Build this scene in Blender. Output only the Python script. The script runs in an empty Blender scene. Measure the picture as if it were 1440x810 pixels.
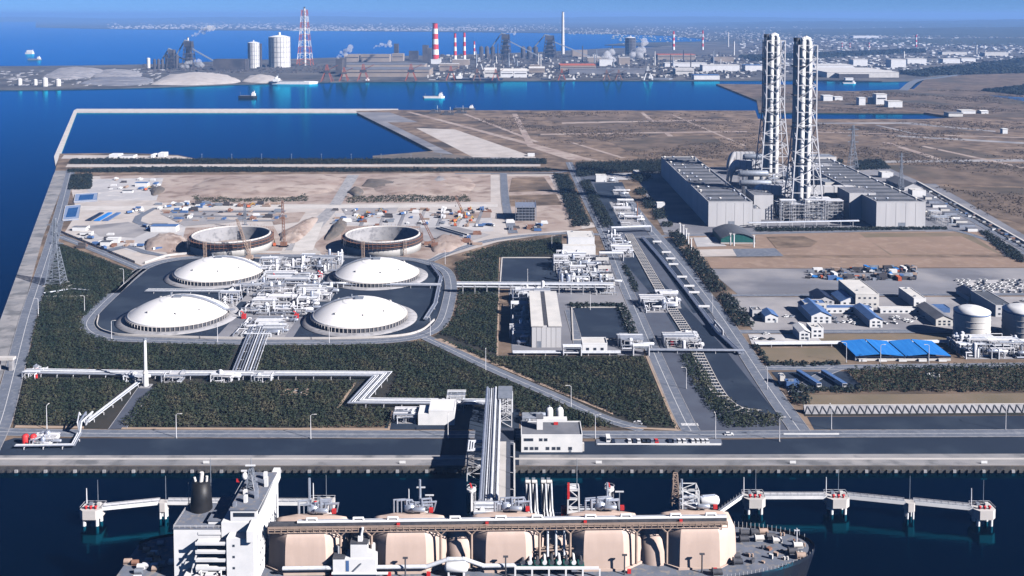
import bpy, math, random
import numpy as np
from mathutils import Vector
from mathutils.geometry import tessellate_polygon

random.seed(7); RNG = np.random.default_rng(11)
scene = bpy.context.scene
col = scene.collection
R = math.radians

# ------------------------------------------------------------------ camera
CAMZ, FPX, PITCH, LAND = 225.0, 1400.0, math.radians(3.0), 3.0
CROW = 20 + FPX * math.tan(PITCH)              # row of the lens axis: the photograph is a low crop, its verticals stay upright
cam = bpy.data.objects.new('camera', bpy.data.cameras.new('camera'))
col.objects.link(cam)
cam.location = (0, 0, CAMZ)
cam.rotation_euler = (math.pi / 2 - PITCH, 0, 0)
cam.data.lens = 35.0; cam.data.sensor_width = 36.0
cam.data.shift_y = -(405 - CROW) / 1440
cam.data.clip_start = 1.0; cam.data.clip_end = 300000
scene.camera = cam

# ------------------------------------------------------------------ sky, sun, exposure
SUN = Vector((287, -170, 205)).normalized()
SEL = math.asin(SUN.z); SAZ = math.atan2(SUN.x, SUN.y)
world = bpy.data.worlds.new('World'); scene.world = world; world.use_nodes = True
nt = world.node_tree; nt.nodes.clear()
sky = nt.nodes.new('ShaderNodeTexSky'); sky.sky_type = 'NISHITA'; sky.sun_disc = False
sky.sun_elevation = SEL; sky.sun_rotation = SAZ
sky.altitude = 200; sky.air_density = 0.3; sky.dust_density = 0.05; sky.ozone_density = 10.0
bg = nt.nodes.new('ShaderNodeBackground'); bg.inputs['Strength'].default_value = 0.05
out = nt.nodes.new('ShaderNodeOutputWorld')
nt.links.new(sky.outputs[0], bg.inputs[0]); nt.links.new(bg.outputs[0], out.inputs[0])
sun = bpy.data.objects.new('sun', bpy.data.lights.new('sun', 'SUN'))
col.objects.link(sun)
sun.data.energy = 5.0; sun.data.angle = R(0.5); sun.data.color = (1.0, 0.95, 0.93)
sun.rotation_euler = SUN.to_track_quat('Z', 'Y').to_euler()
sun.location = (0, 0, 600)
scene.view_settings.view_transform = 'Standard'; scene.view_settings.look = 'None'
scene.view_settings.exposure = 0.9; scene.view_settings.gamma = 1.0
scene.view_settings.use_curve_mapping = False
scene.render.engine = 'CYCLES'
scene.cycles.use_denoising = True
scene.cycles.max_bounces = 5; scene.cycles.diffuse_bounces = 0; scene.cycles.glossy_bounces = 2
scene.cycles.volume_bounces = 1; scene.cycles.transparent_max_bounces = 8
scene.cycles.sample_clamp_indirect = 4.0

# ------------------------------------------------------------------ pixels to places
SP, CP = math.sin(PITCH), math.cos(PITCH)
def P(px, py, z=LAND):
    """ground point (height z) seen at a pixel of the 1440 x 810 photograph"""
    u, v = (px - 720) / FPX, (CROW - py) / FPX
    dx, dy, dz = u, v * SP + CP, v * CP - SP
    t = (CAMZ - z) / -dz
    return Vector((dx * t, dy * t, z))
def ZR(py, Y):
    """height at which a point at distance Y shows on pixel row py"""
    v = (CROW - py) / FPX
    return CAMZ + Y * (v * CP - SP) / (v * SP + CP)
def XC(px, Y, z):
    """x of a point at distance Y and height z that shows in pixel column px"""
    return (px - 720) / FPX * (Y * CP + (CAMZ - z) * SP)
def ROW(Y, z=LAND):
    return CROW - FPX * (Y * SP + (z - CAMZ) * CP) / (Y * CP - (z - CAMZ) * SP)
def MPP(Y, z=LAND):
    return (Y * CP + (CAMZ - z) * SP) / FPX

# ------------------------------------------------------------------ materials
MATS = {}
def mat(name, c1, c2=None, scale=0.05, rough=0.85, metal=0.0, bump=0.0, detail=5, spec=0.35, c3=None, scale3=0.6, stretch=None):
    m = bpy.data.materials.new(name); m.use_nodes = True
    t = m.node_tree; b = t.nodes['Principled BSDF']
    b.inputs['Roughness'].default_value = rough; b.inputs['Metallic'].default_value = metal
    b.inputs['Specular IOR Level'].default_value = spec
    c2 = c2 or tuple(x * 0.8 for x in c1)
    g = t.nodes.new('ShaderNodeNewGeometry')
    src = g.outputs['Position']
    if stretch:
        vm = t.nodes.new('ShaderNodeVectorMath'); vm.operation = 'MULTIPLY'; vm.inputs[1].default_value = stretch
        t.links.new(src, vm.inputs[0]); src = vm.outputs[0]
    n = t.nodes.new('ShaderNodeTexNoise'); n.inputs['Scale'].default_value = scale
    n.inputs['Detail'].default_value = detail; n.inputs['Roughness'].default_value = 0.6
    t.links.new(src, n.inputs['Vector'])
    r = t.nodes.new('ShaderNodeValToRGB')
    r.color_ramp.elements[0].position = 0.36; r.color_ramp.elements[1].position = 0.64
    r.color_ramp.elements[0].color = (*c1, 1); r.color_ramp.elements[1].color = (*c2, 1)
    t.links.new(n.outputs['Fac'], r.inputs[0])
    cout = r.outputs[0]
    if c3:
        n2 = t.nodes.new('ShaderNodeTexNoise'); n2.inputs['Scale'].default_value = scale3; n2.inputs['Detail'].default_value = 4
        t.links.new(g.outputs['Position'], n2.inputs['Vector'])
        r2 = t.nodes.new('ShaderNodeValToRGB'); r2.color_ramp.elements[0].position = 0.5; r2.color_ramp.elements[1].position = 0.68
        r2.color_ramp.elements[0].color = (0, 0, 0, 1); r2.color_ramp.elements[1].color = (1, 1, 1, 1)
        t.links.new(n2.outputs['Fac'], r2.inputs[0])
        mx = t.nodes.new('ShaderNodeMix'); mx.data_type = 'RGBA'
        t.links.new(r2.outputs[0], mx.inputs[0]); t.links.new(cout, mx.inputs[6]); mx.inputs[7].default_value = (*c3, 1)
        cout = mx.outputs[2]
    t.links.new(cout, b.inputs['Base Color'])
    if bump:
        bp = t.nodes.new('ShaderNodeBump'); bp.inputs['Strength'].default_value = bump; bp.inputs['Distance'].default_value = 1.0
        t.links.new(n.outputs['Fac'], bp.inputs['Height']); t.links.new(bp.outputs[0], b.inputs['Normal'])
    MATS[name] = m
    return m

mat('white', (.80, .80, .80), (.70, .71, .72), .15, .55)
mat('dome_white', (.88, .87, .86), (.80, .79, .785), .05, .6)
mat('offwhite', (.66, .64, .61), (.56, .55, .53), .1, .7)
mat('cladding', (.58, .575, .585), (.50, .50, .515), .06, .7, stretch=(1, 1, .15))
mat('pipe_white', (.66, .68, .72), (.50, .53, .58), .6, .45)
mat('pipe_silver', (.50, .54, .62), (.38, .42, .50), .5, .35, .55)
mat('steel', (.30, .33, .38), (.22, .25, .30), .4, .55, .3)
mat('steel_white', (.68, .68, .70), (.55, .56, .60), .4, .6)
mat('steel_dark', (.05, .055, .07), (.09, .09, .10), .4, .7)
mat('concrete', (.37, .365, .38), (.28, .28, .295), .05, .9, c3=(.21, .21, .225), scale3=.25)
mat('concrete_light', (.58, .55, .53), (.48, .46, .44), .08, .9)
mat('quay', (.20, .205, .22), (.32, .31, .315), .05, .9, c3=(.14, .145, .155), scale3=.09, stretch=(.4, 1, 1))
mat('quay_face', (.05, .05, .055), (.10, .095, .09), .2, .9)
mat('asphalt', (.011, .021, .042), (.015, .027, .05), .03, .9, c3=(.030, .045, .07), scale3=.03)
mat('road', (.145, .165, .21), (.115, .135, .175), .06, .9, c3=(.19, .205, .24), scale3=.3)
mat('road_dark', (.085, .10, .135), (.07, .08, .11), .06, .9)
mat('paint', (.74, .74, .74), (.6, .6, .6), 1.0, .7)
mat('earth', (.30, .23, .20), (.42, .355, .315), .018, .95, c3=(.22, .165, .14), scale3=.05)
mat('sand', (.50, .465, .445), (.38, .345, .325), .035, .95, c3=(.52, .47, .44), scale3=.07)
mat('mud', (.10, .095, .09), (.17, .14, .12), .05, .95, bump=.6)
mat('gravel', (.26, .255, .27), (.36, .345, .35), .025, .95, c3=(.18, .18, .20), scale3=.02)
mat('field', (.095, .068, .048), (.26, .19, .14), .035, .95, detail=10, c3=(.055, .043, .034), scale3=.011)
mat('field_far', (.07, .052, .038), (.19, .14, .105), .025, .95, detail=10, c3=(.065, .058, .045), scale3=.005)
mat('lawn', (.27, .19, .145), (.23, .165, .125), .03, .95, c3=(.30, .22, .17), scale3=.12)
mat('lawn_olive', (.15, .125, .085), (.20, .155, .11), .03, .95)
mat('verge', (.40, .30, .23), (.33, .25, .19), .1, .95)
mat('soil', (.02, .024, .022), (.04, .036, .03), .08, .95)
mat('pale_ground', (.46, .45, .46), (.36, .36, .38), .03, .95, c3=(.55, .53, .52), scale3=.06)
mat('grey_ground', (.14, .145, .17), (.215, .22, .25), .02, .95, c3=(.28, .275, .29), scale3=.015, stretch=(.35, 1, 1))
mat('roof_grey', (.13, .14, .165), (.19, .195, .22), .08, .8)
mat('roof_dark', (.07, .08, .10), (.10, .11, .13), .08, .8)
mat('roof_blue', (.06, .13, .30), (.09, .17, .36), .2, .6)
mat('tarp_blue', (.015, .17, .55), (.03, .23, .64), .15, .6, stretch=(3, .3, 1))
mat('red', (.60, .03, .03), (.50, .04, .04), .5, .5)
mat('orange', (.55, .14, .05), (.45, .10, .05), .5, .6)
mat('rust', (.20, .10, .07), (.28, .15, .10), .3, .8)
mat('green_dark', (.01, .09, .08), (.015, .11, .10), .3, .6)
mat('yellow', (.55, .36, .03), (.48, .30, .03), .5, .6)
mat('navy', (.012, .02, .045), (.02, .028, .055), .1, .4)
mat('black', (.010, .011, .013), (.016, .016, .018), .3, .5)
mat('hull', (.012, .016, .03), (.02, .022, .03), .1, .35)
mat('ship_deck', (.17, .19, .24), (.12, .14, .18), .25, .8, c3=(.26, .24, .23), scale3=.5)
mat('cream', (.62, .48, .405), (.55, .425, .36), .25, .65, c3=(.565, .435, .365), scale3=.3, stretch=(1, 1, .12))
mat('walkway_tan', (.42, .31, .25), (.33, .25, .20), .4, .8)
mat('glass', (.02, .03, .05), (.03, .04, .06), .5, .15, spec=.6)
mat('pond', (.015, .07, .20), (.02, .09, .24), .05, .12, spec=.5)
mat('liner_blue', (.20, .28, .45), (.28, .34, .46), .1, .6)
mat('works_dark', (.045, .045, .055), (.10, .09, .09), .02, .9)
mat('works_tan', (.36, .30, .25), (.27, .23, .20), .02, .9)
mat('works_ground', (.055, .055, .06), (.15, .14, .13), .006, .95, detail=8, c3=(.03, .033, .036), scale3=.012)
mat('far_ground', (.025, .032, .03), (.07, .072, .065), .0015, .95, detail=8, c3=(.12, .11, .10), scale3=.003)
mat('forest', (.022, .032, .022), (.045, .05, .035), .004, .95, detail=8, bump=.0)

def leaf_mat(name, a, b, c):
    m = bpy.data.materials.new(name); m.use_nodes = True; t = m.node_tree; bs = t.nodes['Principled BSDF']
    at = t.nodes.new('ShaderNodeAttribute'); at.attribute_name = 'tone'
    r = t.nodes.new('ShaderNodeValToRGB'); e = r.color_ramp.elements
    e[0].color = (*a, 1); e[1].color = (*c, 1); k = e.new(0.5); k.color = (*b, 1)
    t.links.new(at.outputs['Fac'], r.inputs[0]); t.links.new(r.outputs[0], bs.inputs['Base Color'])
    bs.inputs['Roughness'].default_value = 0.8; bs.inputs['Specular IOR Level'].default_value = .2
    MATS[name] = m
leaf_mat('leaf', (.016, .029, .020), (.035, .045, .027), (.080, .070, .045))
leaf_mat('leaf_dark', (.010, .019, .018), (.019, .028, .024), (.036, .038, .030))

leaf_mat('leaf_dry', (.055, .042, .03), (.10, .075, .052), (.19, .145, .10))

def water_mat():
    m = bpy.data.materials.new('sea_water'); m.use_nodes = True; t = m.node_tree; t.nodes.clear()
    o = t.nodes.new('ShaderNodeOutputMaterial')
    g = t.nodes.new('ShaderNodeNewGeometry')
    n1 = t.nodes.new('ShaderNodeTexNoise'); n1.inputs['Scale'].default_value = .09; n1.inputs['Detail'].default_value = 6
    vm = t.nodes.new('ShaderNodeVectorMath'); vm.operation = 'MULTIPLY'; vm.inputs[1].default_value = (.6, 1.3, 1)
    t.links.new(g.outputs['Position'], vm.inputs[0]); t.links.new(vm.outputs[0], n1.inputs['Vector'])
    bp = t.nodes.new('ShaderNodeBump'); bp.inputs['Strength'].default_value = .16; bp.inputs['Distance'].default_value = 1.2
    t.links.new(n1.outputs['Fac'], bp.inputs['Height'])
    n2 = t.nodes.new('ShaderNodeTexNoise'); n2.inputs['Scale'].default_value = .0025; n2.inputs['Detail'].default_value = 5
    t.links.new(g.outputs['Position'], n2.inputs['Vector'])
    r = t.nodes.new('ShaderNodeValToRGB')
    r.color_ramp.elements[0].position = .35; r.color_ramp.elements[1].position = .7
    r.color_ramp.elements[0].color = (.0001, .0015, .0045, 1); r.color_ramp.elements[1].color = (.0001, .0022, .007, 1)
    t.links.new(n2.outputs['Fac'], r.inputs[0])
    d = t.nodes.new('ShaderNodeBsdfDiffuse'); t.links.new(r.outputs[0], d.inputs[0])
    gl = t.nodes.new('ShaderNodeBsdfGlossy'); gl.inputs['Color'].default_value = (.02, .62, 1.0, 1); gl.inputs['Roughness'].default_value = .12
    t.links.new(bp.outputs[0], gl.inputs['Normal'])
    f = t.nodes.new('ShaderNodeFresnel'); f.inputs['IOR'].default_value = 1.38
    mx = t.nodes.new('ShaderNodeMixShader')
    t.links.new(f.outputs[0], mx.inputs[0]); t.links.new(d.outputs[0], mx.inputs[1]); t.links.new(gl.outputs[0], mx.inputs[2])
    t.links.new(mx.outputs[0], o.inputs[0])
    MATS['water'] = m
water_mat()

# ------------------------------------------------------------------ mesh building
class MB:
    def __init__(s): s.v = []; s.f = []; s.sm = []
    def add(s, vs, fs, smooth=False):
        o = len(s.v); s.v += [tuple(x) for x in vs]; s.f += [tuple(i + o for i in f) for f in fs]; s.sm += [smooth] * len(fs); return s
    def box(s, x0, x1, y0, y1, z0, z1):
        return s.prism([(x0, y0), (x1, y0), (x1, y1), (x0, y1)], z0, z1)
    def cbox(s, x, y, z0, dx, dy, dz, rot=0):
        c, n = math.cos(rot), math.sin(rot); q = []
        for a, b in ((-.5, -.5), (.5, -.5), (.5, .5), (-.5, .5)):
            q.append((x + a * dx * c - b * dy * n, y + a * dx * n + b * dy * c))
        return s.prism(q, z0, z0 + dz)
    def prism(s, q, z0, z1, q2=None):
        n = len(q); q2 = q2 or q
        vs = [(a, b, z0) for a, b in q] + [(a, b, z1) for a, b in q2]
        fs = [(i, (i + 1) % n, (i + 1) % n + n, i + n) for i in range(n)] + [tuple(range(n - 1, -1, -1)), tuple(range(n, 2 * n))]
        return s.add(vs, fs)
    def cyl(s, a, b, r, r2=None, seg=8, caps=True):
        a = Vector(a); b = Vector(b); r2 = r if r2 is None else r2
        d = (b - a).normalized(); u = d.orthogonal().normalized(); w = d.cross(u)
        vs = []
        for c, rr in ((a, r), (b, r2)):
            for i in range(seg):
                t = 2 * math.pi * i / seg; vs.append(c + (u * math.cos(t) + w * math.sin(t)) * rr)
        s.add(vs, [(i, (i + 1) % seg, (i + 1) % seg + seg, i + seg) for i in range(seg)], seg > 5)
        if caps: s.add(vs[:seg], [tuple(range(seg - 1, -1, -1))]); s.add(vs[seg:], [tuple(range(seg))])
        return s
    def bar(s, a, b, w): return s.cyl(a, b, w * .7, seg=4)
    def tube(s, pts, r, seg=8):
        for a, b in zip(pts, pts[1:]):
            d = (Vector(b) - Vector(a)).normalized() * r * .6
            s.cyl(Vector(a) - d, Vector(b) + d, r, seg=seg)
        return s
    def lathe(s, x, y, prof, seg=32, smooth=True, a0=0, close=False):
        n = len(prof); vs = []
        for i in range(seg):
            t = 2 * math.pi * i / seg + a0
            for r, z in prof: vs.append((x + r * math.cos(t), y + r * math.sin(t), z))
        fs = []
        for i in range(seg):
            j = (i + 1) % seg
            for k in range(n - 1): fs.append((i * n + k, j * n + k, j * n + k + 1, i * n + k + 1))
        return s.add(vs, fs, smooth)
    def hcyl(s, x0, x1, y, z, r, seg=12):                      # lying vessel with rounded ends along x
        pr = [(-.0, x0), (r * .7, x0 + r * .2), (r, x0 + r * .6), (r, x1 - r * .6), (r * .7, x1 - r * .2), (0, x1)]
        vs = []; n = len(pr)
        for i in range(seg):
            t = 2 * math.pi * i / seg
            for q, xx in pr: vs.append((xx, y + q * math.cos(t), z + q * math.sin(t)))
        fs = [(i * n + k, ((i + 1) % seg) * n + k, ((i + 1) % seg) * n + k + 1, i * n + k + 1) for i in range(seg) for k in range(n - 1)]
        return s.add(vs, fs, True)
    def lattice(s, x, y, z0, z1, w0, w1, n, t, rot=0, top=None):     # square lattice mast
        def ring(k):
            f = k / n; w = (w0 + (w1 - w0) * f) / 2; z = z0 + (z1 - z0) * f
            c, q = math.cos(rot), math.sin(rot)
            return [Vector((x + (a * c - b * q) * w, y + (a * q + b * c) * w, z)) for a, b in ((-1, -1), (1, -1), (1, 1), (-1, 1))]
        for k in range(n):
            A, B = ring(k), ring(k + 1)
            for i in range(4):
                s.bar(A[i], B[i], t); s.bar(B[i], B[(i + 1) % 4], t * .6)
                if k % 2: s.bar(A[i], B[(i + 1) % 4], t * .55)
                else: s.bar(A[(i + 1) % 4], B[i], t * .55)
        return s
WL = {}
def obj(name, mb, m, parent=None, base=None):
    if parent is not None: o0 = WL[parent.name]
    elif base is not None: o0 = Vector(base)
    else:
        a = np.array(mb.v); lo = a.min(0); hi = a.max(0); o0 = Vector(((lo[0] + hi[0]) / 2, (lo[1] + hi[1]) / 2, lo[2]))
    me = bpy.data.meshes.new(name)
    me.from_pydata([(x - o0.x, y - o0.y, z - o0.z) for x, y, z in mb.v], [], mb.f)
    if any(mb.sm): me.polygons.foreach_set('use_smooth', mb.sm)
    if m: me.materials.append(MATS[m])
    me.update()
    o = bpy.data.objects.new(name, me); col.objects.link(o)
    if parent is not None: o.parent = parent
    else: o.location = o0
    WL[o.name] = o0
    return o
def tag(o, label=None, cat=None, group=None, kind=None):
    if label: o['label'] = label
    if cat: o['category'] = cat
    if group: o['group'] = group
    if kind: o['kind'] = kind
    return o
def thing(name, label, cat, loc, group=None):
    o = bpy.data.objects.new(name, None); col.objects.link(o); o.location = loc; o.empty_display_size = 1
    WL[o.name] = Vector(loc)
    return tag(o, label, cat, group)
def dup(root, loc, rot=0, label=None, group=None, scale=None):
    r = root.copy(); col.objects.link(r); r.location = loc; r.rotation_euler = (0, 0, rot)
    if label: r['label'] = label
    if group: r['group'] = group
    if scale: r.scale = scale
    for ch in root.children:
        c = ch.copy(); col.objects.link(c); c.parent = r
        for g in ch.children:
            d = g.copy(); col.objects.link(d); d.parent = c
    return r
def part(name, m, parent, fn):
    mb = MB(); fn(mb); return obj(name, mb, m, parent)

# ------------------------------------------------------------------ ground sheets and roads
def poly_mb(pts, z, thick=0):
    mb = MB(); q = [Vector((p[0], p[1], 0)) for p in pts]
    tris = tessellate_polygon([q])
    fs = []
    for t in tris:
        a, b, c = (q[i] for i in t)
        fs.append(t if (b - a).cross(c - a).z > 0 else (t[0], t[2], t[1]))
    mb.add([(p.x, p.y, z) for p in q], fs)
    if thick:
        n = len(q); area = sum(q[i].x * q[(i + 1) % n].y - q[(i + 1) % n].x * q[i].y for i in range(n))
        vs = [(p.x, p.y, z) for p in q] + [(p.x, p.y, z - thick) for p in q]
        fs = [(i, i + n, (i + 1) % n + n, (i + 1) % n) for i in range(n)]
        if area < 0: fs = [f[::-1] for f in fs]
        mb.add(vs, fs)
    return mb
def W(pts, z=LAND): return [P(a, b, z) for a, b in pts]
LIFT = [0]
def sheet(name, pts, m, lvl=1, thick=0, z=None):
    LIFT[0] += .0021                                          # no two sheets share a plane
    zz = LAND + lvl * .035 + LIFT[0] if z is None else z
    o = obj(name, poly_mb(W(pts, zz), zz, thick), m); o['kind'] = 'structure'; return o
def rect(x0, y0, x1, y1): return [(x0, y1), (x1, y1), (x1, y0), (x0, y0)]
def spline(pts, n=6):
    p = [Vector(a) for a in pts]; p = [p[0] * 2 - p[1]] + p + [p[-1] * 2 - p[-2]]; r = []
    for i in range(1, len(p) - 2):
        a, b, c, d = p[i - 1:i + 3]
        for k in range(n):
            t = k / n
            r.append(.5 * ((2 * b) + (c - a) * t + (2 * a - 5 * b + 4 * c - d) * t * t + (3 * b - a - 3 * c + d) * t ** 3))
    return r + [p[-2]]
def offs(pts, d):
    r = []
    for i, p in enumerate(pts):
        t = (pts[min(i + 1, len(pts) - 1)] - pts[max(i - 1, 0)]); t.z = 0; t.normalize()
        r.append(p + Vector((-t.y, t.x, 0)) * d)
    return r
def ribbon(mb, pts, d0, d1, z, h=0):
    a, b = offs(pts, d0), offs(pts, d1); n = len(a)
    vs = [(p.x, p.y, z) for p in a] + [(p.x, p.y, z) for p in b]
    up = [(i + n, i, i + 1, i + n + 1) if d1 < d0 else (i, i + n, i + n + 1, i + 1) for i in range(n - 1)]
    up = [(f[0], f[3], f[2], f[1]) if d1 > d0 else f for f in up]
    up = [f[::-1] for f in up]
    mb.add(vs, up)
    if h:
        for L in (a, b):
            mb.add([(p.x, p.y, z) for p in L] + [(p.x, p.y, z - h) for p in L], [(i, i + 1, i + n + 1, i + n) for i in range(n - 1)])
    return mb
def road(pts, w, lvl=4, m='road', line=True, kerb='concrete', smooth=True, name='road', world=False):
    LIFT[0] += .0021; z = LAND + lvl * .035 + LIFT[0]
    c = [Vector(p) for p in pts] if world else W(pts, z)
    if smooth and len(c) > 2: c = spline(c)
    o = obj(name, ribbon(MB(), c, w / 2, -w / 2, z), m); o['kind'] = 'structure'
    if line:
        obj('centre_line', ribbon(MB(), c, .14, -.14, z + .03), 'paint', o)
    if kerb:
        for sgn in (1, -1):
            obj('kerb', ribbon(MB(), c, sgn * (w / 2 + .35), sgn * (w / 2), z + .10, .12), kerb, o)
    return o

# ------------------------------------------------------------------ shrubs: many small leaf faces per bush
def inside(px, py, poly):
    r = np.zeros(len(px), bool); n = len(poly); j = n - 1
    for i in range(n):
        xi, yi, xj, yj = poly[i][0], poly[i][1], poly[j][0], poly[j][1]
        if yi != yj:
            c = ((yi > py) != (yj > py)) & (px < (xj - xi) * (py - yi) / (yj - yi) + xi); r ^= c
        j = i
    return r
def shrubs(name, label, cat, polyw, h=2.2, gap=2.15, m='leaf', leaves=14, size=.46, kind='stuff', group=None, tone=0.0, rows=0, base=LAND, patchy=0):
    a = np.array([(p[0], p[1]) for p in polyw]); lo, hi = a.min(0), a.max(0)
    gx = np.arange(lo[0], hi[0], gap); gy = np.arange(lo[1], hi[1], gap)
    X, Y = np.meshgrid(gx, gy); X = X.ravel(); Y = Y.ravel()
    X = X + RNG.uniform(-.5, .5, X.size) * gap; Y = Y + RNG.uniform(-.5, .5, Y.size) * gap * (.3 if rows else 1)
    k = inside(X, Y, a)
    if patchy:
        f = np.sin(X * .021 + 2.1 * np.sin(Y * .013)) + np.sin(Y * .017 + 1.6 * np.sin(X * .011)) + .7 * np.sin(X * .06 + Y * .045)
        k &= (f + RNG.normal(0, .8, X.size)) > patchy
    X, Y = X[k], Y[k]; n = X.size
    pat = np.sin(X * .11 + 1.7 * np.sin(Y * .05)) * np.sin(Y * .13 + X * .03) + .6 * np.sin(X * .37 + Y * .21)
    hh = h * RNG.uniform(.6, 1.25, n) * (1 + .14 * pat)
    tn = np.clip(.42 + tone + .24 * pat + RNG.normal(0, .11, n), 0, 1)
    L = leaves
    th = RNG.uniform(0, 2 * np.pi, (n, L)); u = RNG.uniform(.0, 1, (n, L)) ** .7; rr = gap * .72 * np.sqrt(np.maximum(0, 1 - (u * .85) ** 2)) * RNG.uniform(.6, 1, (n, L))
    C = np.stack([X[:, None] + rr * np.cos(th), Y[:, None] + rr * np.sin(th), base + hh[:, None] * (.12 + .88 * u)], -1).reshape(-1, 3)
    N = np.stack([np.cos(th) * .8, np.sin(th) * .8, .3 + u * 1.1], -1).reshape(-1, 3) + RNG.normal(0, .35, (n * L, 3))
    N /= np.linalg.norm(N, axis=1)[:, None]
    T = np.cross(N, RNG.normal(0, 1, (n * L, 3))); T /= np.linalg.norm(T, axis=1)[:, None]; B = np.cross(N, T)
    s = (size * RNG.uniform(.7, 1.3, n * L))[:, None]
    V = np.stack([C - T * s - B * s * .55, C + T * s - B * s * .4, C + T * s * .6 + B * s * .8, C - T * s * .5 + B * s * .6], 1).reshape(-1, 3)
    o0 = np.array([(lo[0] + hi[0]) / 2, (lo[1] + hi[1]) / 2, base]); V -= o0
    me = bpy.data.meshes.new(name); q = n * L
    me.vertices.add(4 * q); me.vertices.foreach_set('co', V.astype(np.float32).ravel())
    me.loops.add(4 * q); me.loops.foreach_set('vertex_index', np.arange(4 * q, dtype=np.int32))
    me.polygons.add(q); me.polygons.foreach_set('loop_start', np.arange(0, 4 * q, 4, dtype=np.int32))
    me.update(calc_edges=True)
    at = me.attributes.new('tone', 'FLOAT', 'POINT')
    tt = np.clip(np.repeat(tn, L) + RNG.normal(0, .07, q), 0, 1); at.data.foreach_set('value', np.repeat(tt, 4).astype(np.float32))
    me.materials.append(MATS[m])
    o = bpy.data.objects.new(name, me); col.objects.link(o); o.location = o0
    tag(o, label, cat, group, kind)
    global TRIS; TRIS += 2 * q
    return o
TRIS = 0
# ================================================================== THE SETTING
mb = MB(); mb.add([(-90000, -600, 0), (90000, -600, 0), (90000, 130000, 0), (-90000, 130000, 0)], [(0, 1, 2, 3)])
o = obj('sea', mb, 'water'); o['kind'] = 'structure'
# the terminal's own land, down to a quay wall
far_r = P(2300, 170)
main_land = sheet('terminal_ground', [(-72, 655), (1500, 655), (2100, 655), (2300, 170), (1345, 165), (1300, 167.5), (1066, 167), (1062, 155.5), (640, 155), (560, 154.5), (500, 156), (560, 185), (611, 212), (525, 219), (524, 224.5), (280, 224), (250, 218), (180, 215), (84, 216), (76, 246)], 'field', 0, 8)
o = sheet('breakwater', [(78, 232), (83, 222), (108, 157), (500, 157.4), (560, 156), (560, 153), (108, 153), (104, 155), (76, 220)], 'concrete_light', -2, 7)
# right bank beyond the narrow channel
o = sheet('right_bank_ground', [(1007, 118), (1064, 141), (1067, 157), (1300, 158), (1335, 163.5), (1345, 164.2), (2300, 168), (2300, 60), (1900, 40), (1300, 112), (1285, 125), (1200, 128), (1147, 127.5), (1140, 119)], 'field_far', -1, 8)
# steelworks peninsula and the far shore
o = sheet('steelworks_ground', [(-260, 126), (60, 125.5), (180, 123), (250, 121), (330, 118), (480, 114.5), (700, 113), (1000, 112.5), (1150, 112), (1240, 114), (1285, 113), (1310, 108), (1900, 38), (1300, 50), (1010, 62), (930, 66), (850, 68), (760, 73), (640, 77), (500, 80), (430, 82), (330, 85), (220, 90), (120, 92), (-260, 95)], 'works_ground', -2, 8)
o = sheet('far_shore_ground', [(50, 38.5), (150, 40.5), (300, 42.2), (480, 43.4), (620, 44.6), (760, 46), (860, 47.5), (940, 50), (985, 54), (1000, 58), (880, 60), (850, 63), (930, 65.5), (1010, 61.5), (1300, 50), (1900, 40), (1900, 24.6), (50, 24.6)], 'far_ground', -3, 8)

def hill_ridge(pxs, D, depth, hs, seed, step=60):
    """a wooded ridge: grid of heights rising from the plain"""
    rn = np.random.default_rng(seed)
    x0, x1 = XC(pxs[0], D, 0), XC(pxs[1], D + depth, 0)
    nx, ny = 90, 14
    X = np.linspace(x0, x1, nx); Y = np.linspace(D, D + depth, ny)
    ph = rn.uniform(0, 6, 12)
    mb = MB(); vs = []
    for j, y in enumerate(Y):
        for i, x in enumerate(X):
            e = min(1, i / 14, (nx - 1 - i) / 14); v = math.sin(math.pi * min(1, j / (ny - 1) * 1.0)) ** .7 if 0 < j < ny - 1 else 0
            f = .62 + .2 * math.sin(i * .23 + ph[0]) + .12 * math.sin(i * .61 + ph[1] + j) + .10 * math.sin(i * 1.3 + ph[2] + j * 2.1)
            vs.append((x, y, 1.0 + hs * f * v * e + (rn.uniform(-1, 1) * hs * .05 if v > 0 else 0)))
    mb.add(vs, [(j * nx + i, j * nx + i + 1, (j + 1) * nx + i + 1, (j + 1) * nx + i) for j in range(ny - 1) for i in range(nx - 1)], True)
    o = obj('hills', mb, 'forest'); o['kind'] = 'structure'
hill_ridge((1090, 2500), 9500, 5500, 62, 1)
hill_ridge((1250, 2600), 7000, 2200, 38, 2)
hill_ridge((1020, 2200), 17000, 9000, 120, 3)
hill_ridge((-500, 1300), 30000, 14000, 160, 4)

# ------------------------------------------------------------------ aprons, pads, fields (drawn over the terminal ground)
sheet('quay_apron', [(-60, 640.5), (2000, 637), (2090, 654.6), (-71, 654.6)], 'quay', 1)
sheet('asphalt_apron', [(20, 616), (667, 617), (667, 640), (-58, 640.3)], 'asphalt', 1)
sheet('asphalt_apron', [(725, 622), (1440, 612), (2000, 610), (2000, 636.6), (725, 639.5)], 'asphalt', 1)
sheet('service_yard_shade', [(667, 575), (730, 575), (730, 654.4), (667, 654.4)], 'asphalt', 2)  # asphalt yard, carried dark across the quay as the pipe rack's painted shade
sheet('asphalt_apron', [(1135, 586), (2000, 582), (2000, 604), (1145, 604)], 'asphalt', 1)
sheet('asphalt_yard', [(550, 578), (668, 572), (668, 604), (540, 604)], 'asphalt', 2)
sheet('seawall_strip', [(-75, 655), (-20, 600), (12, 500), (34, 430), (60, 335), (96, 240), (78, 240), (75, 246)], 'quay', 1)
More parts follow.
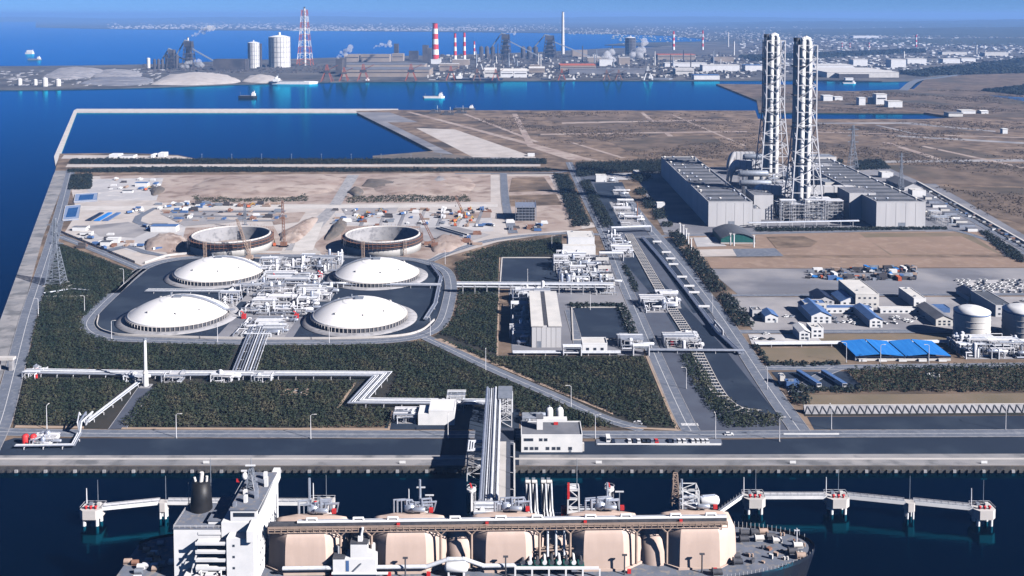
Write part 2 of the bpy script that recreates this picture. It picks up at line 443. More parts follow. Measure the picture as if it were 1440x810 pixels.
sheet('planting_bed', [(30, 520), (180, 520), (205, 480), (330, 480), (600, 480), (660, 440), (700, 350), (790, 330), (790, 360), (705, 365), (700, 500), (905, 500), (960, 605), (870, 602), (730, 580), (720, 575), (380, 605), (18, 602)], 'soil', .5)
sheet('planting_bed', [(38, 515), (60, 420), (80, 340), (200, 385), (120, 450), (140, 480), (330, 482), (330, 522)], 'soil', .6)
# tank farm platform
ring_px = [(200, 378), (160, 412), (126, 446), (124, 462), (142, 472), (180, 477), (330, 481), (480, 481), (560, 477.5), (602, 468), (622, 452), (632, 420), (634, 398), (626, 380), (600, 369), (560, 363), (450, 360), (330, 360), (250, 364)]
sheet('tank_farm_platform', ring_px, 'asphalt', 1)
sheet('pipe_bed', [(300, 478), (345, 430), (365, 365), (455, 365), (440, 430), (410, 478)], 'grey_ground', 2)
# construction site
sheet('construction_site', [(96, 248), (780, 245), (800, 300), (845, 318), (700, 340), (610, 366), (560, 362), (450, 359.5), (250, 363), (200, 374), (90, 328), (108, 300)], 'sand', 1)
sheet('spoil_field', [(140, 247), (690, 243), (690, 284), (420, 287), (230, 285), (150, 270)], 'earth', 2)
sheet('dry_field', [(712, 247), (772, 247), (800, 300), (820, 322), (714, 330)], 'earth', 2)
sheet('haul_road', [(489, 246), (505, 246), (478, 290), (440, 335), (425, 352), (400, 352), (430, 320), (462, 290)], 'concrete', 3)
sheet('haul_road', [(90, 290), (700, 287), (700, 291), (90, 296)], 'concrete_light', 3)
sheet('pit_floor', [(225, 345), (262, 320), (385, 318), (400, 345), (390, 364), (300, 362), (240, 362)], 'earth', 3)
sheet('pit_floor', [(440, 345), (470, 318), (600, 318), (640, 340), (605, 364), (455, 360)], 'earth', 3)
sheet('site_yard', [(170, 315), (262, 315), (255, 345), (190, 355), (110, 330)], 'pale_ground', 3)
sheet('site_yard', [(470, 300), (690, 298), (694, 325), (600, 330), (590, 318), (480, 316)], 'pale_ground', 3)
sheet('site_yard', [(110, 252), (230, 250), (220, 282), (135, 282)], 'pale_ground', 3)
# far dry ground and old basin shore
sheet('basin_bank', [(500, 157.5), (548, 158), (640, 190), (740, 224), (530, 224), (611, 213), (560, 187)], 'grey_ground', 1)
sheet('basin_spit', [(524, 219), (600, 213), (700, 224), (524, 224.3)], 'mud', 2)
sheet('sand_flat', [(585, 180), (640, 182), (755, 222), (665, 221)], 'sand', 2)
sheet('mud_flat', [(545, 172), (620, 172), (690, 222), (650, 223)], 'field', 1.5)
sheet('dyke_top', [(95, 231), (760, 231), (760, 234), (92, 235)], 'sand', 2)
sheet('dyke_top', [(90, 218), (250, 219), (275, 224), (86, 223)], 'sand', 2)
for q in ([(720, 160), (727, 160), (752, 205), (840, 225), (800, 225), (742, 206)], [(570, 157), (578, 157), (842, 226), (825, 226)], [(900, 158), (905, 158), (985, 222), (975, 222)]):
    sheet('dirt_track', q, 'earth', 2)
for q in ([(1150, 172.5), (1280, 172), (1400, 184), (1400, 185.5), (1270, 174), (1150, 174)], [(1230, 176), (1236, 176), (1300, 190), (1292, 190)], [(1260, 190), (1440, 200), (1440, 202.5), (1260, 192)], [(1230, 226), (1560, 222), (1560, 226), (1230, 229)]):
    sheet('dirt_track', q, 'gravel', 2)
# right-hand plant
sheet('power_plant_yard', [(890, 236), (1270, 232), (1440, 330), (1500, 400), (1420, 362), (1300, 325), (935, 330)], 'grey_ground', 1)
sheet('sports_lawn', [(975, 360), (930, 330), (1375, 325), (1412, 358)], 'lawn', 2)
sheet('sports_pitch', [(1108, 330), (1198, 329), (1243, 359), (1108, 359.5)], 'lawn', 3)
sheet('sports_pitch', [(1208, 328), (1360, 327), (1408, 357), (1252, 358.5)], 'lawn_olive', 2.5)
sheet('sports_pitch', [(1216, 334), (1352, 332), (1404, 357), (1254, 358)], 'lawn', 3.5)
sheet('grass_strip', [(993, 363), (1700, 361), (1800, 375), (1000, 377)], 'lawn', 2)
sheet('gravel_yard', [(995, 378), (1800, 376), (1900, 415), (1040, 416)], 'grey_ground', 2)
sheet('works_yard', [(1020, 418), (1900, 416), (2000, 464), (1060, 465)], 'gravel', 2)
sheet('car_park', [(1342, 394), (1560, 392), (1600, 411), (1360, 413)], 'pale_ground', 3)
sheet('grass_plot', [(1150, 470), (1700, 468), (1750, 482), (1130, 486)], 'lawn_olive', 2)
sheet('parking_yard', [(1052, 470), (1145, 470), (1160, 484), (1058, 486)], 'pale_ground', 3)
sheet('grass_plot', [(1068, 490), (1180, 489), (1194, 511), (1085, 513)], 'lawn_olive', 3)
sheet('asphalt_yard', [(1085, 523), (1190, 522), (1215, 545), (1110, 552)], 'asphalt', 3)
sheet('grass_strip', [(1130, 555), (1900, 550), (1950, 576), (1138, 580)], 'lawn_olive', 2)
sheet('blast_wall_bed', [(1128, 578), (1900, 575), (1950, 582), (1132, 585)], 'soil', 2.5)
sheet('plant_corridor', [(804, 236), (866, 256), (905, 305), (1000, 420), (1045, 485), (1128, 606), (968, 606), (925, 520), (895, 450), (845, 330)], 'road_dark', .8)
sheet('asphalt_yard', [(870, 330), (1010, 480), (1095, 585), (1040, 590), (1000, 545), (930, 430), (840, 325)], 'asphalt', 1)
sheet('asphalt_yard', [(705, 362), (778, 362), (792, 406), (702, 406)], 'asphalt', 2)
sheet('asphalt_yard', [(803, 432), (872, 432), (890, 478), (805, 480)], 'asphalt', 2)
sheet('process_yard', [(715, 408), (800, 355), (858, 360), (905, 470), (905, 500), (720, 498)], 'grey_ground', 1)
sheet('asphalt_yard', [(835, 258), (875, 256), (905, 318), (860, 322)], 'asphalt', 2)
sheet('asphalt_yard', [(905, 335), (945, 335), (1020, 440), (975, 440)], 'asphalt', 3)

# ------------------------------------------------------------------ roads
road([(-40, 606), (100, 609), (300, 610), (550, 610.5), (668, 611)], 8.5, 5)
road([(725, 611), (880, 611), (1000, 611), (1120, 610), (1440, 609), (1900, 607)], 8.5, 5)
road([(100, 238), (92, 270), (76, 330), (56, 395), (40, 445), (22, 515), (2, 590), (-20, 640)], 11, 5)
ring_c = W(ring_px + [ring_px[0], ring_px[1]], LAND + .2)
road(ring_px + ring_px[:2], 9.5, 5)
road([(84, 332), (130, 350), (200, 379)], 7.5, 4)
road([(598, 474), (640, 494), (700, 522), (780, 557), (850, 588), (905, 604)], 7.5, 4)
road([(800, 228), (822, 275), (850, 330), (872, 385), (900, 450), (930, 520), (960, 585), (972, 606)], 9.5, 4)
road([(870, 262), (905, 310), (950, 362), (1000, 425), (1040, 482), (1085, 550), (1125, 606)], 11, 4)
road([(605, 367), (640, 352), (700, 336), (790, 328), (850, 330)], 8, 4)
road([(708, 244), (710, 275), (714, 300), (722, 328)], 9, 4, line=False)
road([(1040, 466.5), (1200, 466), (1440, 465), (1800, 464)], 7, 4)
road([(1062, 516), (1120, 517), (1440, 513.5), (1900, 510)], 8, 4)
road([(1015, 415.5), (1440, 413.5), (1900, 411)], 5.5, 4, line=False)
road([(640, 244), (770, 243), (800, 240)], 6, 4, line=False)
road([(855, 332), (905, 333), (960, 331), (1200, 325), (1330, 322), (1440, 356), (1560, 395)], 7, 4, line=False)
road([(1300, 322), (1270, 290), (1290, 270), (1350, 300), (1480, 372)], 7, 4, line=False)
road([(1115, 553), (1150, 530), (1180, 517)], 6, 5, line=False)
road([(640, 410), (640, 412), (700, 413)], 4, 4, line=False)
road([(800, 436), (812, 478), (815, 498)], 6, 4, line=False)
road([(165, 603), (205, 545)], 9, 3, m='road_dark', line=False)
road([(1270, 127), (1290, 113), (1330, 108), (1440, 92), (1700, 75)], 26, 3, line=False, kerb=None)

for q in ([(170, 603.5), (548, 605), (548, 602.3), (172, 600.8)], [(20, 601.5), (118, 602.5), (118, 599.5), (22, 598)], [(548, 604), (553, 578), (550.5, 578), (545, 604)], [(477, 574), (501, 538), (498, 537.5), (473, 574)], [(908, 501), (950, 603), (955, 603), (912, 500)], [(610, 477), (760, 541), (862, 583), (862, 580.5), (764, 539.5), (620, 476)], [(698, 500), (700.5, 500), (704, 362), (702, 362)], [(868, 601), (958, 606), (958, 603), (905, 601)]):
    sheet('verge', q, 'verge', 3)
for q in ([(650, 160), (656, 160), (760, 200), (752, 200)], [(790, 172), (1000, 168), (1000, 169.3), (790, 174)], [(760, 188), (1050, 184), (1050, 185.5), (760, 190)], [(940, 160), (944, 160), (1050, 205), (1045, 205)], [(1300, 205), (1440, 235), (1440, 237), (1296, 206)], [(1150, 185), (1440, 193), (1440, 194), (1150, 186)], [(1240, 200), (1250, 200), (1330, 225), (1318, 225)], [(800, 200), (806, 200), (880, 222), (872, 222)]):
    sheet('dirt_track', q, 'earth', 1.5)
for q, m in (([(770, 165), (900, 163), (960, 185), (800, 190)], 'field_far'), ([(850, 195), (1000, 190), (1040, 218), (900, 222)], 'field_far'), ([(1160, 205), (1330, 203), (1420, 222), (1190, 225)], 'field_far'), ([(1240, 232), (1440, 230), (1440, 262), (1300, 258)], 'field_far'), ([(1320, 262), (1440, 264), (1440, 315), (1400, 305)], 'field_far')):
    sheet('dry_field', q, m, 1)

for q, m in (([(300, 262), (360, 256), (420, 260), (400, 272), (330, 274)], 'gravel'), ([(560, 252), (600, 250), (598, 256), (566, 257)], 'gravel'), ([(225, 300), (300, 297), (330, 312), (260, 318)], 'gravel'), ([(120, 318), (180, 312), (215, 322), (190, 334), (140, 332)], 'gravel'), ([(480, 293), (560, 292), (556, 300), (486, 302)], 'gravel'), ([(610, 300), (690, 298), (690, 306), (620, 308)], 'earth'), ([(380, 300), (430, 298), (420, 312), (385, 316)], 'earth'), ([(720, 250), (765, 249), (778, 268), (716, 270)], 'field'), ([(716, 275), (782, 273), (790, 288), (718, 290)], 'field'), ([(560, 322), (640, 318), (690, 330), (640, 346), (600, 340)], 'gravel'), ([(425, 318), (455, 312), (440, 352), (410, 354)], 'concrete_light')):
    sheet('site_patch', q, m, 3.4)
for q in ([(232, 320), (200, 318), (186, 312), (190, 304), (215, 292), (222, 292), (200, 305), (198, 311), (210, 315), (236, 318)], [(140, 352), (180, 344), (205, 352), (240, 360), (236, 362), (200, 356), (178, 348), (150, 355)]):
    sheet('haul_road', q, 'road', 3.8)
# ================================================================== GENERIC BUILDERS
oname = ('first', 'second', 'third', 'fourth', 'fifth', 'sixth', 'seventh', 'eighth', 'ninth', 'tenth', 'eleventh', 'twelfth', 'thirteenth', 'fourteenth', 'fifteenth', 'sixteenth')
def mitre(pts, d):
    r = []; n = len(pts)
    for i, p in enumerate(pts):
        a = (pts[i] - pts[i - 1]) if i else (pts[1] - pts[0]); b = (pts[i + 1] - pts[i]) if i < n - 1 else a
        a = Vector((a.x, a.y)).normalized(); b = Vector((b.x, b.y)).normalized()
        na, nb = Vector((-a.y, a.x)), Vector((-b.y, b.x)); m = na + nb
        m = m / max(.3, m.dot(na)) if m.length > .01 else na
        r.append(Vector((p.x + m.x * d, p.y + m.y * d, p.z)))
    return r
def piperack(label, pts, width, n, h=1.6, r=.38, step=14, mats=('pipe_white', 'pipe_silver'), name='pipe_rack', tiers=1, group=None, frame='steel_white', world=False, deck=None):
    c = [Vector(p) for p in pts] if world else W(pts, LAND)
    t = thing(name, label, 'pipe rack', c[0], group); rn = random.Random(len(label) * 7 + int(abs(c[0].x)))
    for k in range(tiers):
        for i in range(n):
            d = (i / (n - 1) - .5) * (width - 1) if n > 1 else 0
            z = h + k * 2.4 + (rn.choice((0, 0, .25)))
            rr = r * rn.choice((.6, .8, 1, 1, 1.35))
            q = [Vector((p.x, p.y, p.z + z + rr)) for p in mitre(c, d)]
            part('pipe', rn.choice(mats), t, lambda mb: mb.tube(q, rr, 7))
    for a, b in zip(c, c[1:]):
        L = (b - a).length; u = (b - a) / L; nn = Vector((-u.y, u.x, 0)); k = max(1, int(L / step))
        for j in range(k):
            p = a + u * (L * (j + .5) / k)
            def fr(mb):
                e1, e2 = p + nn * width / 2, p - nn * width / 2; top = h + (tiers - 1) * 2.4
                for e in (e1, e2): mb.bar(e, e + Vector((0, 0, top)), .28 if h < 3 else .4)
                for q in range(tiers): mb.bar(e1 + Vector((0, 0, h + q * 2.4 - .15)), e2 + Vector((0, 0, h + q * 2.4 - .15)), .3)
            part('support_frame', frame, t, fr)
    if deck:
        part('walkway', deck, t, lambda mb: ribbon(mb, [Vector((p.x, p.y, 0)) for p in c], width / 2 + 1.4, width / 2 + .3, LAND + h + .3, .2))
    return t
def process_unit(label, px, n=26, h=8, seed=1, m=('pipe_white', 'steel_white', 'pipe_silver'), red=0, world=None, frames=3, name='process_unit', cat='process unit'):
    """steel frames, drums, upright vessels and right-angled pipework on one plot"""
    rn = random.Random(seed)
    if world: x0, x1, y0, y1 = world
    else:
        A, B = P(px[0], px[3]), P(px[2], px[1]); y0, y1 = A.y, B.y; x0 = (P(px[0], px[3]).x + P(px[0], px[1]).x) / 2; x1 = (P(px[2], px[3]).x + P(px[2], px[1]).x) / 2
    t = thing(name, label, cat, ((x0 + x1) / 2, (y0 + y1) / 2, LAND)); z = LAND
    part('base_slab', 'concrete', t, lambda mb: mb.box(x0, x1, y0, y1, z - .5, z + .22))
    for i in range(frames):
        w, d = min(x1 - x0, rn.uniform(8, 18)), min(y1 - y0, rn.uniform(6, 14)); ax, ay = rn.uniform(x0, x1 - w), rn.uniform(y0, y1 - d); hh = rn.uniform(.5, 1) * h
        def fr(mb):
            nx = max(2, int(w / 5)); k = max(1, round(hh / 3.5))
            for i in range(nx + 1):
                for yy in (ay, ay + d):
                    mb.bar((ax + w * i / nx, yy, z), (ax + w * i / nx, yy, z + hh), .3)
            for q in range(1, k + 1):
                zz = z + hh * q / k
                for yy in (ay, ay + d): mb.bar((ax, yy, zz), (ax + w, yy, zz), .3)
                for i in range(nx + 1): mb.bar((ax + w * i / nx, ay, zz), (ax + w * i / nx, ay + d, zz), .25)
        f = part('steel_frame', 'steel_white', t, fr)
        for q in range(6):
            yy = ay + d * (q + .5) / 6; part('pipe', rn.choice(m), t, lambda mb: mb.tube([Vector((ax - 2, yy, z + .5)), Vector((ax - 2, yy, z + hh + .5)), Vector((ax + w + 1, yy, z + hh + .5))], rn.choice((.25, .35, .45)), 6))
    for i in range(n):
        k = rn.random(); mm = rn.choice(m); x, y = rn.uniform(x0 + 1, x1 - 1), rn.uniform(y0 + 1, y1 - 1)
        if k < .16:
            r, hh = rn.uniform(.8, 1.7), rn.uniform(.4, 1.1) * h
            part('vessel', mm, t, lambda mb: mb.lathe(x, y, [(r, z), (r, z + hh), (r * .7, z + hh + r * .5), (0, z + hh + r * .7)], 10))
        elif k < .30:
            r, L, zz = rn.uniform(.8, 1.5), rn.uniform(5, 10), z + rn.uniform(1.6, h * .6)
            def dr(mb): mb.hcyl(x, x + L, y, zz, r); mb.box(x + L * .2, x + L * .2 + .5, y - r * .7, y + r * .7, z, zz); mb.box(x + L * .75, x + L * .75 + .5, y - r * .7, y + r * .7, z, zz)
            part('drum', mm, t, dr)
        else:
            zz = z + rn.uniform(.8, h * .85); L = rn.uniform(6, 22) * rn.choice((-1, 1)); M = rn.uniform(3, 12) * rn.choice((-1, 1)); r = rn.choice((.22, .3, .4, .55))
            xe, ye = min(max(x + L, x0), x1), min(max(y + M, y0), y1)
            q = [(x, y, z), (x, y, zz), (xe, y, zz), (xe, ye, zz), (xe, ye, z)] if rn.random() < .6 else [(x, y, z), (x, y, zz), (x, ye, zz), (xe, ye, zz), (xe, ye, z)]
            part('pipe', mm, t, lambda mb: mb.tube([Vector(a) for a in q], r, 6))
    for i in range(red):
        x, y = rn.uniform(x0, x1), rn.uniform(y0, y1)
        part('red_cabinet', 'red', t, lambda mb: mb.box(x, x + 2.2, y, y + 2, z, z + 2.4))
    return t
def xyz(pxl, pxr, pyb, top, depth, hm=None, z=LAND):
    """front edge on the ground at row pyb between two columns, top row or height, depth in metres"""
    A, B = P(pxl, pyb, z), P(pxr, pyb, z)
    return A.x, B.x, A.y, A.y + depth, z, (z + hm if hm else ZR(top, A.y))
def windows(t, x0, x1, y, z0, z1, nx, nz, w=1.6, h=1.2, side='front', m='glass', name='window'):
    """each window is a frame with a pane set 3 cm back"""
    for j in range(nz):
        for i in range(nx):
            cx = x0 + (x1 - x0) * (i + .5) / nx; cz = z0 + (z1 - z0) * (j + .5) / nz
            if side == 'front':
                f = part(name, 'steel', t, lambda mb: mb.box(cx - w / 2 - .12, cx + w / 2 + .12, y - .08, y + .05, cz - h / 2 - .12, cz + h / 2 + .12))
                part('pane', m, f, lambda mb: mb.box(cx - w / 2, cx + w / 2, y - .1, y - .05, cz - h / 2, cz + h / 2))
            else:
                f = part(name, 'steel', t, lambda mb: mb.box(y - .05, y + .08, cx - w / 2 - .12, cx + w / 2 + .12, cz - h / 2 - .12, cz + h / 2 + .12))
                part('pane', m, f, lambda mb: mb.box(y + .05, y + .1, cx - w / 2, cx + w / 2, cz - h / 2, cz + h / 2))
def building(name, label, cat, dims, wall='white', roof='roof_grey', kind='flat', win=None, door=True, par=.5, group=None, units=0, seed=0, ridge='y'):
    x0, x1, y0, y1, z0, z1 = dims; rn = random.Random(seed + int(abs(x0)))
    t = thing(name, label, cat, ((x0 + x1) / 2, (y0 + y1) / 2, z0), group)
    if kind == 'flat':
        part('wall', wall, t, lambda mb: mb.box(x0, x1, y0, y1, z0 - .3, z1))
        rf = part('roof', roof, t, lambda mb: mb.box(x0 + .35, x1 - .35, y0 + .35, y1 - .35, z1, z1 + .15))
        def pa(mb):
            mb.box(x0 - .06, x1 + .06, y0 - .06, y0 + .3, z1 + .003, z1 + par); mb.box(x0 - .06, x1 + .06, y1 - .3, y1 + .06, z1 + .003, z1 + par)
            mb.box(x0 - .06, x0 + .3, y0 + .3, y1 - .3, z1 + .003, z1 + par); mb.box(x1 - .3, x1 + .06, y0 + .3, y1 - .3, z1 + .003, z1 + par)
        part('parapet', wall, t, pa)
        for i in range(units):
            ux, uy = rn.uniform(x0 + 1, x1 - 3), rn.uniform(y0 + 1, y1 - 3); s = rn.uniform(1, 2)
            part('roof_unit', rn.choice(('steel', 'offwhite')), rf, lambda mb: mb.box(ux, ux + s, uy, uy + s * .8, z1 + .15, z1 + .15 + s * .7))
    else:
        e = z1 - (min(x1 - x0, y1 - y0) * .22); 
        def wl(mb):
            if ridge == 'y':
                xm = (x0 + x1) / 2
                mb.add([(x0, y0, z0 - .3), (x1, y0, z0 - .3), (x1, y0, e), (xm, y0, z1), (x0, y0, e), (x0, y1, z0 - .3), (x1, y1, z0 - .3), (x1, y1, e), (xm, y1, z1), (x0, y1, e)],
                       [(0, 1, 2, 3, 4), (9, 8, 7, 6, 5), (1, 6, 7, 2), (5, 0, 4, 9)])
            else:
                ym = (y0 + y1) / 2
                mb.add([(x0, y0, z0 - .3), (x0, y0, e), (x0, ym, z1), (x0, y1, e), (x0, y1, z0 - .3), (x1, y0, z0 - .3), (x1, y0, e), (x1, ym, z1), (x1, y1, e), (x1, y1, z0 - .3)],
                       [(4, 3, 2, 1, 0), (5, 6, 7, 8, 9), (0, 1, 6, 5), (4, 9, 8, 3)])
        part('wall', wall, t, wl)
        g, th = .5, .25
        for s in (0, 1):
            def rp(mb):
                if ridge == 'y':
                    xm = (x0 + x1) / 2; xe = (x0 - g) if s == 0 else (x1 + g); ze = e - (z1 - e) * g / (xm - x0)
                    q = [(xm, y0 - g, z1 + .05), (xe, y0 - g, ze + .05), (xe, y1 + g, ze + .05), (xm, y1 + g, z1 + .05)]
                else:
                    ym = (y0 + y1) / 2; ye = (y0 - g) if s == 0 else (y1 + g); ze = e - (z1 - e) * g / (ym - y0)
                    q = [(x0 - g, ym, z1 + .05), (x0 - g, ye, ze + .05), (x1 + g, ye, ze + .05), (x1 + g, ym, z1 + .05)]
                q2 = [(a, b, c + th) for a, b, c in q]
                mb.add(q + q2, [(0, 1, 2, 3), (7, 6, 5, 4), (0, 4, 5, 1), (1, 5, 6, 2), (2, 6, 7, 3), (3, 7, 4, 0)])
            part('roof', roof, t, rp)
        z1 = e
    if win: windows(t, x0 + 1, x1 - 1, y0, z0 + .5, z1 - .4, win[0], win[1], *(win[2:] or ()))
    if door:
        dx = x0 + (x1 - x0) * .8
        part('door', 'steel', t, lambda mb: mb.box(dx - .6, dx + .6, y0 - .09, y0 + .04, z0, z0 + 2.2))
    return t

# ================================================================== TANK FARM
def circle_at(xl, xr, yfront):
    cx = (xl + xr) / 2; yc = yfront - 15
    for _ in range(12):
        c = P(cx, yc); r = (xr - xl) / 2 * MPP(c.y)
        row = ROW(c.y - r)
        yc += yfront - row
    return c, r
def dome_tank(xl, xr, yf, label):
    c, r = circle_at(xl, xr, yf); x, y = c.x, c.y
    t = thing('domed_tank', label, 'storage tank', (x, y, LAND), 'domed tanks inside the ring road')
    part('apron_ring', 'concrete', t, lambda mb: mb.lathe(x, y, [(r + 7, LAND + .2), (r + 7, LAND + .55), (r + .2, LAND + .75)], 64))
    part('skirt_wall', 'steel_dark', t, lambda mb: mb.lathe(x, y, [(r - .6, LAND), (r - .6, LAND + 3.3)], 64))
    part('ring_beam', 'concrete_light', t, lambda mb: mb.lathe(x, y, [(r - 1.2, LAND + 3.3), (r - .3, LAND + 3.3), (r - .3, LAND + 3.9), (r - 1.6, LAND + 4.0)], 64))
    for k in range(72):
        a = 2 * math.pi * k / 72; u = Vector((math.cos(a), math.sin(a), 0)); q = c + u * (r - .1)
        part('skirt_post', 'concrete_light', t, lambda mb: mb.cbox(q.x, q.y, LAND + .6, .4, .32, 3.1, a))
    rd = r - 1.7; h = 11.0; S = (rd * rd + h * h) / (2 * h)
    prof = [(S * math.sin(b), LAND + 4 + h - S * (1 - math.cos(b))) for b in np.linspace(math.asin(rd / S), 0, 14)]
    dm = part('dome', 'dome_white', t, lambda mb: mb.lathe(x, y, prof, 64))
    part('rim', 'white', dm, lambda mb: mb.lathe(x, y, [(rd + .5, LAND + 4.0), (rd + .5, LAND + 4.5), (rd - .4, LAND + 4.7)], 64))
    def onp(rr, a):
        b = math.asin(min(1, rr / S)); return Vector((x + rr * math.cos(a), y + rr * math.sin(a), LAND + 4 + h - S * (1 - math.cos(b))))
    for a in (-2.2, -1.3, -.6, .5, 2.4):
        q = onp(rd * .72, a); part('hatch', 'offwhite', dm, lambda mb: mb.cyl(q - Vector((0, 0, .2)), q + Vector((0, 0, .9)), .9, seg=10))
    # weld ring, roof walkway with handrail posts
    part('weld_ring', 'white', dm, lambda mb: mb.lathe(x, y, [(rd * .33, onp(rd * .33, 0).z + .05), (rd * .35, onp(rd * .35, 0).z + .25), (rd * .37, onp(rd * .37, 0).z + .02)], 40))
    part('roof_platform', 'steel', t, lambda mb: (mb.box(x - 3, x + 3, y - 2, y + 2, LAND + 4 + h, LAND + 5.2 + h), mb.cyl((x - 6, y + 3, LAND + 3 + h), (x - 6, y + 3, LAND + 6.5 + h), .5)))
    sg = 1 if x < P(400, 420).x else -1
    q = [onp(rd * f, 0 if sg > 0 else math.pi) + Vector((0, 0, .6)) for f in (.05, .3, .55, .8, 1)]
    for dy in (-1.2, 0, 1.2):
        part('roof_pipe', 'pipe_silver', t, lambda mb: mb.tube([p + Vector((0, dy + 2.5, .3)) for p in q] + [q[-1] + Vector((sg * 6, dy + 2.5, .3))], .4, 6))
    return c, r
domes = [dome_tank(181, 320, 468, 'white domed tank nearest the tall white vent mast, near left of the four'),
         dome_tank(246, 370, 403.5, 'white domed tank below the left unfinished tank, far left of the four'),
         dome_tank(438, 573, 470, 'white domed tank beside the ring road bend, near right of the four'),
         dome_tank(470, 590, 405.5, 'white domed tank below the right unfinished tank, far right of the four')]

def open_tank(xl, xr, yf, label):
    c, r = circle_at(xl, xr, yf); x, y = c.x, c.y; H = ZR(318, y + r * .9) - LAND
    t = thing('unfinished_tank', label, 'storage tank', (x, y, LAND), 'unfinished tanks')
    part('lower_wall', 'offwhite', t, lambda mb: mb.lathe(x, y, [(r - 2.4, LAND), (r - 1.4, LAND), (r - 1.4, LAND + H * .52)], 64))
    part('inner_wall', 'concrete', t, lambda mb: mb.lathe(x, y, [(r - 4, LAND + H), (r - 4, LAND - 4)], 64))
    part('upper_wall', 'steel_dark', t, lambda mb: mb.lathe(x, y, [(r - 1.3, LAND + H * .5), (r - 1.3, LAND + H - .6), (r - 4, LAND + H - .6)], 64))
    part('rim', 'concrete_light', t, lambda mb: mb.lathe(x, y, [(r - 4.05, LAND + H - .5), (r - 4.05, LAND + H + .5), (r - 2.2, LAND + H + .5), (r - 2.2, LAND + H - .5)], 64))
    part('tank_floor', 'concrete', t, lambda mb: mb.lathe(x, y, [(r - 3.9, LAND - 3), (0, LAND - 2.9)], 48))
    for k in range(4):
        zz = LAND + H * (.54 + .11 * k)
        part('scaffold_deck', 'rust' if k % 2 else 'steel_dark', t, lambda mb: mb.lathe(x, y, [(r - 1.2, zz), (r + .4, zz), (r + .4, zz + .25), (r - 1.2, zz + .25)], 64, False))
    for k in range(60):
        a = 2 * math.pi * k / 60; q = c + Vector((math.cos(a), math.sin(a), 0)) * (r + .5)
        part('scaffold_post', 'rust', t, lambda mb: mb.bar((q.x, q.y, LAND + H * .5), (q.x, q.y, LAND + H + 1.2), .22))
    for a in (-2.5, -1.9, -.9):
        q = c + Vector((math.cos(a), math.sin(a), 0)) * (r + 1.8)
        part('stair_tower', 'walkway_tan' if a > -2 else 'steel_dark', t, lambda mb: mb.lattice(q.x, q.y, LAND, LAND + H + 1, 2.2, 2.2, 6, .25))
    return c, r
open_tank(268, 383, 363, 'unfinished open tank with dark scaffold band, left of the two')
open_tank(482, 594, 363, 'unfinished open tank with tan scaffold decks, right of the two')

# pipework between the domes
k = 0
for label, px, n, h, red in (
        ('dense white pipework between the two far domes', (372, 366, 462, 384), 46, 9, 0),
        ('white pipe loops in the middle of the tank farm', (368, 386, 452, 403), 50, 5, 0),
        ('busy white pipe manifold at the centre of the four domes', (330, 404, 470, 424), 64, 8, 0),
        ('white pipework between the two near domes', (345, 425, 440, 444), 50, 7, 0),
        ('low pipe loops beside the front wall of the tank farm', (340, 447, 410, 474), 26, 3, 0)):
    k += 1; process_unit(label, px, n, h, 20 + k, red=red, frames=4)
process_unit('pipework bridge reaching the roof of the far left dome', (366, 372, 385, 386), 14, 9, 41, frames=1)
process_unit('pipework bridge reaching the roof of the near left dome', (318, 412, 340, 432), 16, 10, 42, frames=1)
process_unit('pipework tower at the left shoulder of the far right dome', (455, 366, 478, 386), 16, 11, 43, frames=1)
process_unit('pipework tower at the left shoulder of the near right dome', (425, 415, 448, 436), 18, 11, 44, frames=1)
for (a, b), lb in (((388, 394), 'red fire monitor cabinet by the far left dome'), ((343, 448), 'red fire monitor cabinet by the near left dome'), ((417, 448), 'red fire monitor cabinet by the near right dome'), ((451, 390), 'red fire monitor cabinet by the far right dome')):
    p = P(a, b); t = thing('fire_monitor', lb, 'fire equipment', p, 'red fire monitors in the tank farm')
    part('cabinet', 'red', t, lambda mb: mb.box(p.x - 1.5, p.x + 1.5, p.y - 1.2, p.y + 1.2, LAND, LAND + 3.4))
    part('nozzle', 'red', t, lambda mb: (mb.cyl((p.x - .5, p.y, LAND + 3.3), (p.x - .5, p.y, LAND + 4.6), .4), mb.cyl((p.x - .5, p.y, LAND + 4.5), (p.x - 2.2, p.y - .6, LAND + 5.8), .3, .45)))
piperack('pipe bundle running left from the tank farm centre between the two left domes', [(206, 411), (335, 412)], 8, 4, 1.4, .35)
piperack('pipe bundle running right between the two right domes to the ring road', [(455, 402), (620, 404)], 8, 6, 2.0, .35)
piperack('pipes along the inside of the right ring road bend', [(606, 374), (620, 392), (612, 430), (598, 452)], 3, 3, 1.2, .4)
piperack('wide pipe trench climbing from the front pipe corridor to the tank farm', [(343, 527), (368, 460)], 15, 9, 1.5, .42)
piperack('long white pipe corridor through the shrubs with a zigzag towards the pier', [(52, 527), (210, 530), (480, 530.5), (538, 531), (504, 569), (705, 571)], 9.5, 8, 1.9, .40, 10, mats=('pipe_silver', 'pipe_silver', 'pipe_white'))
piperack('narrow pipe line slanting from the corridor down to the front road', [(196, 541), (121, 599)], 4, 4, 1.6, .4, 10)
c0 = W([(121, 599), (112, 613)])
t = piperack('white pipe arch lifting the slanting line over the front road', [c0[0], c0[0] + Vector((0, 0, 6.5)), c0[1] + Vector((0, 0, 6.5)), c0[1]], 3, 3, .4, .4, 60, world=True)
t = piperack('pipe line behind the red tanks at the left end of the apron', [(112, 613), (103, 630), (22, 631)], 3, 3, 1.2, .4, 9)
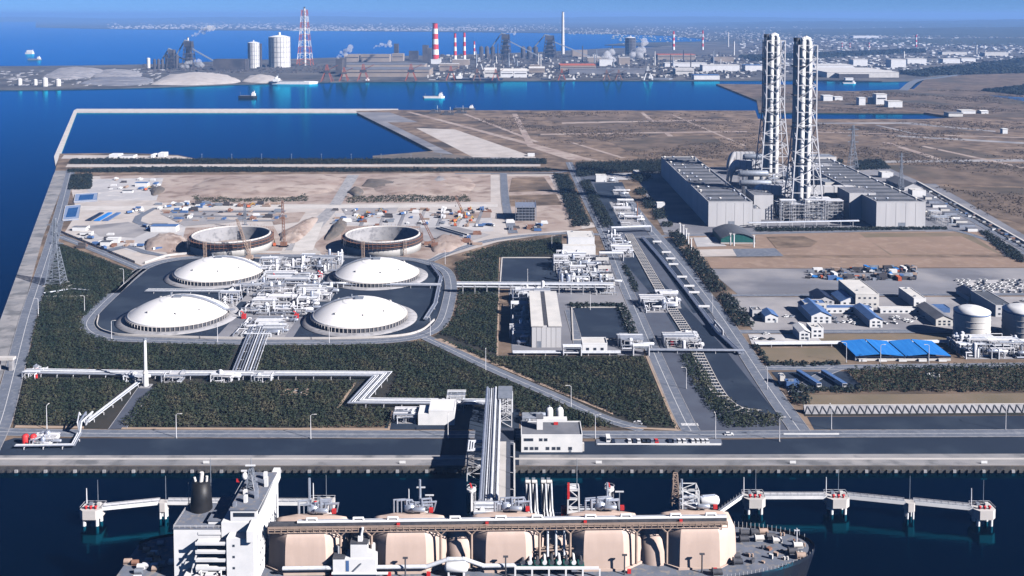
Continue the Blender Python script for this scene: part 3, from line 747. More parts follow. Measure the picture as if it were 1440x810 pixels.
# ring-road parapet
part_wall = ring_c[4:-7]
t = obj('parapet_wall', ribbon(MB(), spline(offs(W(ring_px[2:11], LAND), 6.2)), .3, -.3, LAND + 1.5, 1.6), 'concrete_light')
tag(t, 'low pale parapet along the inside of the near ring road', 'wall')
t = obj('parapet_wall', ribbon(MB(), spline(W([(203, 371), (240, 360), (300, 356.5), (360, 356), (450, 356)], LAND)), .5, -.5, LAND + 2, 2.1), 'concrete_light')
tag(t, 'bright low wall behind the far ring road below the unfinished tanks', 'wall')
# vent mast
p = P(205, 544); zt = ZR(478, p.y)
t = thing('vent_mast', 'tall slender white vent mast standing beside the pipe corridor', 'mast', p)
part('lower_shaft', 'white', t, lambda mb: mb.cyl(p, (p.x, p.y, p.z + 8.5), 1.6, 1.5, 14))
part('collar', 'offwhite', t, lambda mb: mb.cyl((p.x, p.y, p.z + 8.5), (p.x, p.y, p.z + 10), 1.75, 1.1, 14))
part('upper_shaft', 'white', t, lambda mb: mb.cyl((p.x, p.y, p.z + 10), (p.x, p.y, zt), 1.0, .8, 14))
part('tip', 'steel', t, lambda mb: mb.cyl((p.x, p.y, zt), (p.x, p.y, zt + 1.2), 1.0, 1.0, 14))
part('footing', 'concrete', t, lambda mb: mb.cbox(p.x, p.y, LAND, 6, 6, .7))

# pylon on the left shore
def pylon(px, pyb, pyt, w0, label, arms=(.62, .76, .9), m='steel', group=None, n=9, aw=7):
    p = P(px, pyb); zt = ZR(pyt, p.y); H = zt - LAND; th = max(.3, H * .009)
    t = thing('pylon', label, 'pylon', p, group)
    part('tower_body', m, t, lambda mb: (mb.lattice(p.x, p.y, LAND, LAND + H * .6, w0, w0 * .28, n, th), mb.lattice(p.x, p.y, LAND + H * .6, zt, w0 * .28, w0 * .12, n - 2, th)))
    for f in arms:
        z = LAND + H * f
        part('cross_arm', m, t, lambda mb: (mb.bar((p.x - aw, p.y, z), (p.x + aw, p.y, z), th), mb.bar((p.x - aw, p.y, z), (p.x, p.y, z + 2.2), th * .7), mb.bar((p.x + aw, p.y, z), (p.x, p.y, z + 2.2), th * .7)))
    for a in (-1, 1):
        for b in (-1, 1): part('footing', 'concrete_light', t, lambda mb: mb.cbox(p.x + a * w0 / 2, p.y + b * w0 / 2, LAND, 2.4, 2.4, .8))
    return t
pylon(79, 400, 307, 13, 'tall lattice pylon beside the left coast road', n=12)
pylon(1199, 238, 176, 13, 'grey lattice pylon behind the right turbine hall', aw=8)
pylon(1267, 268, 215, 6, 'faint thin lattice mast beside the long shed right of the power station', aw=3)
t = piperack('low pipe run and concrete walkway at the foot of the left pylon', [(62, 414), (100, 408), (125, 410)], 3, 3, 1, .3)
t = obj('walkway', ribbon(MB(), W([(60, 417), (128, 417)]), 1.4, -1.4, LAND + .5, .5), 'concrete_light'); tag(t, 'short pale walkway running right from the left pylon', 'walkway')
t = obj('walkway', ribbon(MB(), W([(78, 414), (104, 398)]), 1.4, -1.4, LAND + .5, .5), 'concrete_light'); tag(t, 'short pale walkway slanting away from the left pylon', 'walkway')
for a, b, lb in ((36, 624, 'red upright tank at the left end of the apron, left of the pair'), (47, 624, 'red upright tank at the left end of the apron, right of the pair')):
    p = P(a, b); t = thing('foam_tank', lb, 'tank', p)
    part('shell', 'red', t, lambda mb: mb.lathe(p.x, p.y, [(1.7, LAND), (1.7, LAND + 4.2), (1.1, LAND + 5), (0, LAND + 5.2)], 14))
    part('foot_ring', 'steel_dark', t, lambda mb: mb.lathe(p.x, p.y, [(1.9, LAND), (1.9, LAND + .4), (1.6, LAND + .4)], 14))
process_unit('small valve station right of the red tanks', (53, 616, 76, 629), 14, 4, 61, frames=1)
process_unit('small pump station with red valves by the left coast road', (42, 520, 58, 534), 12, 4, 62, red=2, frames=1)
a, b = P(-5, 521), P(28, 516)
t = thing('pipe_bridge', 'pale pipe bridge spanning the left coast road', 'bridge', a)
part('deck', 'concrete_light', t, lambda mb: mb.box(a.x - 6, b.x, a.y - 2.0, a.y + 2.0, LAND + 7, LAND + 8.6))
for xx in (b.x - 2, a.x + 1): part('pier', 'concrete', t, lambda mb: mb.box(xx - 1, xx + 1, a.y - 1.6, a.y + 1.6, LAND, LAND + 7))
# ================================================================== SHRUBS AND HEDGES
for label, q, kw in (
    ('dense low shrubs filling the plot between the coast road and the slanting pipe line', [(36, 534), (190, 535), (178, 545), (118, 598), (20, 598)], {}),
    ('dense low shrubs in the long plot in front of the pipe corridor', [(222, 541), (500, 537), (478, 573), (550, 577), (546, 602), (168, 600), (200, 560)], dict(tone=.06)),
    ('dark low shrubs on the slope below the near ring road, left of the pipe trench', [(36, 517), (58, 424), (84, 345), (120, 357), (188, 384), (142, 424), (114, 450), (122, 470), (168, 484), (332, 487), (318, 522), (40, 521)], dict(m='leaf', tone=-.12)),
    ('dark low shrubs on the slope below the near ring road, right of the pipe trench', [(372, 488), (560, 486), (596, 482), (700, 531), (790, 570), (862, 598), (826, 601), (735, 584), (722, 567), (545, 563), (560, 526), (360, 522)], dict(tone=-.02)),
    ('dense shrubs in the triangle between the diagonal road and the plant road', [(612, 476), (700, 503), (905, 504), (948, 600), (912, 600), (860, 580), (760, 540)], dict(tone=.02)),
    ('dark planted bank between the ring road and the square ponds', [(640, 372), (700, 350), (700, 372), (698, 498), (620, 470), (640, 444), (648, 400)], dict(m='leaf', tone=-.14)),
    ('dark shrubs in front of the white substation', [(650, 360), (712, 342), (788, 336), (790, 358), (704, 363)], dict(tone=-.05)),
    ('dense dark shrubs on the long bank right of the parked buses', [(1192, 522), (1260, 518), (1700, 514), (1760, 550), (1215, 552)], dict(tone=-.08, h=3.2)),
    ('dark shrubs beside the lower end of the pipe trench ladder', [(955, 500), (975, 499), (1015, 560), (1050, 578), (1100, 586), (1098, 599), (1020, 602), (985, 560)], dict(tone=-.05)),
    ('small dark shrub patch behind the control building', [(790, 578), (822, 582), (862, 600), (800, 603)], {}),
):
    shrubs('shrub_thicket', label, 'shrubs', W(q), **kw)
for label, q, h in (
    ('long dark hedge along the dyke behind the construction site', [(100, 225), (768, 225), (768, 231), (98, 231)], 3.5),
    ('thin dark hedge along the upper edge of the construction site', [(96, 239), (240, 236), (490, 238), (775, 238), (775, 241), (96, 243)], 3),
    ('square dark shrub block at the upper left corner of the construction site', [(100, 247), (130, 245), (128, 266), (96, 267)], 2.4),
    ('dark tree belt left of the upper plant road', [(778, 246), (800, 248), (830, 318), (806, 320)], 4),
    ('dark tree belt right of the upper plant road', [(816, 258), (828, 256), (862, 318), (848, 322)], 5),
    ('dark grove behind the water treatment yard', [(810, 232), (935, 228), (938, 245), (880, 243), (812, 250)], 6),
    ('dark grove in the shadow of the left turbine hall', [(884, 250), (905, 245), (918, 252), (900, 258)], 6),
    ('narrow hedge right of the plant road beside the square pond', [(875, 374), (881, 373), (899, 411), (893, 412)], 2.5),
    ('clipped hedge on the right of the lower square pond', [(866, 431), (880, 431), (898, 472), (885, 474)], 2.5),
    ('thin hedge along the top of the lower square pond', [(800, 428), (876, 428), (878, 432), (802, 434)], 2.2),
    ('dark hedge in front of the turbine hall beside the lawn', [(940, 328), (958, 327), (970, 347), (952, 348)], 3.5),
    ('dark hedge left of the brown lawn', [(957, 352), (977, 350), (1022, 411), (998, 412)], 3.5),
    ('dark hedge left of the works yard', [(1008, 417), (1028, 416), (1062, 460), (1036, 461)], 3.5),
    ('round shrub bed below the dark turbine hall wall', [(892, 268), (905, 266), (911, 274), (898, 276)], 3.5),
    ('second round shrub bed below the dark turbine hall wall', [(902, 280), (916, 278), (923, 292), (908, 294)], 3.5),
    ('third round shrub bed below the dark turbine hall wall', [(917, 298), (932, 296), (938, 308), (922, 310)], 3.5),
    ('fourth small shrub bed at the corner of the dark turbine hall', [(930, 314), (944, 313), (945, 319), (933, 320)], 2.5),
    ('thin dark hedge along the foot of the turbine halls', [(1062, 322), (1330, 320), (1332, 323), (1062, 326)], 2),
    ('dark hedge curving round the olive grass plot', [(1060, 488), (1066, 488), (1084, 511), (1180, 510), (1182, 514), (1080, 516)], 2),
    ('dark hedge clump at the corner of the bus yard', [(1108, 548), (1128, 546), (1142, 570), (1118, 572)], 3.5),
    ('dark hedge along the front of the bus yard', [(1120, 546), (1215, 545), (1215, 552), (1126, 553)], 2.6),
    ('narrow dark hedge at the lower right plant road', [(1000, 560), (1008, 560), (1018, 575), (1010, 577)], 2),
    ('scrub round the pylon behind the right turbine hall', [(1200, 228), (1238, 226), (1252, 238), (1205, 240)], 4),
    ('dark scrub behind the chimney bases', [(1150, 227), (1185, 226), (1185, 231), (1150, 232)], 4),
    ('hedge along the right edge of the sports lawn', [(1376, 326), (1388, 326), (1440, 360), (1440, 372), (1414, 360)], 2.5),
):
    shrubs('hedge', label, 'hedge', W(q), h=h, m='leaf_dark', kind=None, gap=3.0 if h > 2.4 else 2.4, size=.7, leaves=16)
print('shrub triangles', TRIS)

for lb, q in (('sparse olive scrub on the shoulder of the spoil field, left', [(270, 275), (430, 272), (432, 283), (275, 285)]), ('sparse olive scrub on the shoulder of the spoil field, right', [(486, 277), (650, 272), (664, 283), (490, 285)])):
    shrubs('scrub', lb, 'scrub', W(q), h=1.2, gap=4.2, leaves=8, size=.8, tone=.2)
for lb, q in (('dry scrub scattered over the reclaimed field left of the chimneys', [(640, 158), (1060, 157), (1065, 225), (860, 226), (760, 205)]), ('dry scrub scattered over the field right of the chimneys', [(1150, 168), (1500, 172), (1600, 300), (1420, 320), (1270, 238), (1150, 228)]), ('dry scrub on the bank beyond the narrow channel', [(1070, 130), (1440, 125), (1500, 160), (1330, 160), (1070, 155)])):
    shrubs('scrub', lb, 'scrub', W(q), h=1.0, gap=7.5, leaves=5, size=1.1, tone=.02, m='leaf_dry', patchy=.75)
# ================================================================== POWER STATION
def hall(label, x0, x1, y0, y1, h, bays, seed):
    rn = random.Random(seed); z = LAND; t = thing('turbine_hall', label, 'power station', ((x0 + x1) / 2, (y0 + y1) / 2, z))
    part('wall', 'cladding', t, lambda mb: mb.box(x0, x1, y0, y1, z - .3, z + h))
    rf = part('roof', 'roof_grey', t, lambda mb: mb.box(x0 + .4, x1 - .4, y0 + .4, y1 - .4, z + h, z + h + .2))
    def pa(mb):
        for a, b, c, d in ((x0 - .1, x1 + .1, y0 - .1, y0 + .5), (x0 - .1, x1 + .1, y1 - .5, y1 + .1), (x0 - .1, x0 + .5, y0 + .5, y1 - .5), (x1 - .5, x1 + .1, y0 + .5, y1 - .5)): mb.box(a, b, c, d, z + h + .003, z + h + 1.1)
    part('parapet', 'cladding', t, pa)
    nb = max(3, int((x1 - x0) / 9))
    for i in range(1, nb):
        xx = x0 + (x1 - x0) * i / nb
        part('wall_rib', 'cladding', t, lambda mb: mb.box(xx - .12, xx + .12, y0 - .14, y0 - .002, z, z + h - .3))
    for k in range(bays):
        yy = y0 + (y1 - y0) * (k + .5) / bays
        part('roof_monitor', 'roof_dark', rf, lambda mb: mb.box(x0 + 5, x1 - 6, yy - 1.2, yy + 1.2, z + h + .2, z + h + 1.5))
        for xx in (x0 + 4, x1 - 5, x0 + (x1 - x0) * .33):
            if rn.random() < .8:
                s = rn.uniform(1.4, 2.3)
                part('roof_ventilator', 'pipe_silver' if rn.random() < .6 else 'offwhite', rf, lambda mb: mb.lathe(xx + rn.uniform(-1, 1), yy + 4, [(s * .7, z + h + .2), (s * .7, z + h + 1.5), (s, z + h + 1.7), (s, z + h + 2.4), (0, z + h + 3)], 10))
    part('side_conduit', 'steel', t, lambda mb: mb.box(x1 - 1.6, x1 - .9, y0 + 4, y1 - 4, z + h + .3, z + h + 1.2))
    part('loading_door', 'steel', t, lambda mb: mb.box(x0 + (x1 - x0) * .45, x0 + (x1 - x0) * .6, y0 - .12, y0 + .05, z, z + 6))
    return t
A, B = P(996, 319), P(1058, 319)
hA = ZR(285, A.y) - LAND
yA1 = P(930, 268).y
hall('left turbine hall with grey ventilated roof and dark shaded side wall', A.x, B.x, A.y, A.y + 330, hA, 14, 3)
C, D = P(1232, 321), P(1301, 321); hC = ZR(285, C.y) - LAND
hall('right turbine hall with grey roof dotted with ventilators', C.x, D.x, C.y, C.y + 310, hC, 14, 4)
for lb, a, b, yb, yt, dep, m in (('pale annex block joined to the right side of the left turbine hall', 1060, 1087, 309, 275, 40, 'cladding'),
        ('low annex in front of the left turbine hall corner', 1058.5, 1070, 318.5, 294, 22, 'cladding'),
        ('tall grey boiler block left of the right turbine hall', 1194, 1231, 309, 272, 40, 'cladding'),
        ('low step block at the front left corner of the right turbine hall', 1231.5, 1241, 320.4, 301, 16, 'cladding')):
    building('annex_block', lb, 'building', xyz(a, b, yb, yt, dep), m, 'roof_grey', door=False, units=4, seed=5)
x0, x1 = P(1088, 316).x, P(1193, 316).x
# boiler (heat recovery) blocks in two rows between the halls
k = 0
for lb, a, b, yb, h, dep in (
        ('pale boiler house behind the left annex, nearest the camera', 1092, 1106, 296, 24, 28),
        ('pale boiler house left of the rear chimney', 1060, 1090, 268, 22, 34),
        ('pale boiler house beyond the rear chimney base', 1050, 1085, 248, 22, 26),
        ('pale boiler house right of the front chimney', 1160, 1186, 288, 26, 30),
        ('pale boiler house right of the rear chimney', 1150, 1190, 262, 24, 34),
        ('rearmost pale boiler house beside the right turbine hall roof', 1140, 1176, 243, 22, 30)):
    k += 1; t = building('boiler_house', lb, 'boiler house', xyz(a, b, yb, 0, dep, h), 'offwhite', 'steel', door=False, units=5, seed=k)
def duct(label, px, yb, x2, z0, z1, dy, m='steel_white', seed=0):
    """rectangular flue duct with a bent, rounded intake end and trestle legs"""
    A = P(px, yb); B = XC(x2, A.y, z0 + LAND); t = thing('flue_duct', label, 'duct', (A.x, A.y, LAND))
    lo, hi = min(A.x, B), max(A.x, B); zz0, zz1 = LAND + z0, LAND + z1
    part('casing', m, t, lambda mb: mb.box(lo + 4, hi, A.y, A.y + dy, zz0, zz1))
    def bend(mb):
        n = 8; r = zz1 - LAND - 2; vs = []
        for i in range(n + 1):
            a = math.pi / 2 * i / n
            for rr in (r, r - (zz1 - zz0)):
                for yy in (A.y, A.y + dy): vs.append((lo + 4 - rr * math.sin(a) * .45, yy, LAND + 2 + rr * math.cos(a)))
        fs = []
        for i in range(n):
            o = i * 4; fs += [(o, o + 1, o + 5, o + 4), (o + 2, o + 6, o + 7, o + 3), (o, o + 4, o + 6, o + 2), (o + 1, o + 3, o + 7, o + 5)]
        mb.add(vs, fs, True)
    part('bend', m, t, bend)
    for i in range(5):
        xx = lo + 6 + (hi - lo - 8) * i / 4
        part('stiffener', 'steel', t, lambda mb: mb.box(xx - .2, xx + .2, A.y - .25, A.y + dy + .25, zz0 - .2, zz1 + .25))
        part('trestle_leg', 'steel_white', t, lambda mb: (mb.bar((xx, A.y + .5, LAND), (xx, A.y + .5, zz0), .4), mb.bar((xx, A.y + dy - .5, LAND), (xx, A.y + dy - .5, zz0), .4), mb.bar((xx, A.y + .5, LAND), (xx, A.y + dy - .5, zz0), .25)))
duct('front left flue duct leading from the boilers to the front chimney', 1066, 300, 1122, 20, 31, 11)
duct('rear left flue duct leading to the rear chimney', 1034, 262, 1080, 22, 33, 11)
duct('front right flue duct bridging from the front chimney to the right boilers', 1136, 297, 1205, 19, 28, 10, 'cladding')
duct('rear right flue duct behind the front chimney', 1120, 262, 1170, 18, 28, 10)
duct('low duct behind the left turbine hall roof edge', 1030, 240, 1062, 16, 26, 10, 'cladding')
for i, (a, b, rr) in enumerate(((1044, 275, 4), (1050, 248, 4), (1046, 290, 3.5))):
    p = P(a, b); t = thing('air_intake_drum', ('grey round air duct by the rear left duct', 'grey round air duct near the rear chimney base', 'grey round air duct behind the left annex')[i], 'vessel', p)
    part('shell', 'steel', t, lambda mb: mb.hcyl(p.x - 4, p.x + 34, p.y + 8, LAND + 26, rr, 16))
    part('saddle', 'steel', t, lambda mb: (mb.box(p.x + 2, p.x + 4, p.y + 3, p.y + 13, LAND, LAND + 22), mb.box(p.x + 24, p.x + 26, p.y + 3, p.y + 13, LAND, LAND + 22)))
for i in range(2):
    process_unit(('steelwork and pipes round the front chimney foot', 'steelwork and pipes round the rear chimney foot')[i], ((1095, 300, 1190, 312), (1075, 262, 1150, 274))[i], 40, 22, 70 + i, frames=9, m=('steel_white', 'steel', 'pipe_silver'))
process_unit('boiler steelwork left of the front chimney', (1086, 290, 1104, 312), 14, 22, 75, frames=6)
process_unit('transformers and switchgear right of the right turbine hall', (1305, 296, 1330, 318), 16, 6, 76, frames=2, m=('pipe_silver', 'steel', 'offwhite'))

def chimney(px, pyb, pyt, w0, w1, label):
    p = P(px, pyb); zt = ZR(pyt, p.y); x, y = p.x, p.y; m = MPP(y)
    t = thing('lattice_chimney', label, 'chimney', p)
    W0, W1 = w0 * m, w1 * m
    zk = LAND + (zt - LAND) * .52
    hx = -.5 * m * 0
    # supporting steel tower: legs, rings and diagonals
    def ring(f):
        ww = (W0 + (W1 - W0) * min(1, f / .55)) / 2; zz = LAND + (zt - 8 - LAND) * f
        return [Vector((x + 2.5 + a * ww, y + b * ww * .9, zz)) for a, b in ((-1, -1), (1, -1), (1, 1), (-1, 1))]
    N = 13; th = 1.05
    for i in range(4): part('tower_leg', 'steel_white', t, lambda mb: [mb.bar(ring(k / N)[i], ring((k + 1) / N)[i], th * 1.15) for k in range(N)])
    for k in range(N):
        def br(mb):
            a, b = ring(k / N), ring((k + 1) / N)
            for i in range(4):
                j = (i + 1) % 4; mb.bar(b[i], b[j], th * .7)
                if k % 2: mb.bar(a[i], b[j], th * .65)
                else: mb.bar(a[j], b[i], th * .65)
        part('tower_bracing', 'steel_white', t, br)
    r = 3.4
    for i, (dx, dy, m_) in enumerate(((-6.6, 1.5, 'offwhite'), (-1.2, -2.2, 'white'), (6.2, -1.0, 'white'), (1.5, 5.5, 'offwhite'))):
        f = part('flue', m_, t, lambda mb: mb.cyl((x + dx, y + dy, LAND + 14), (x + dx, y + dy, zt - 4), r, r * .92, 16))
        for q in range(1, 4):
            zz = LAND + 20 + (zt - LAND - 30) * q / 4
            part('flue_collar', 'steel_dark' if i == 0 else 'offwhite', f, lambda mb: mb.lathe(x + dx, y + dy, [(r, zz), (r + .5, zz), (r + .5, zz + .9), (r, zz + .9)], 16))
    part('flue_head', 'white', t, lambda mb: mb.tube([Vector((x - 1.2, y - 2.2, zt - 6)), Vector((x - .6, y - 2.2, zt - 1.8)), Vector((x + 2.4, y - 1.8, zt - .4)), Vector((x + 5.4, y - 1.2, zt - 1.8)), Vector((x + 6.2, y - 1, zt - 6))], 2.5, 12))
    part('flue_cap', 'steel_dark', t, lambda mb: mb.cyl((x - 6.6, y + 1.5, zt - 4), (x - 6.6, y + 1.5, zt), 3.6, 3.6, 16))
    for q in (.3, .5, .68, .84):
        zz = LAND + (zt - LAND) * q
        part('gallery', 'steel_dark', t, lambda mb: (mb.box(x - 10.6, x + 3, y - 6.2, y - 5.2, zz, zz + 1.2), mb.box(x - 10.9, x - 10, y - 5, y + 6, zz, zz + 1.2)))
    part('footing', 'concrete', t, lambda mb: mb.cbox(x + 2.5, y, LAND, W0 + 4, W0 + 4, 1))
chimney(1126, 305, 53, 46, 26, 'front twin-flue chimney in a white lattice tower, right of the pair')
chimney(1083, 266, 48, 44, 25, 'rear twin-flue chimney in a white lattice tower, left of the pair')
piperack('raised white pipe rack along the front of the power station', [(1052, 321), (1206, 318)], 7, 5, 5.5, .5, 12, tiers=1)
t = building('long_shed', 'long grey roofed shed right of the right turbine hall', 'shed', xyz(1272, 1298, 268, 258, 62), 'cladding', 'roof_grey', 'gable', door=False)
building('small_office', 'small white office left of the long shed', 'building', xyz(1240, 1256, 250, 243, 14), 'white', 'offwhite', units=2)
building('small_office', 'small white office at the near end of the long shed', 'building', xyz(1283, 1302, 277, 268, 14), 'white', 'offwhite', units=2)
for i in range(9):
    f = i / 8; p = P(1306 + 62 * f, 281 + 45 * f); s = 4 + (i * 7 % 5)
    t = thing('storage_cabin', oname[i] + ' pale cabin from the turbine hall in the row beside the perimeter road', 'cabin', p, 'cabins beside the perimeter road')
    part('wall', ('offwhite', 'pipe_silver', 'white')[i % 3], t, lambda mb: mb.box(p.x - s, p.x + s, p.y, p.y + 6, LAND, LAND + 3.5))
    part('roof', 'roof_grey', t, lambda mb: mb.box(p.x - s - .3, p.x + s + .3, p.y - .3, p.y + 6.3, LAND + 3.5, LAND + 3.9))
t = obj('canal_wall', ribbon(MB(), W([(1290, 257), (1340, 285), (1440, 342), (1560, 410)]), 1.2, -1.2, LAND + 2.4, 2.5), 'concrete_light'); tag(t, 'pale wall along the right edge of the power station', 'wall')
t = obj('drain_channel', ribbon(MB(), W([(1296, 262), (1340, 289), (1440, 347), (1560, 416)]), 2, -2, LAND + .9), 'quay_face'); t['kind'] = 'structure'
# gymnasium and courts
x0, x1, y0, y1, z0, z1 = xyz(1014, 1062, 343, 327, 42)
t = thing('gymnasium', 'dark curved-roof gymnasium with green front wall', 'building', ((x0 + x1) / 2, y0, LAND))
def arc(k, n=10): return x0 + (x1 - x0) * k / n, z1 - 3 + 5 * math.sin(math.pi * k / n) - 3
def gw(mb):
    for yy in (y0, y1 - .5):
        pts = [(x0, yy, z0)] + [(arc(k)[0], yy, arc(k)[1]) for k in range(11)] + [(x1, yy, z0)]
        mb.add(pts, [tuple(range(len(pts)))[::-1] if yy == y0 else tuple(range(len(pts)))])
    mb.box(x0, x0 + .4, y0 + .01, y1 - .51, z0, arc(0)[1]); mb.box(x1 - .4, x1, y0 + .01, y1 - .51, z0, arc(0)[1])
part('wall', 'green_dark', t, gw)
for k in range(10):
    a, b = arc(k), arc(k + 1)
    part('roof_strip', 'roof_dark', t, lambda mb: mb.add([(a[0], y0 - 1, a[1] + .1), (b[0], y0 - 1, b[1] + .1), (b[0], y1 + 1, b[1] + .1), (a[0], y1 + 1, a[1] + .1), (a[0], y0 - 1, a[1] + .5), (b[0], y0 - 1, b[1] + .5), (b[0], y1 + 1, b[1] + .5), (a[0], y1 + 1, a[1] + .5)], [(0, 1, 5, 4), (4, 5, 6, 7), (2, 3, 7, 6), (3, 2, 1, 0)]))
part('plinth', 'sand', t, lambda mb: mb.box(x0 - .3, x1 + .3, y0 - .3, y0 - .01, z0, z0 + 1.4))
sheet('tennis_court', [(1030, 350), (1090, 349), (1102, 360), (1036, 361)], 'road', 4)
sheet('court_yard', [(975, 334), (1005, 333), (1022, 346), (980, 347)], 'pale_ground', 4)
sheet('court_lawn', [(978, 351), (1030, 350), (1036, 360), (982, 361)], 'sand', 4)
sheet('dark_turf', [(1078, 333), (1130, 332), (1150, 340), (1140, 347), (1092, 349)], 'field', 4.5)  # patch of turf in a darker mottled brown
# ================================================================== MIDDLE PLANT AND RIGHT-HAND YARDS
t = building('substation', 'white flat-roofed substation with a lower front block beside the plant road', 'building', xyz(799, 836, 356, 334, 26), 'white', 'offwhite', units=3, door=False)
x0, x1, y0, y1, z0, z1 = xyz(791, 837, 357, 344, 9)
part('front_block', 'white', t, lambda mb: mb.box(x0, x1, y0 - 4, y0 + 4.5, z0, z1 - .4)); part('front_roof', 'offwhite', t, lambda mb: mb.box(x0 + .4, x1 - .4, y0 - 3.6, y0 + 4, z1 - .4, z1 - .2))
# compressor house
x0, x1, y0, y1, z0, z1 = xyz(748, 789, 489, 459, 82)
t = thing('compressor_house', 'long pale blue-grey roofed compressor house with a raised ridge', 'building', ((x0 + x1) / 2, y0, LAND))
part('wall', 'cladding', t, lambda mb: mb.box(x0, x1, y0, y1, z0 - .2, z1))
for a, b in ((x0 - .5, x0 + (x1 - x0) * .4), (x0 + (x1 - x0) * .56, x1 + .5)):
    rp = part('roof_panel', 'offwhite', t, lambda mb: mb.box(a, b, y0 - .5, y1 + .5, z1 + .004, z1 + .6))
part('ridge_vent', 'steel_dark', t, lambda mb: mb.box(x0 + (x1 - x0) * .405, x0 + (x1 - x0) * .555, y0 + 2, y1, z1 + .004, z1 + .4))
for i in range(1, 6):
    xx = x0 + (x1 - x0) * i / 6; part('wall_rib', 'cladding', t, lambda mb: mb.box(xx - .1, xx + .1, y0 - .12, y0 - .002, z0, z1 - .3))
part('loading_door', 'steel', t, lambda mb: mb.box(x0 + 3, x0 + 6.5, y0 - .1, y0 + .05, z0, z0 + 4.5))
# process trains
for i, (lb, px, n, h, red) in enumerate((
        ('tall white vaporiser frames left of the process block', (783, 362, 799, 412), 30, 12, 0),
        ('white process pipework in the middle of the process block', (801, 360, 828, 412), 60, 8, 0),
        ('right row of white equipment with red cabinets in the process block', (829, 366, 858, 415), 44, 7, 2),
        ('white pipework tower behind the compressor house', (721, 417, 772, 436), 40, 13, 0),
        ('shaded pipework left of the compressor house', (721, 440, 745, 486), 34, 9, 0),
        ('small white equipment group right of the guard house', (873, 478, 902, 492), 24, 6, 0),
        ('silver tanks and pipes beside the pipe ladder', (905, 424, 940, 440), 22, 6, 0),
        ('blue and white pumps below the pipe ladder bend', (925, 412, 952, 434), 22, 6, 0),
        ('white equipment with a red vessel at the pipe ladder crossing', (935, 474, 982, 492), 30, 6, 2),
        ('white pipework along the upper ladder road', (858, 330, 882, 362), 30, 7, 0),
        ('pumps in the water treatment yard', (865, 284, 900, 318), 26, 4, 0),
        ('white tanks and pipes by the storage tanks on the right', (1345, 485, 1436, 505), 70, 9, 0))):
    process_unit(lb, px, n, h, 100 + i, red=red, frames=3 if i not in (3, 11) else 6)
for i, y in enumerate((372, 384, 396, 408)):
    x0, x1, y0, y1, z0, z1 = xyz(838 + i * 3, 856 + i * 3, y, 0, 8, 6)
    t = thing('air_cooler', ('first', 'second', 'third', 'fourth')[i] + ' white fan cooler from the top of the right process row', 'cooler', (x0, y0, LAND), 'fan coolers in the process block')
    part('casing', 'offwhite', t, lambda mb: mb.box(x0, x1, y0, y1, LAND + 3.5, LAND + 6))
    for k in range(3):
        xx = x0 + (x1 - x0) * (k + .5) / 3; part('fan', 'steel_dark', t, lambda mb: mb.cyl((xx, (y0 + y1) / 2, LAND + 6), (xx, (y0 + y1) / 2, LAND + 6.7), 1.9, seg=14))
    for xx in (x0 + .5, x1 - .5):
        for yy in (y0 + .5, y1 - .5): part('leg', 'steel_white', t, lambda mb: mb.bar((xx, yy, LAND), (xx, yy, LAND + 3.5), .4))
piperack('raised white pipe rack from the ring road past the square pond', [(643, 412), (862, 413)], 6, 6, 5.0, .45, 9, tiers=2)
piperack('low white pipe run in front of the compressor house', [(722, 499), (872, 499)], 4, 4, 1.4, .5, 12)
piperack('low white pipe run from the road arch to the pipe ladder', [(912, 496), (1046, 497)], 3, 3, 1.4, .5, 12)
def pipe_bridge(lb, a, b, h, w=5):
    A, B = P(*a), P(*b); t = thing('pipe_bridge', lb, 'bridge', A)
    for i in range(4):
        d = (i - 1.5) * w / 4; u = Vector((0, d, 0))
        part('pipe', 'pipe_white', t, lambda mb: mb.tube([A + u + Vector((0, 0, .5)), A + u + Vector((0, 0, h)), B + u + Vector((0, 0, h)), B + u + Vector((0, 0, .5))], .5, 8))
    for q in (A, B):
        part('portal', 'steel_white', t, lambda mb: (mb.bar(q + Vector((0, -w / 2, 0)), q + Vector((0, -w / 2, h)), .5), mb.bar(q + Vector((0, w / 2, 0)), q + Vector((0, w / 2, h)), .5), mb.bar(q + Vector((0, -w / 2, h - .6)), q + Vector((0, w / 2, h - .6)), .5)))
    part('girder', 'steel', t, lambda mb: (mb.bar(A + Vector((0, -w / 2, h - .9)), B + Vector((0, -w / 2, h - .9)), .5), mb.bar(A + Vector((0, w / 2, h - .9)), B + Vector((0, w / 2, h - .9)), .5)))
pipe_bridge('white pipe arch over the plant road beside the guard house', (890, 499), (912, 499), 6.5)
pipe_bridge('white pipe arch left of the guard house', (792, 499), (817, 499), 6)
pipe_bridge('white pipe gantry over the plant road below the substation', (843, 366), (876, 366), 7, 7)
pipe_bridge('white pipe gantry across the upper pipe ladder', (860, 328), (915, 326), 6, 5)
pipe_bridge('white pipe gantry over the right plant road', (1005, 461), (1016, 474), 5, 4)
building('guard_house', 'small white flat-roofed house with three windows in front of the square pond', 'building', xyz(819, 854, 498, 484, 12), 'white', 'offwhite', win=(3, 1, 1.8, 1.6), door=False, par=.8)
# pond kerbs
for lb, q in (('pale kerb round the upper square pond', [(706, 363), (777, 363), (790, 405), (703, 405), (706, 363)]), ('pale kerb round the lower square pond', [(804, 433), (871, 433), (889, 477), (806, 479), (804, 433)])):
    t = obj('kerb_wall', ribbon(MB(), W(q), .5, -.5, LAND + .9, 1), 'concrete_light'); tag(t, lb, 'kerb')
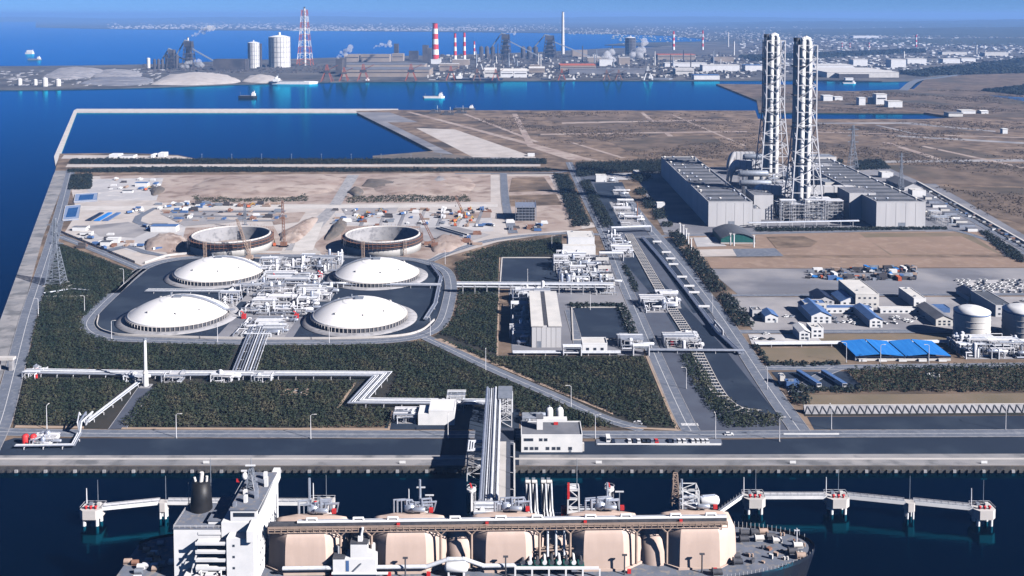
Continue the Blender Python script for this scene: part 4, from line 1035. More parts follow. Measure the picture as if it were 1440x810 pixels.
# the pipe ladder: a sunken pipe channel with many cross beams
lad = spline(W([(884, 330), (902, 362), (934, 418), (965, 466), (985, 506), (1005, 545), (1022, 567), (1042, 578), (1070, 582)]), 10)
t = thing('pipe_channel', 'long curving pipe channel with ladder-like cross beams between the plant roads', 'pipe channel', lad[0])
part('channel_floor', 'asphalt', t, lambda mb: ribbon(mb, lad, 3.6, -3.6, LAND + .36))
for s in (1, -1): part('side_wall', 'concrete_light', t, lambda mb: ribbon(mb, lad, s * 4.0, s * 3.6, LAND + .8, .7))
s_acc = 0; nxt = 0
for a, b in zip(lad, lad[1:]):
    L = (b - a).length; u = (b - a) / L; n = Vector((-u.y, u.x, 0))
    while nxt <= s_acc + L:
        p = a + u * (nxt - s_acc)
        part('cross_beam', 'concrete_light', t, lambda mb: mb.prism([((p + n * 3.58 + u * .45).x, (p + n * 3.58 + u * .45).y), ((p + n * 3.58 - u * .45).x, (p + n * 3.58 - u * .45).y), ((p - n * 3.58 - u * .45).x, (p - n * 3.58 - u * .45).y), ((p - n * 3.58 + u * .45).x, (p - n * 3.58 + u * .45).y)], LAND + .45, LAND + .78))
        nxt += 5.2
    s_acc += L
for d in (-1.6, 0, 1.6): part('pipe', 'steel', t, lambda mb: mb.tube([p + Vector((0, 0, .5)) for p in offs(lad, d)][::3], .3, 6))
piperack('silver pipe line with white anchor frames along the right plant road', [(904, 336), (930, 366), (968, 414), (1010, 470), (1042, 500)], 3.5, 4, 1.2, .4, 22, mats=('pipe_silver',))
for i, (a, b) in enumerate(((924, 343), (937, 358), (943, 367), (947, 375), (959, 393), (969, 406), (976, 415), (990, 435))):
    p = P(a, b); t = thing('anchor_block', oname[i] + ' white bar-shaped anchor block from the top across the silver pipe line', 'anchor block', p, 'anchor blocks along the silver pipe line')
    part('beam', 'white', t, lambda mb: mb.cbox(p.x, p.y, LAND + 1.8, 8.5, 1.6, 1.2)); part('leg', 'concrete', t, lambda mb: mb.cbox(p.x - 3, p.y, LAND, 1, 1.2, 1.8)); part('leg', 'concrete', t, lambda mb: mb.cbox(p.x + 3, p.y, LAND, 1, 1.2, 1.8))
# water treatment yard
building('treatment_house', 'small white house with tanks in the water treatment yard', 'building', xyz(838, 853, 256, 247, 12), 'white', 'offwhite', units=1)
t = building('treatment_shed', 'small white-roofed shed beside the dark grove', 'shed', xyz(893, 901, 249, 243, 22), 'white', 'white', door=False)
sheet('treatment_slab', [(842, 244), (888, 243), (896, 252), (848, 254)], 'pale_ground', 3)
process_unit('white pump row in front of the treatment house', (862, 268, 880, 274), 12, 3, 120, frames=1)
process_unit('white tanks beside the treatment house', (852, 252, 868, 257), 10, 4, 121, frames=0)
building('gate_house', 'small white cabin under the dark turbine hall wall', 'cabin', xyz(924, 935, 294, 286, 8), 'white', 'white', door=False)
p = P(896, 308); t = thing('site_mast', 'brown mast with a red base in the water treatment yard', 'mast', p); part('shaft', 'rust', t, lambda mb: mb.cyl(p, p + Vector((0, 0, 18)), .8, .6)); part('base', 'red', t, lambda mb: mb.cbox(p.x, p.y, LAND, 5, 3, 2))
# two white storage tanks on the right
for lb, xl, xr, yf, yt in (('white cylindrical tank with a blue band behind the blue-roofed shed', 1342, 1390, 482, 444), ('white cylindrical tank with a blue band cut by the right edge', 1411, 1462, 481, 443)):
    c, r = circle_at(xl, xr, yf); H = ZR(yt, c.y - r) - LAND
    t = thing('white_tank', lb, 'storage tank', c, 'white tanks at the right edge')
    part('shell', 'offwhite', t, lambda mb: mb.lathe(c.x, c.y, [(r, LAND), (r, LAND + H)], 40))
    part('roof', 'white', t, lambda mb: mb.lathe(c.x, c.y, [(r + .15, LAND + H - .1), (r + .15, LAND + H + .3), (r * .6, LAND + H + 2.4), (0, LAND + H + 3.1)], 40))
    part('blue_band', 'roof_blue', t, lambda mb: mb.lathe(c.x, c.y, [(r + .05, LAND + H - 1.2), (r + .08, LAND + H - 1.2), (r + .08, LAND + H - .45), (r + .05, LAND + H - .45)], 40))
    for f in (.28, .5, .72): part('wind_girder', 'offwhite', t, lambda mb: mb.lathe(c.x, c.y, [(r, LAND + H * f), (r + .25, LAND + H * f), (r + .25, LAND + H * f + .25), (r, LAND + H * f + .25)], 40))
    part('ladder', 'steel', t, lambda mb: (mb.bar((c.x - r * .7, c.y - r * .72, LAND), (c.x - r * .7, c.y - r * .72, LAND + H), .2), mb.bar((c.x - r * .7 + .7, c.y - r * .73, LAND), (c.x - r * .7 + .7, c.y - r * .73, LAND + H), .2)))
# blue-roofed shed: four sloping roof panels
y0 = P(1200, 508).y; zb = ZR(500, y0)
xs = [XC(a, y0, zb) for a in (1202, 1238, 1272, 1305, 1338)]; dep = P(1200, 487).y - y0
t = thing('blue_shed', 'open shed with four vivid blue roof slopes', 'shed', ((xs[0] + xs[-1]) / 2, y0, LAND))
for i in range(4):
    a, b = xs[i], xs[i + 1]; za, zc = (zb, zb + 1.3) if i % 2 == 0 else (zb + 1.3, zb)
    part('roof_slope', 'tarp_blue', t, lambda mb: mb.add([(a + .5, y0, za), (b - .5, y0, zc), (b - .5, y0 + dep, zc), (a + .5, y0 + dep, za), (a + .5, y0, za - .4), (b - .5, y0, zc - .4), (b - .5, y0 + dep, zc - .4), (a + .5, y0 + dep, za - .4)], [(0, 1, 2, 3), (7, 6, 5, 4), (0, 4, 5, 1), (1, 5, 6, 2), (2, 6, 7, 3), (3, 7, 4, 0)]))
    for yy in (y0 + .6, y0 + dep / 2, y0 + dep - .6): part('post', 'steel', t, lambda mb: mb.bar((a + .6, yy, LAND), (a + .6, yy, za - .3), .4))
part('base_wall', 'offwhite', t, lambda mb: mb.box(xs[0], xs[-1], y0 + .8, y0 + 1.2, LAND, LAND + 1.4))
part('fascia', 'navy', t, lambda mb: mb.box(xs[0], xs[-1], y0 + .3, y0 + .6, zb - 1.4, zb - .5))
for i in range(5):
    p = P(1212 + i * 28, 507); t = thing('crate', oname[i] + ' white crate from the left along the front of the blue shed', 'crate', p, 'crates in front of the blue shed'); part('box', 'white', t, lambda mb: mb.cbox(p.x, p.y - 1, LAND, 5, 2, 1.3)); part('lid', 'offwhite', t, lambda mb: mb.cbox(p.x, p.y - 1, LAND + 1.3, 5.2, 2.2, .2))
piperack('long white pipe bundle running right past the blue shed', [(1062, 487), (1440, 483), (1700, 481)], 5, 5, 1.5, .7, 20, mats=('pipe_white',))
# site offices with blue roofs
for i, (lb, a, b, yb, yt, dep, wl, rf, kind) in enumerate((
        ('small blue-roofed hut at the left end of the works yard', 1076, 1094, 454, 441, 14, 'white', 'roof_blue', 'gable'),
        ('tiny grey hut left of the first blue-roofed hut', 1058, 1071, 447, 437, 10, 'cladding', 'roof_grey', 'flat'),
        ('blue-roofed two storey site office, front of the left cluster', 1141, 1169, 455, 438, 34, 'white', 'roof_blue', 'gable'),
        ('long low blue-roofed office at the left of the cluster', 1131, 1162, 441, 427, 10, 'offwhite', 'roof_blue', 'flat'),
        ('dark-blue-roofed office behind the left cluster', 1150, 1173, 431, 417, 22, 'cladding', 'navy', 'gable'),
        ('pale blue-roofed office with a white stripe in the cluster middle', 1182, 1210, 432, 418, 22, 'white', 'roof_blue', 'gable'),
        ('large beige-roofed two storey hall in the works yard', 1203, 1236, 433, 414, 40, 'offwhite', 'offwhite', 'flat'),
        ('long blue canopy roof across the middle of the office cluster', 1160, 1228, 441, 434, 9, 'white', 'roof_blue', 'flat'),
        ('blue-roofed office in front of the beige hall', 1223, 1241, 461, 446, 34, 'white', 'roof_blue', 'gable'),
        ('grey-roofed office right of the beige hall', 1285, 1302, 433, 420, 30, 'white', 'offwhite', 'flat'),
        ('long pale canopy behind the parked trucks', 1238, 1304, 441, 435, 6, 'white', 'offwhite', 'flat'),
        ('dark grey-roofed office left of the white tank', 1316, 1340, 459, 444, 34, 'offwhite', 'roof_grey', 'gable'),
        ('blue awning behind the dark grey-roofed office', 1304, 1336, 440, 434, 10, 'roof_blue', 'roof_blue', 'flat'),
        ('dark-blue-roofed hut by the car park', 1362, 1382, 424, 412, 22, 'cladding', 'navy', 'gable'),
        ('grey-roofed hut right of the car park hut', 1396, 1412, 430, 418, 22, 'cladding', 'roof_grey', 'gable'),
        ('long dark office behind the white tanks', 1400, 1424, 446, 430, 40, 'cladding', 'roof_dark', 'flat'),
        ('white hipped store on the parking yard', 1124, 1139, 479, 464, 16, 'white', 'white', 'gable'),
        ('white two storey store right of the hipped store', 1141, 1158, 476, 462, 12, 'white', 'offwhite', 'flat'),
        ('blue bus garage at the left of the bus yard', 1106, 1124, 547, 538, 5, 'roof_blue', 'roof_blue', 'flat'),
        ('small pale cabin behind the bus garage', 1097, 1104, 541, 530, 5, 'offwhite', 'offwhite', 'flat'),
        )):
    w = P(b, yb).x - P(a, yb).x; wn = (max(2, int(w / 4)), 2 if yb - yt > 13 else 1, 1.6, 1.1) if wl != 'roof_blue' and w > 6 else None
    building('site_office', lb, 'building', xyz(a, b, yb, yt, dep), wl, rf, kind, win=wn, door=kind == 'gable', units=2 if kind == 'flat' and 'canopy' not in lb else 0, seed=i)
# buses
for lb, a, b in (('long blue-topped bus parked at the left of the bus yard', 1152, 546), ('long white-fronted bus parked at the right of the bus yard', 1188, 546)):
    p = P(a, b); t = thing('bus', lb, 'bus', p)
    def bx(m0, z0, z1, g=0, y0=0, y1=22):
        return lambda mb: mb.prism([(p.x - 1.4 - g, p.y + y0), (p.x + 1.4 + g, p.y + y0), (p.x - 4.6 + g, p.y + y1), (p.x - 7.4 - g, p.y + y1)], LAND + z0, LAND + z1)
    part('body', 'white', t, bx(0, .6, 2.9)); part('roof', 'roof_blue', t, bx(0, 2.9, 3.2, .05)); part('window_band', 'glass', t, bx(0, 1.8, 2.6, .04, .5, 21.5)); part('windscreen', 'glass', t, lambda mb: mb.box(p.x - 1.2, p.x + 1.2, p.y - .06, p.y - .01, LAND + 1.6, LAND + 2.7))
    for yy in (3, 17):
        for xx in (-1.2, 1.2):
            q = p.x - 6 * yy / 22 + xx; part('wheel', 'black', t, lambda mb: mb.cyl((q - .3, p.y + yy, LAND + .6), (q + .3, p.y + yy, LAND + .6), .6, seg=10))
# zigzag braced wall on the right of the apron
A, B = P(1132, 583), P(1700, 579)
t = thing('braced_wall', 'long white wall with a dark zigzag brace pattern behind the right apron', 'wall', A)
u = (B - A); L = u.length; u = u / L; n = 54
part('wall_face', 'concrete', t, lambda mb: mb.add([A, B, B + Vector((0, 2.6, 4)), A + Vector((0, 2.6, 4)), A + Vector((0, 3.4, 4)), B + Vector((0, 3.4, 4)), A + Vector((0, 3.4, 0)), B + Vector((0, 3.4, 0))], [(0, 1, 2, 3), (3, 2, 5, 4), (4, 5, 7, 6)]))
part('coping', 'concrete_light', t, lambda mb: mb.bar(A + Vector((0, 3, 4.1)), B + Vector((0, 3, 4.1)), .5))
for i in range(n):
    for s in (0, 1):
        a = A + u * (L * (i + .5 * s) / n); b = A + u * (L * (i + .5 * (s + 1)) / n); lo, hi = Vector((0, -.15, .3)), Vector((0, 2.3, 3.9))
        part('brace', 'roof_dark', t, lambda mb: mb.bar(a + (lo if s == 0 else hi), b + (hi if s == 0 else lo), .36))
# ================================================================== QUAY, PIER, DOLPHINS
# fenders along the quay face
ql, qr = P(-60, 655), P(1560, 655); yq = ql.y
t = thing('quay_wall', 'dark quay wall with a row of pale fender blocks along the waterline', 'quay wall', (0, yq - .6, 0))
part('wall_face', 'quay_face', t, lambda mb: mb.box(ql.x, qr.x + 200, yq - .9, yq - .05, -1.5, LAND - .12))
part('coping', 'concrete_light', t, lambda mb: mb.box(ql.x, qr.x + 200, yq + 6.6, yq + 7.6, LAND + .05, LAND + .55))
nf = int((qr.x - ql.x) / 3.6)
for i in range(nf):
    xx = ql.x + 3.6 * i
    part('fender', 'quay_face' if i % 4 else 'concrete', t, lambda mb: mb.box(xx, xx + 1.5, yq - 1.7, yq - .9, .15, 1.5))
for i, a in enumerate((290, 566, 842, 1115, 1384)):
    p = P(a, 652.5); t = thing('mooring_sign', 'white board on the quay edge, number %s from the left' % ('one', 'two', 'three', 'four', 'five')[i], 'sign', p, 'white boards on the quay edge')
    part('board', 'white', t, lambda mb: mb.box(p.x - 1.5, p.x + 1.5, p.y - .1, p.y + .1, LAND + .3, LAND + 1.6)); part('leg', 'steel', t, lambda mb: mb.box(p.x - 1, p.x - .8, p.y + .1, p.y + .3, LAND, LAND + 1.4)); part('leg', 'steel', t, lambda mb: mb.box(p.x + .8, p.x + 1, p.y + .1, p.y + .3, LAND, LAND + 1.4))
# pier
PZ = 9.0
yj = 402.0                                      # near edge of the pier head, just behind the ship
x_a, x_b = XC(701, 455, PZ), XC(723, 455, PZ)
t = thing('pier_trestle', 'long pier roadway on piles leading from the quay to the ship', 'pier', ((x_a + x_b) / 2, 455, 0))
part('roadway', 'road_dark', t, lambda mb: mb.box(x_a + 3.5, x_b, yj + 14, yq + 14, PZ - 1, PZ - .2))
part('footway', 'concrete_light', t, lambda mb: mb.box(x_a - 1, x_a + 3.4, yj + 14, yq + 14, PZ - 1, PZ + .1))
part('parapet', 'offwhite', t, lambda mb: mb.box(x_b + .01, x_b + .5, yj + 14, yq + 10, PZ - 1, PZ + 1.1))
part('ramp', 'road_dark', t, lambda mb: mb.add([(x_a, yq + 14.01, PZ - .2), (x_b, yq + 14.01, PZ - .2), (x_b, yq + 44, LAND + .3), (x_a, yq + 44, LAND + .3), (x_a, yq + 14.01, LAND), (x_b, yq + 14.01, LAND)], [(0, 1, 2, 3), (0, 3, 4), (1, 5, 2)]))
for k in range(6):
    yy = yj + 20 + k * (yq - yj - 20) / 5.5
    for xx in (x_a, (x_a + x_b) / 2, x_b - .5): part('pile', 'concrete', t, lambda mb: mb.cyl((xx, yy, -2), (xx, yy, PZ - 1), .7, seg=10))
for k in range(4):
    xx = x_b - .2; yy = yj + 24 + k * 16
    part('lamp_pole', 'steel_white', t, lambda mb: (mb.cyl((xx, yy, PZ), (xx, yy, PZ + 8), .15, .1, 6), mb.bar((xx, yy, PZ + 8), (xx - 1.6, yy, PZ + 8.2), .15)))
# elevated pipe bridge beside the roadway
pa, pb = Vector((XC(696, yq + 45, 16), yq + 62, 0)), Vector((XC(690, yj + 14, 16), yj + 12, 0)); pa.x = pb.x = (pa.x + pb.x) / 2 - 1
piperack('raised pier pipe bridge of parallel silver pipes beside the roadway', [pb, pa], 8, 7, 15, .55, 11, world=True, mats=('pipe_white', 'pipe_silver'), name='pier_pipe_bridge', tiers=2)
t = thing('pipe_tower', 'white braced steel tower where the corridor turns onto the pier', 'tower', (pa.x + 7, pa.y - 4, LAND))
part('tower_frame', 'steel_white', t, lambda mb: (mb.lattice(pa.x + 6.5, pa.y - 4, LAND, 19, 7, 7, 4, .45), mb.lattice(pa.x + 6.5, pa.y - 13, LAND, 19, 7, 7, 4, .45)))
for k in range(5): part('riser_pipe', 'pipe_white', t, lambda mb: mb.tube([Vector((pa.x + 5 + k * 1.3, pa.y, LAND + 2)), Vector((pa.x + 5 + k * 1.3, pa.y - 2, 17)), Vector((pa.x - 2 + k * 1.3, pa.y - 3, 17))], .45, 7))
part('platform', 'steel', t, lambda mb: mb.box(pa.x + 2.6, pa.x + 10.4, pa.y - 17, pa.y, 19.1, 19.5))
t = thing('expansion_loop', 'white square pipe expansion loop hanging left of the pier pipe bridge', 'pipe', (pb.x - 8, yq - 4, 15))
for k in range(3): part('pipe', 'pipe_white', t, lambda mb: mb.tube([Vector((pb.x - 3.4, yq - 1 - k, 16)), Vector((pb.x - 11 + k * 1.2, yq - 1 - k, 16)), Vector((pb.x - 11 + k * 1.2, yq - 12 + k, 16)), Vector((pb.x - 3.4, yq - 12 + k, 16))], .45, 7))
part('gallery', 'steel_white', t, lambda mb: mb.lattice(pb.x - 8, yq - 6.5, 0, 15, 7, 7, 4, .35))
# pier head
hx0, hx1 = XC(672, 408, PZ), XC(845, 408, PZ)
t = thing('jetty_platform', 'concrete jetty platform behind the ship', 'pier', ((hx0 + hx1) / 2, 408, 0))
part('deck', 'concrete', t, lambda mb: mb.box(hx0, hx1, yj, yj + 14, PZ - 1.6, PZ))
for i in range(9):
    xx = hx0 + 2 + (hx1 - hx0 - 4) * i / 8
    for yy in (yj + 1.5, yj + 12): part('pile', 'concrete', t, lambda mb: mb.cyl((xx, yy, -2), (xx, yy, PZ - 1.6), .8, seg=10))
for i, a in enumerate((743, 752, 765, 773)):
    xx = XC(a, yj + 5, 16); yy = yj + 5
    t = thing('loading_arm', ('first', 'second', 'third', 'fourth')[i] + ' white loading arm from the left on the pier head', 'loading arm', (xx, yy, PZ), 'loading arms on the pier head')
    part('riser', 'white', t, lambda mb: mb.cyl((xx, yy, PZ), (xx, yy, PZ + 8), .8, seg=12))
    part('inner_arm', 'white', t, lambda mb: mb.tube([Vector((xx - .2, yy, PZ + 8)), Vector((xx - .8, yy - .5, PZ + 19)), Vector((xx - 1, yy - .6, PZ + 21))], .65, 10))
    part('outer_arm', 'pipe_white', t, lambda mb: mb.tube([Vector((xx + .5, yy - 1, PZ + 21)), Vector((xx + .9, yy - 1.8, PZ + 10)), Vector((xx + 1.6, yy - 2.4, PZ + 6)), Vector((xx + 2.4, yy - 3, PZ + 5))], .5, 10))
    part('counterweight', 'steel', t, lambda mb: mb.cbox(xx - .5, yy + 1.2, PZ + 18.5, 1.4, 1.4, 3))
    part('head_joint', 'offwhite', t, lambda mb: mb.cyl((xx - 1.2, yy - .8, PZ + 21), (xx + .9, yy - .8, PZ + 21), .8, seg=10))
for lb, px, h, sd in (('pipework at the left of the pier head', (674, 690, 700, 712), 9, 201), ('manifold pipes behind the loading arms', (735, 705, 790, 714), 4, 202), ('valve group at the right of the pier head', (812, 700, 843, 712), 8, 203)):
    a, b = XC(px[0], yj + 6, PZ), XC(px[2], yj + 6, PZ)
    u = process_unit(lb, None, 26, h, sd, world=(a, b, yj + 1, yj + 12), frames=2, red=1); u.location.z += PZ - LAND
xx = XC(806, yj + 4, 20); yy = yj + 4
t = thing('gangway_tower', 'white gangway tower with openings and a red ladder on the pier head', 'tower', (xx, yy, PZ))
part('shaft', 'steel_white', t, lambda mb: mb.lattice(xx, yy, PZ, PZ + 19, 5, 4.4, 5, .6))
for k in range(5): part('landing', 'white', t, lambda mb: mb.box(xx - 2.4, xx + 2.4, yy - 2.4, yy + 2.4, PZ + 3 + k * 3.8, PZ + 3.5 + k * 3.8))
part('side_panel', 'white', t, lambda mb: mb.box(xx + 2.1, xx + 2.5, yy - 2.4, yy + 2.4, PZ, PZ + 19)); part('front_panel', 'white', t, lambda mb: (mb.box(xx - 2.4, xx + 2.4, yy - 2.6, yy - 2.4, PZ, PZ + 5), mb.box(xx - 2.4, xx + 2.4, yy - 2.6, yy - 2.4, PZ + 7, PZ + 10)))
part('red_ladder', 'red', t, lambda mb: mb.box(xx - 2.6, xx - 1.6, yy - 2.8, yy - 2.6, PZ + 15, PZ + 22)); part('mast', 'steel', t, lambda mb: mb.cyl((xx + 1.5, yy, PZ + 19), (xx + 1.5, yy, PZ + 31), .18, .1, 6))
p = Vector((XC(795, yj + 5, PZ), yj + 5, PZ)); t = thing('control_cabin', 'small red control cabin left of the gangway tower', 'cabin', p); part('wall', 'red', t, lambda mb: mb.box(p.x - 1.6, p.x + 1.6, p.y, p.y + 3, PZ + 5, PZ + 9)); part('stand', 'rust', t, lambda mb: mb.lattice(p.x, p.y + 1.5, PZ, PZ + 5, 3, 3, 2, .3))
def monitor_tower(lb, px, ytop, y, red=True):
    z = ZR(ytop, y); xx = XC(px, y, z); t = thing('monitor_tower', lb, 'tower', (xx, y, PZ)); part('shaft', 'white', t, lambda mb: mb.cyl((xx, y, PZ), (xx, y, z - 2), .75, .6, 10)); part('platform', 'white', t, lambda mb: mb.cyl((xx, y, z - 2), (xx, y, z - 1.2), 2, 2, 12)); part('cage_ladder', 'steel_white', t, lambda mb: mb.lattice(xx + 1.2, y, PZ, z - 3, 1, 1, 8, .14)); part('nozzle', 'red', t, lambda mb: mb.cyl((xx, y, z - 1.2), (xx - .5, y - 1, z + 1.4), .5, .35, 8)); part('rail', 'steel_white', t, lambda mb: mb.lathe(xx, y, [(1.95, z - .3), (2.05, z - .3), (2.05, z - .1), (1.95, z - .1)], 12))
monitor_tower('white fire monitor tower left of the pier pipe bridge', 663, 683, yj + 5)
monitor_tower('white fire monitor tower at the right end of the pier head', 857, 682, yj + 5)
for lb, a, b in (('slim lamp mast right of the right monitor tower', 871, 692), ('thin lamp mast left of the pier pipework', 592, 686), ('thin white mast beside the left dolphin walkway by the ship', 604, 697)):
    zz = ZR(b, yj + 4); xx = XC(a, yj + 4, zz); t = thing('lamp_mast', lb, 'lamp', (xx, yj + 4, 0)); part('pole', 'steel', t, lambda mb: mb.cyl((xx, yj + 4, 0), (xx, yj + 4, zz), .3, .2, 6)); part('lamp_head', 'steel_white', t, lambda mb: mb.box(xx - 1.8, xx + 1.8, yj + 3.7, yj + 4.3, zz, zz + .4))
# dolphins and catwalks
DZ = 7.4
dol = []
for i, (a, b, w, lb) in enumerate(((130, 713, 30, 'mooring dolphin with red bollards at the far left end of the walkway'), (230, 705, 12, 'small walkway pier at the left, between dolphin and ship stern'),
        (452, 706, 34, 'breasting dolphin showing behind the first cargo tank cover'), (586, 714, 30, 'breasting dolphin behind the second cargo tank cover'), (1060, 697, 30, 'dolphin with red bollards nearest the ship bow'), (1177, 697, 31, 'second dolphin with red bollards right of the ship bow'),
        (1279, 705, 13, 'small walkway pier between the two right dolphins'), (1382, 713, 30, 'last dolphin with red bollards at the right end of the walkway'))):
    p = P(a, b, DZ); m = MPP(p.y, DZ); hw = w * m / 2; hd = hw * .8 if w > 20 else hw; t = thing('dolphin' if w > 20 else 'walkway_pier', lb, 'dolphin' if w > 20 else 'pier', (p.x, p.y, 0)); dol.append((p, hw))
    q = [(p.x - hw, p.y - hd * .5), (p.x - hw * .6, p.y - hd), (p.x + hw * .6, p.y - hd), (p.x + hw, p.y - hd * .5), (p.x + hw, p.y + hd), (p.x - hw, p.y + hd)]
    part('cap', 'concrete_light', t, lambda mb: mb.prism(q, DZ - 4.0, DZ))
    for sx in (-.6, .6):
        for sy in (-.55, .6): part('pile', 'white', t, lambda mb: mb.cyl((p.x + sx * hw, p.y + sy * hd, -2), (p.x + sx * hw, p.y + sy * hd, DZ - 4.0), .75 if w > 20 else .5, seg=12))
    if w > 20:
        for k in range(3):
            bx = p.x + (k - 1) * hw * .45; part('bollard', 'red', t, lambda mb: mb.lathe(bx, p.y - hd * .45, [(.45, DZ), (.45, DZ + .8), (.75, DZ + 1), (.75, DZ + 1.3), (0, DZ + 1.4)], 10))
        part('equipment_box', 'offwhite', t, lambda mb: mb.cbox(p.x + hw * .5, p.y + hd * .4, DZ, 1.6, 1.2, 1.3)); part('equipment_box', 'steel', t, lambda mb: mb.cbox(p.x - hw * .3, p.y + hd * .5, DZ, 1.4, 1.4, 1.1)); part('light_post', 'steel_white', t, lambda mb: mb.cyl((p.x - hw * .8, p.y + hd * .8, DZ), (p.x - hw * .8, p.y + hd * .8, DZ + 7), .3, .2, 8))
        part('rail', 'steel_white', t, lambda mb: [mb.bar((a_[0], a_[1], DZ + .9), (b_[0], b_[1], DZ + .9), .12) for a_, b_ in zip(q[3:], q[4:] + q[:1])])
    part('mast', 'steel', t, lambda mb: mb.cyl((p.x + hw * .3, p.y + hd * .7, DZ), (p.x + hw * .3, p.y + hd * .7, DZ + 11), .15, .1, 6))
for lb, i, j in (('white walkway from the left end dolphin to the small pier', 0, 1), ('long white walkway passing behind the ship stern', 1, 2), ('white walkway linking the first two dolphins right of the bow', 4, 5), ('white walkway between second right dolphin and small pier', 5, 6), ('white walkway to the right end dolphin', 6, 7)):
    (a, ha), (b, hb) = dol[i], dol[j]; A = Vector((a.x + ha, a.y, DZ)); B = Vector((b.x - hb, b.y, DZ)); t = thing('catwalk', lb, 'walkway', A)
    part('deck', 'steel', t, lambda mb: ribbon(mb, [A, B], .9, -.9, DZ + .05, .3)); part('side_girder', 'white', t, lambda mb: mb.add([A + Vector((0, -1.1, -1.1)), B + Vector((0, -1.1, -1.1)), B + Vector((0, -1.1, .5)), A + Vector((0, -1.1, .5)), A + Vector((0, -1.0, -1.1)), B + Vector((0, -1.0, -1.1)), B + Vector((0, -1.0, .5)), A + Vector((0, -1.0, .5))], [(0, 1, 2, 3), (7, 6, 5, 4), (3, 2, 6, 7)]))
    part('side_girder', 'steel_white', t, lambda mb: mb.add([A + Vector((0, 1.1, -.6)), B + Vector((0, 1.1, -.6)), B + Vector((0, 1.1, .9)), A + Vector((0, 1.1, .9))], [(0, 1, 2, 3)]))
    n = max(4, int((B - A).length / 3))
    part('handrail', 'steel_white', t, lambda mb: [mb.bar(A.lerp(B, k / n) + Vector((0, s, 0)), A.lerp(B, k / n) + Vector((0, s, 1.2)), .1) for k in range(n + 1) for s in (-1, 1)] + [mb.bar(A + Vector((0, s, 1.2)), B + Vector((0, s, 1.2)), .1) for s in (-1, 1)])
a, b = P(1012, 718, DZ), Vector((dol[4][0].x - dol[4][1], dol[4][0].y + 1, DZ)); t = thing('catwalk', 'white walkway slanting from the ship bow shoulder up to the first right dolphin', 'walkway', a)
part('deck', 'steel', t, lambda mb: ribbon(mb, [a, b], .9, -.9, DZ + .05, .3)); part('side_girder', 'white', t, lambda mb: mb.add([a + Vector((0, -1.2, -1)), b + Vector((0, -1.2, -1)), b + Vector((0, -1.2, .6)), a + Vector((0, -1.2, .6))], [(0, 1, 2, 3)]))
part('handrail', 'steel_white', t, lambda mb: [mb.bar(a.lerp(b, k / 8) + Vector((0, s, 0)), a.lerp(b, k / 8) + Vector((0, s, 1.2)), .1) for k in range(9) for s in (-1, 1)])
# front buildings
x0, x1, y0, y1, z0, z1 = xyz(733, 819, 636, 613, 17)
t = building('control_building', 'white two storey control building beside the pier with a chimney-like roof tower', 'building', (x0, x1, y0, y1, z0, z1), 'white', 'roof_grey', door=True, par=.7)
for i, f in enumerate((.05, .14, .22, .40, .50, .58, .77)):
    windows(t, x0 + (x1 - x0) * f - .3, x0 + (x1 - x0) * f + 2.2, y0, z0 + .8, z0 + 3.2, 1, 1, 1.7, 1.4)
for i, (f, w) in enumerate(((.12, 4.6), (.32, 1.6), (.40, 1.6))): windows(t, x0 + (x1 - x0) * f - .1, x0 + (x1 - x0) * f + .1, y0, z0 + 5.4, z0 + 7.6, 1, 1, w, 1.3)
part('stair_tower', 'white', t, lambda mb: mb.box(x0 + (x1 - x0) * .26, x0 + (x1 - x0) * .36, y1 - 10, y1 - 5, z1 + .2, z1 + 6)); part('stair_roof', 'roof_grey', t, lambda mb: mb.box(x0 + (x1 - x0) * .25, x0 + (x1 - x0) * .37, y1 - 10.2, y1 - 4.8, z1 + 6, z1 + 6.3))
part('upper_block', 'white', t, lambda mb: mb.box(x0 + (x1 - x0) * .3, x0 + (x1 - x0) * .78, y1 + .02, y1 + 4, z0, z1 + 1.4)); part('end_stair', 'offwhite', t, lambda mb: mb.box(x1 + .01, x1 + 1, y0 + 1, y0 + 3, z0, z0 + 4)); part('roof_trolley', 'red', t, lambda mb: mb.box(x0 + (x1 - x0) * .55, x0 + (x1 - x0) * .62, y1 - 4, y1 - 2.5, z1 + .2, z1 + 1.2))
for lb, a in (('white upright tank behind the control building, left of the pair', 772.5), ('white upright tank behind the control building, right of the pair', 787)):
    p = P(a, 597); t = thing('upright_tank', lb, 'tank', p); r = 2.0; part('shell', 'white', t, lambda mb: mb.lathe(p.x, p.y, [(r, LAND + 1), (r, LAND + 8), (r * .75, LAND + 9.2), (0, LAND + 9.8)], 18)); part('skirt', 'steel', t, lambda mb: mb.lathe(p.x, p.y, [(r * .85, LAND), (r * .85, LAND + 1)], 14)); part('top_nozzle', 'steel', t, lambda mb: mb.cyl((p.x, p.y, LAND + 9.7), (p.x, p.y, LAND + 10.6), .4))
process_unit('grey pump skids left of the two upright tanks', (740, 585, 760, 598), 14, 3, 210, frames=2, m=('steel', 'pipe_silver'))
t = building('analyser_house', 'white flat-roofed house in front of the pipe corridor, left of the pier', 'building', xyz(603, 639, 598, 578, 16), 'white', 'white', door=False, par=.3)
x0, x1, y0, y1, z0, z1 = xyz(588, 603, 598, 582, 12); part('side_wing', 'white', t, lambda mb: mb.box(x0, x1 - .02, y0, y1, z0, z1))
process_unit('white pump group left of the analyser house', (560, 583, 585, 596), 22, 5, 211, frames=1, red=1)
process_unit('pipe manifold with a white tower at the corridor right of the analyser house', (634, 566, 652, 578), 12, 9, 212, frames=1, red=1)
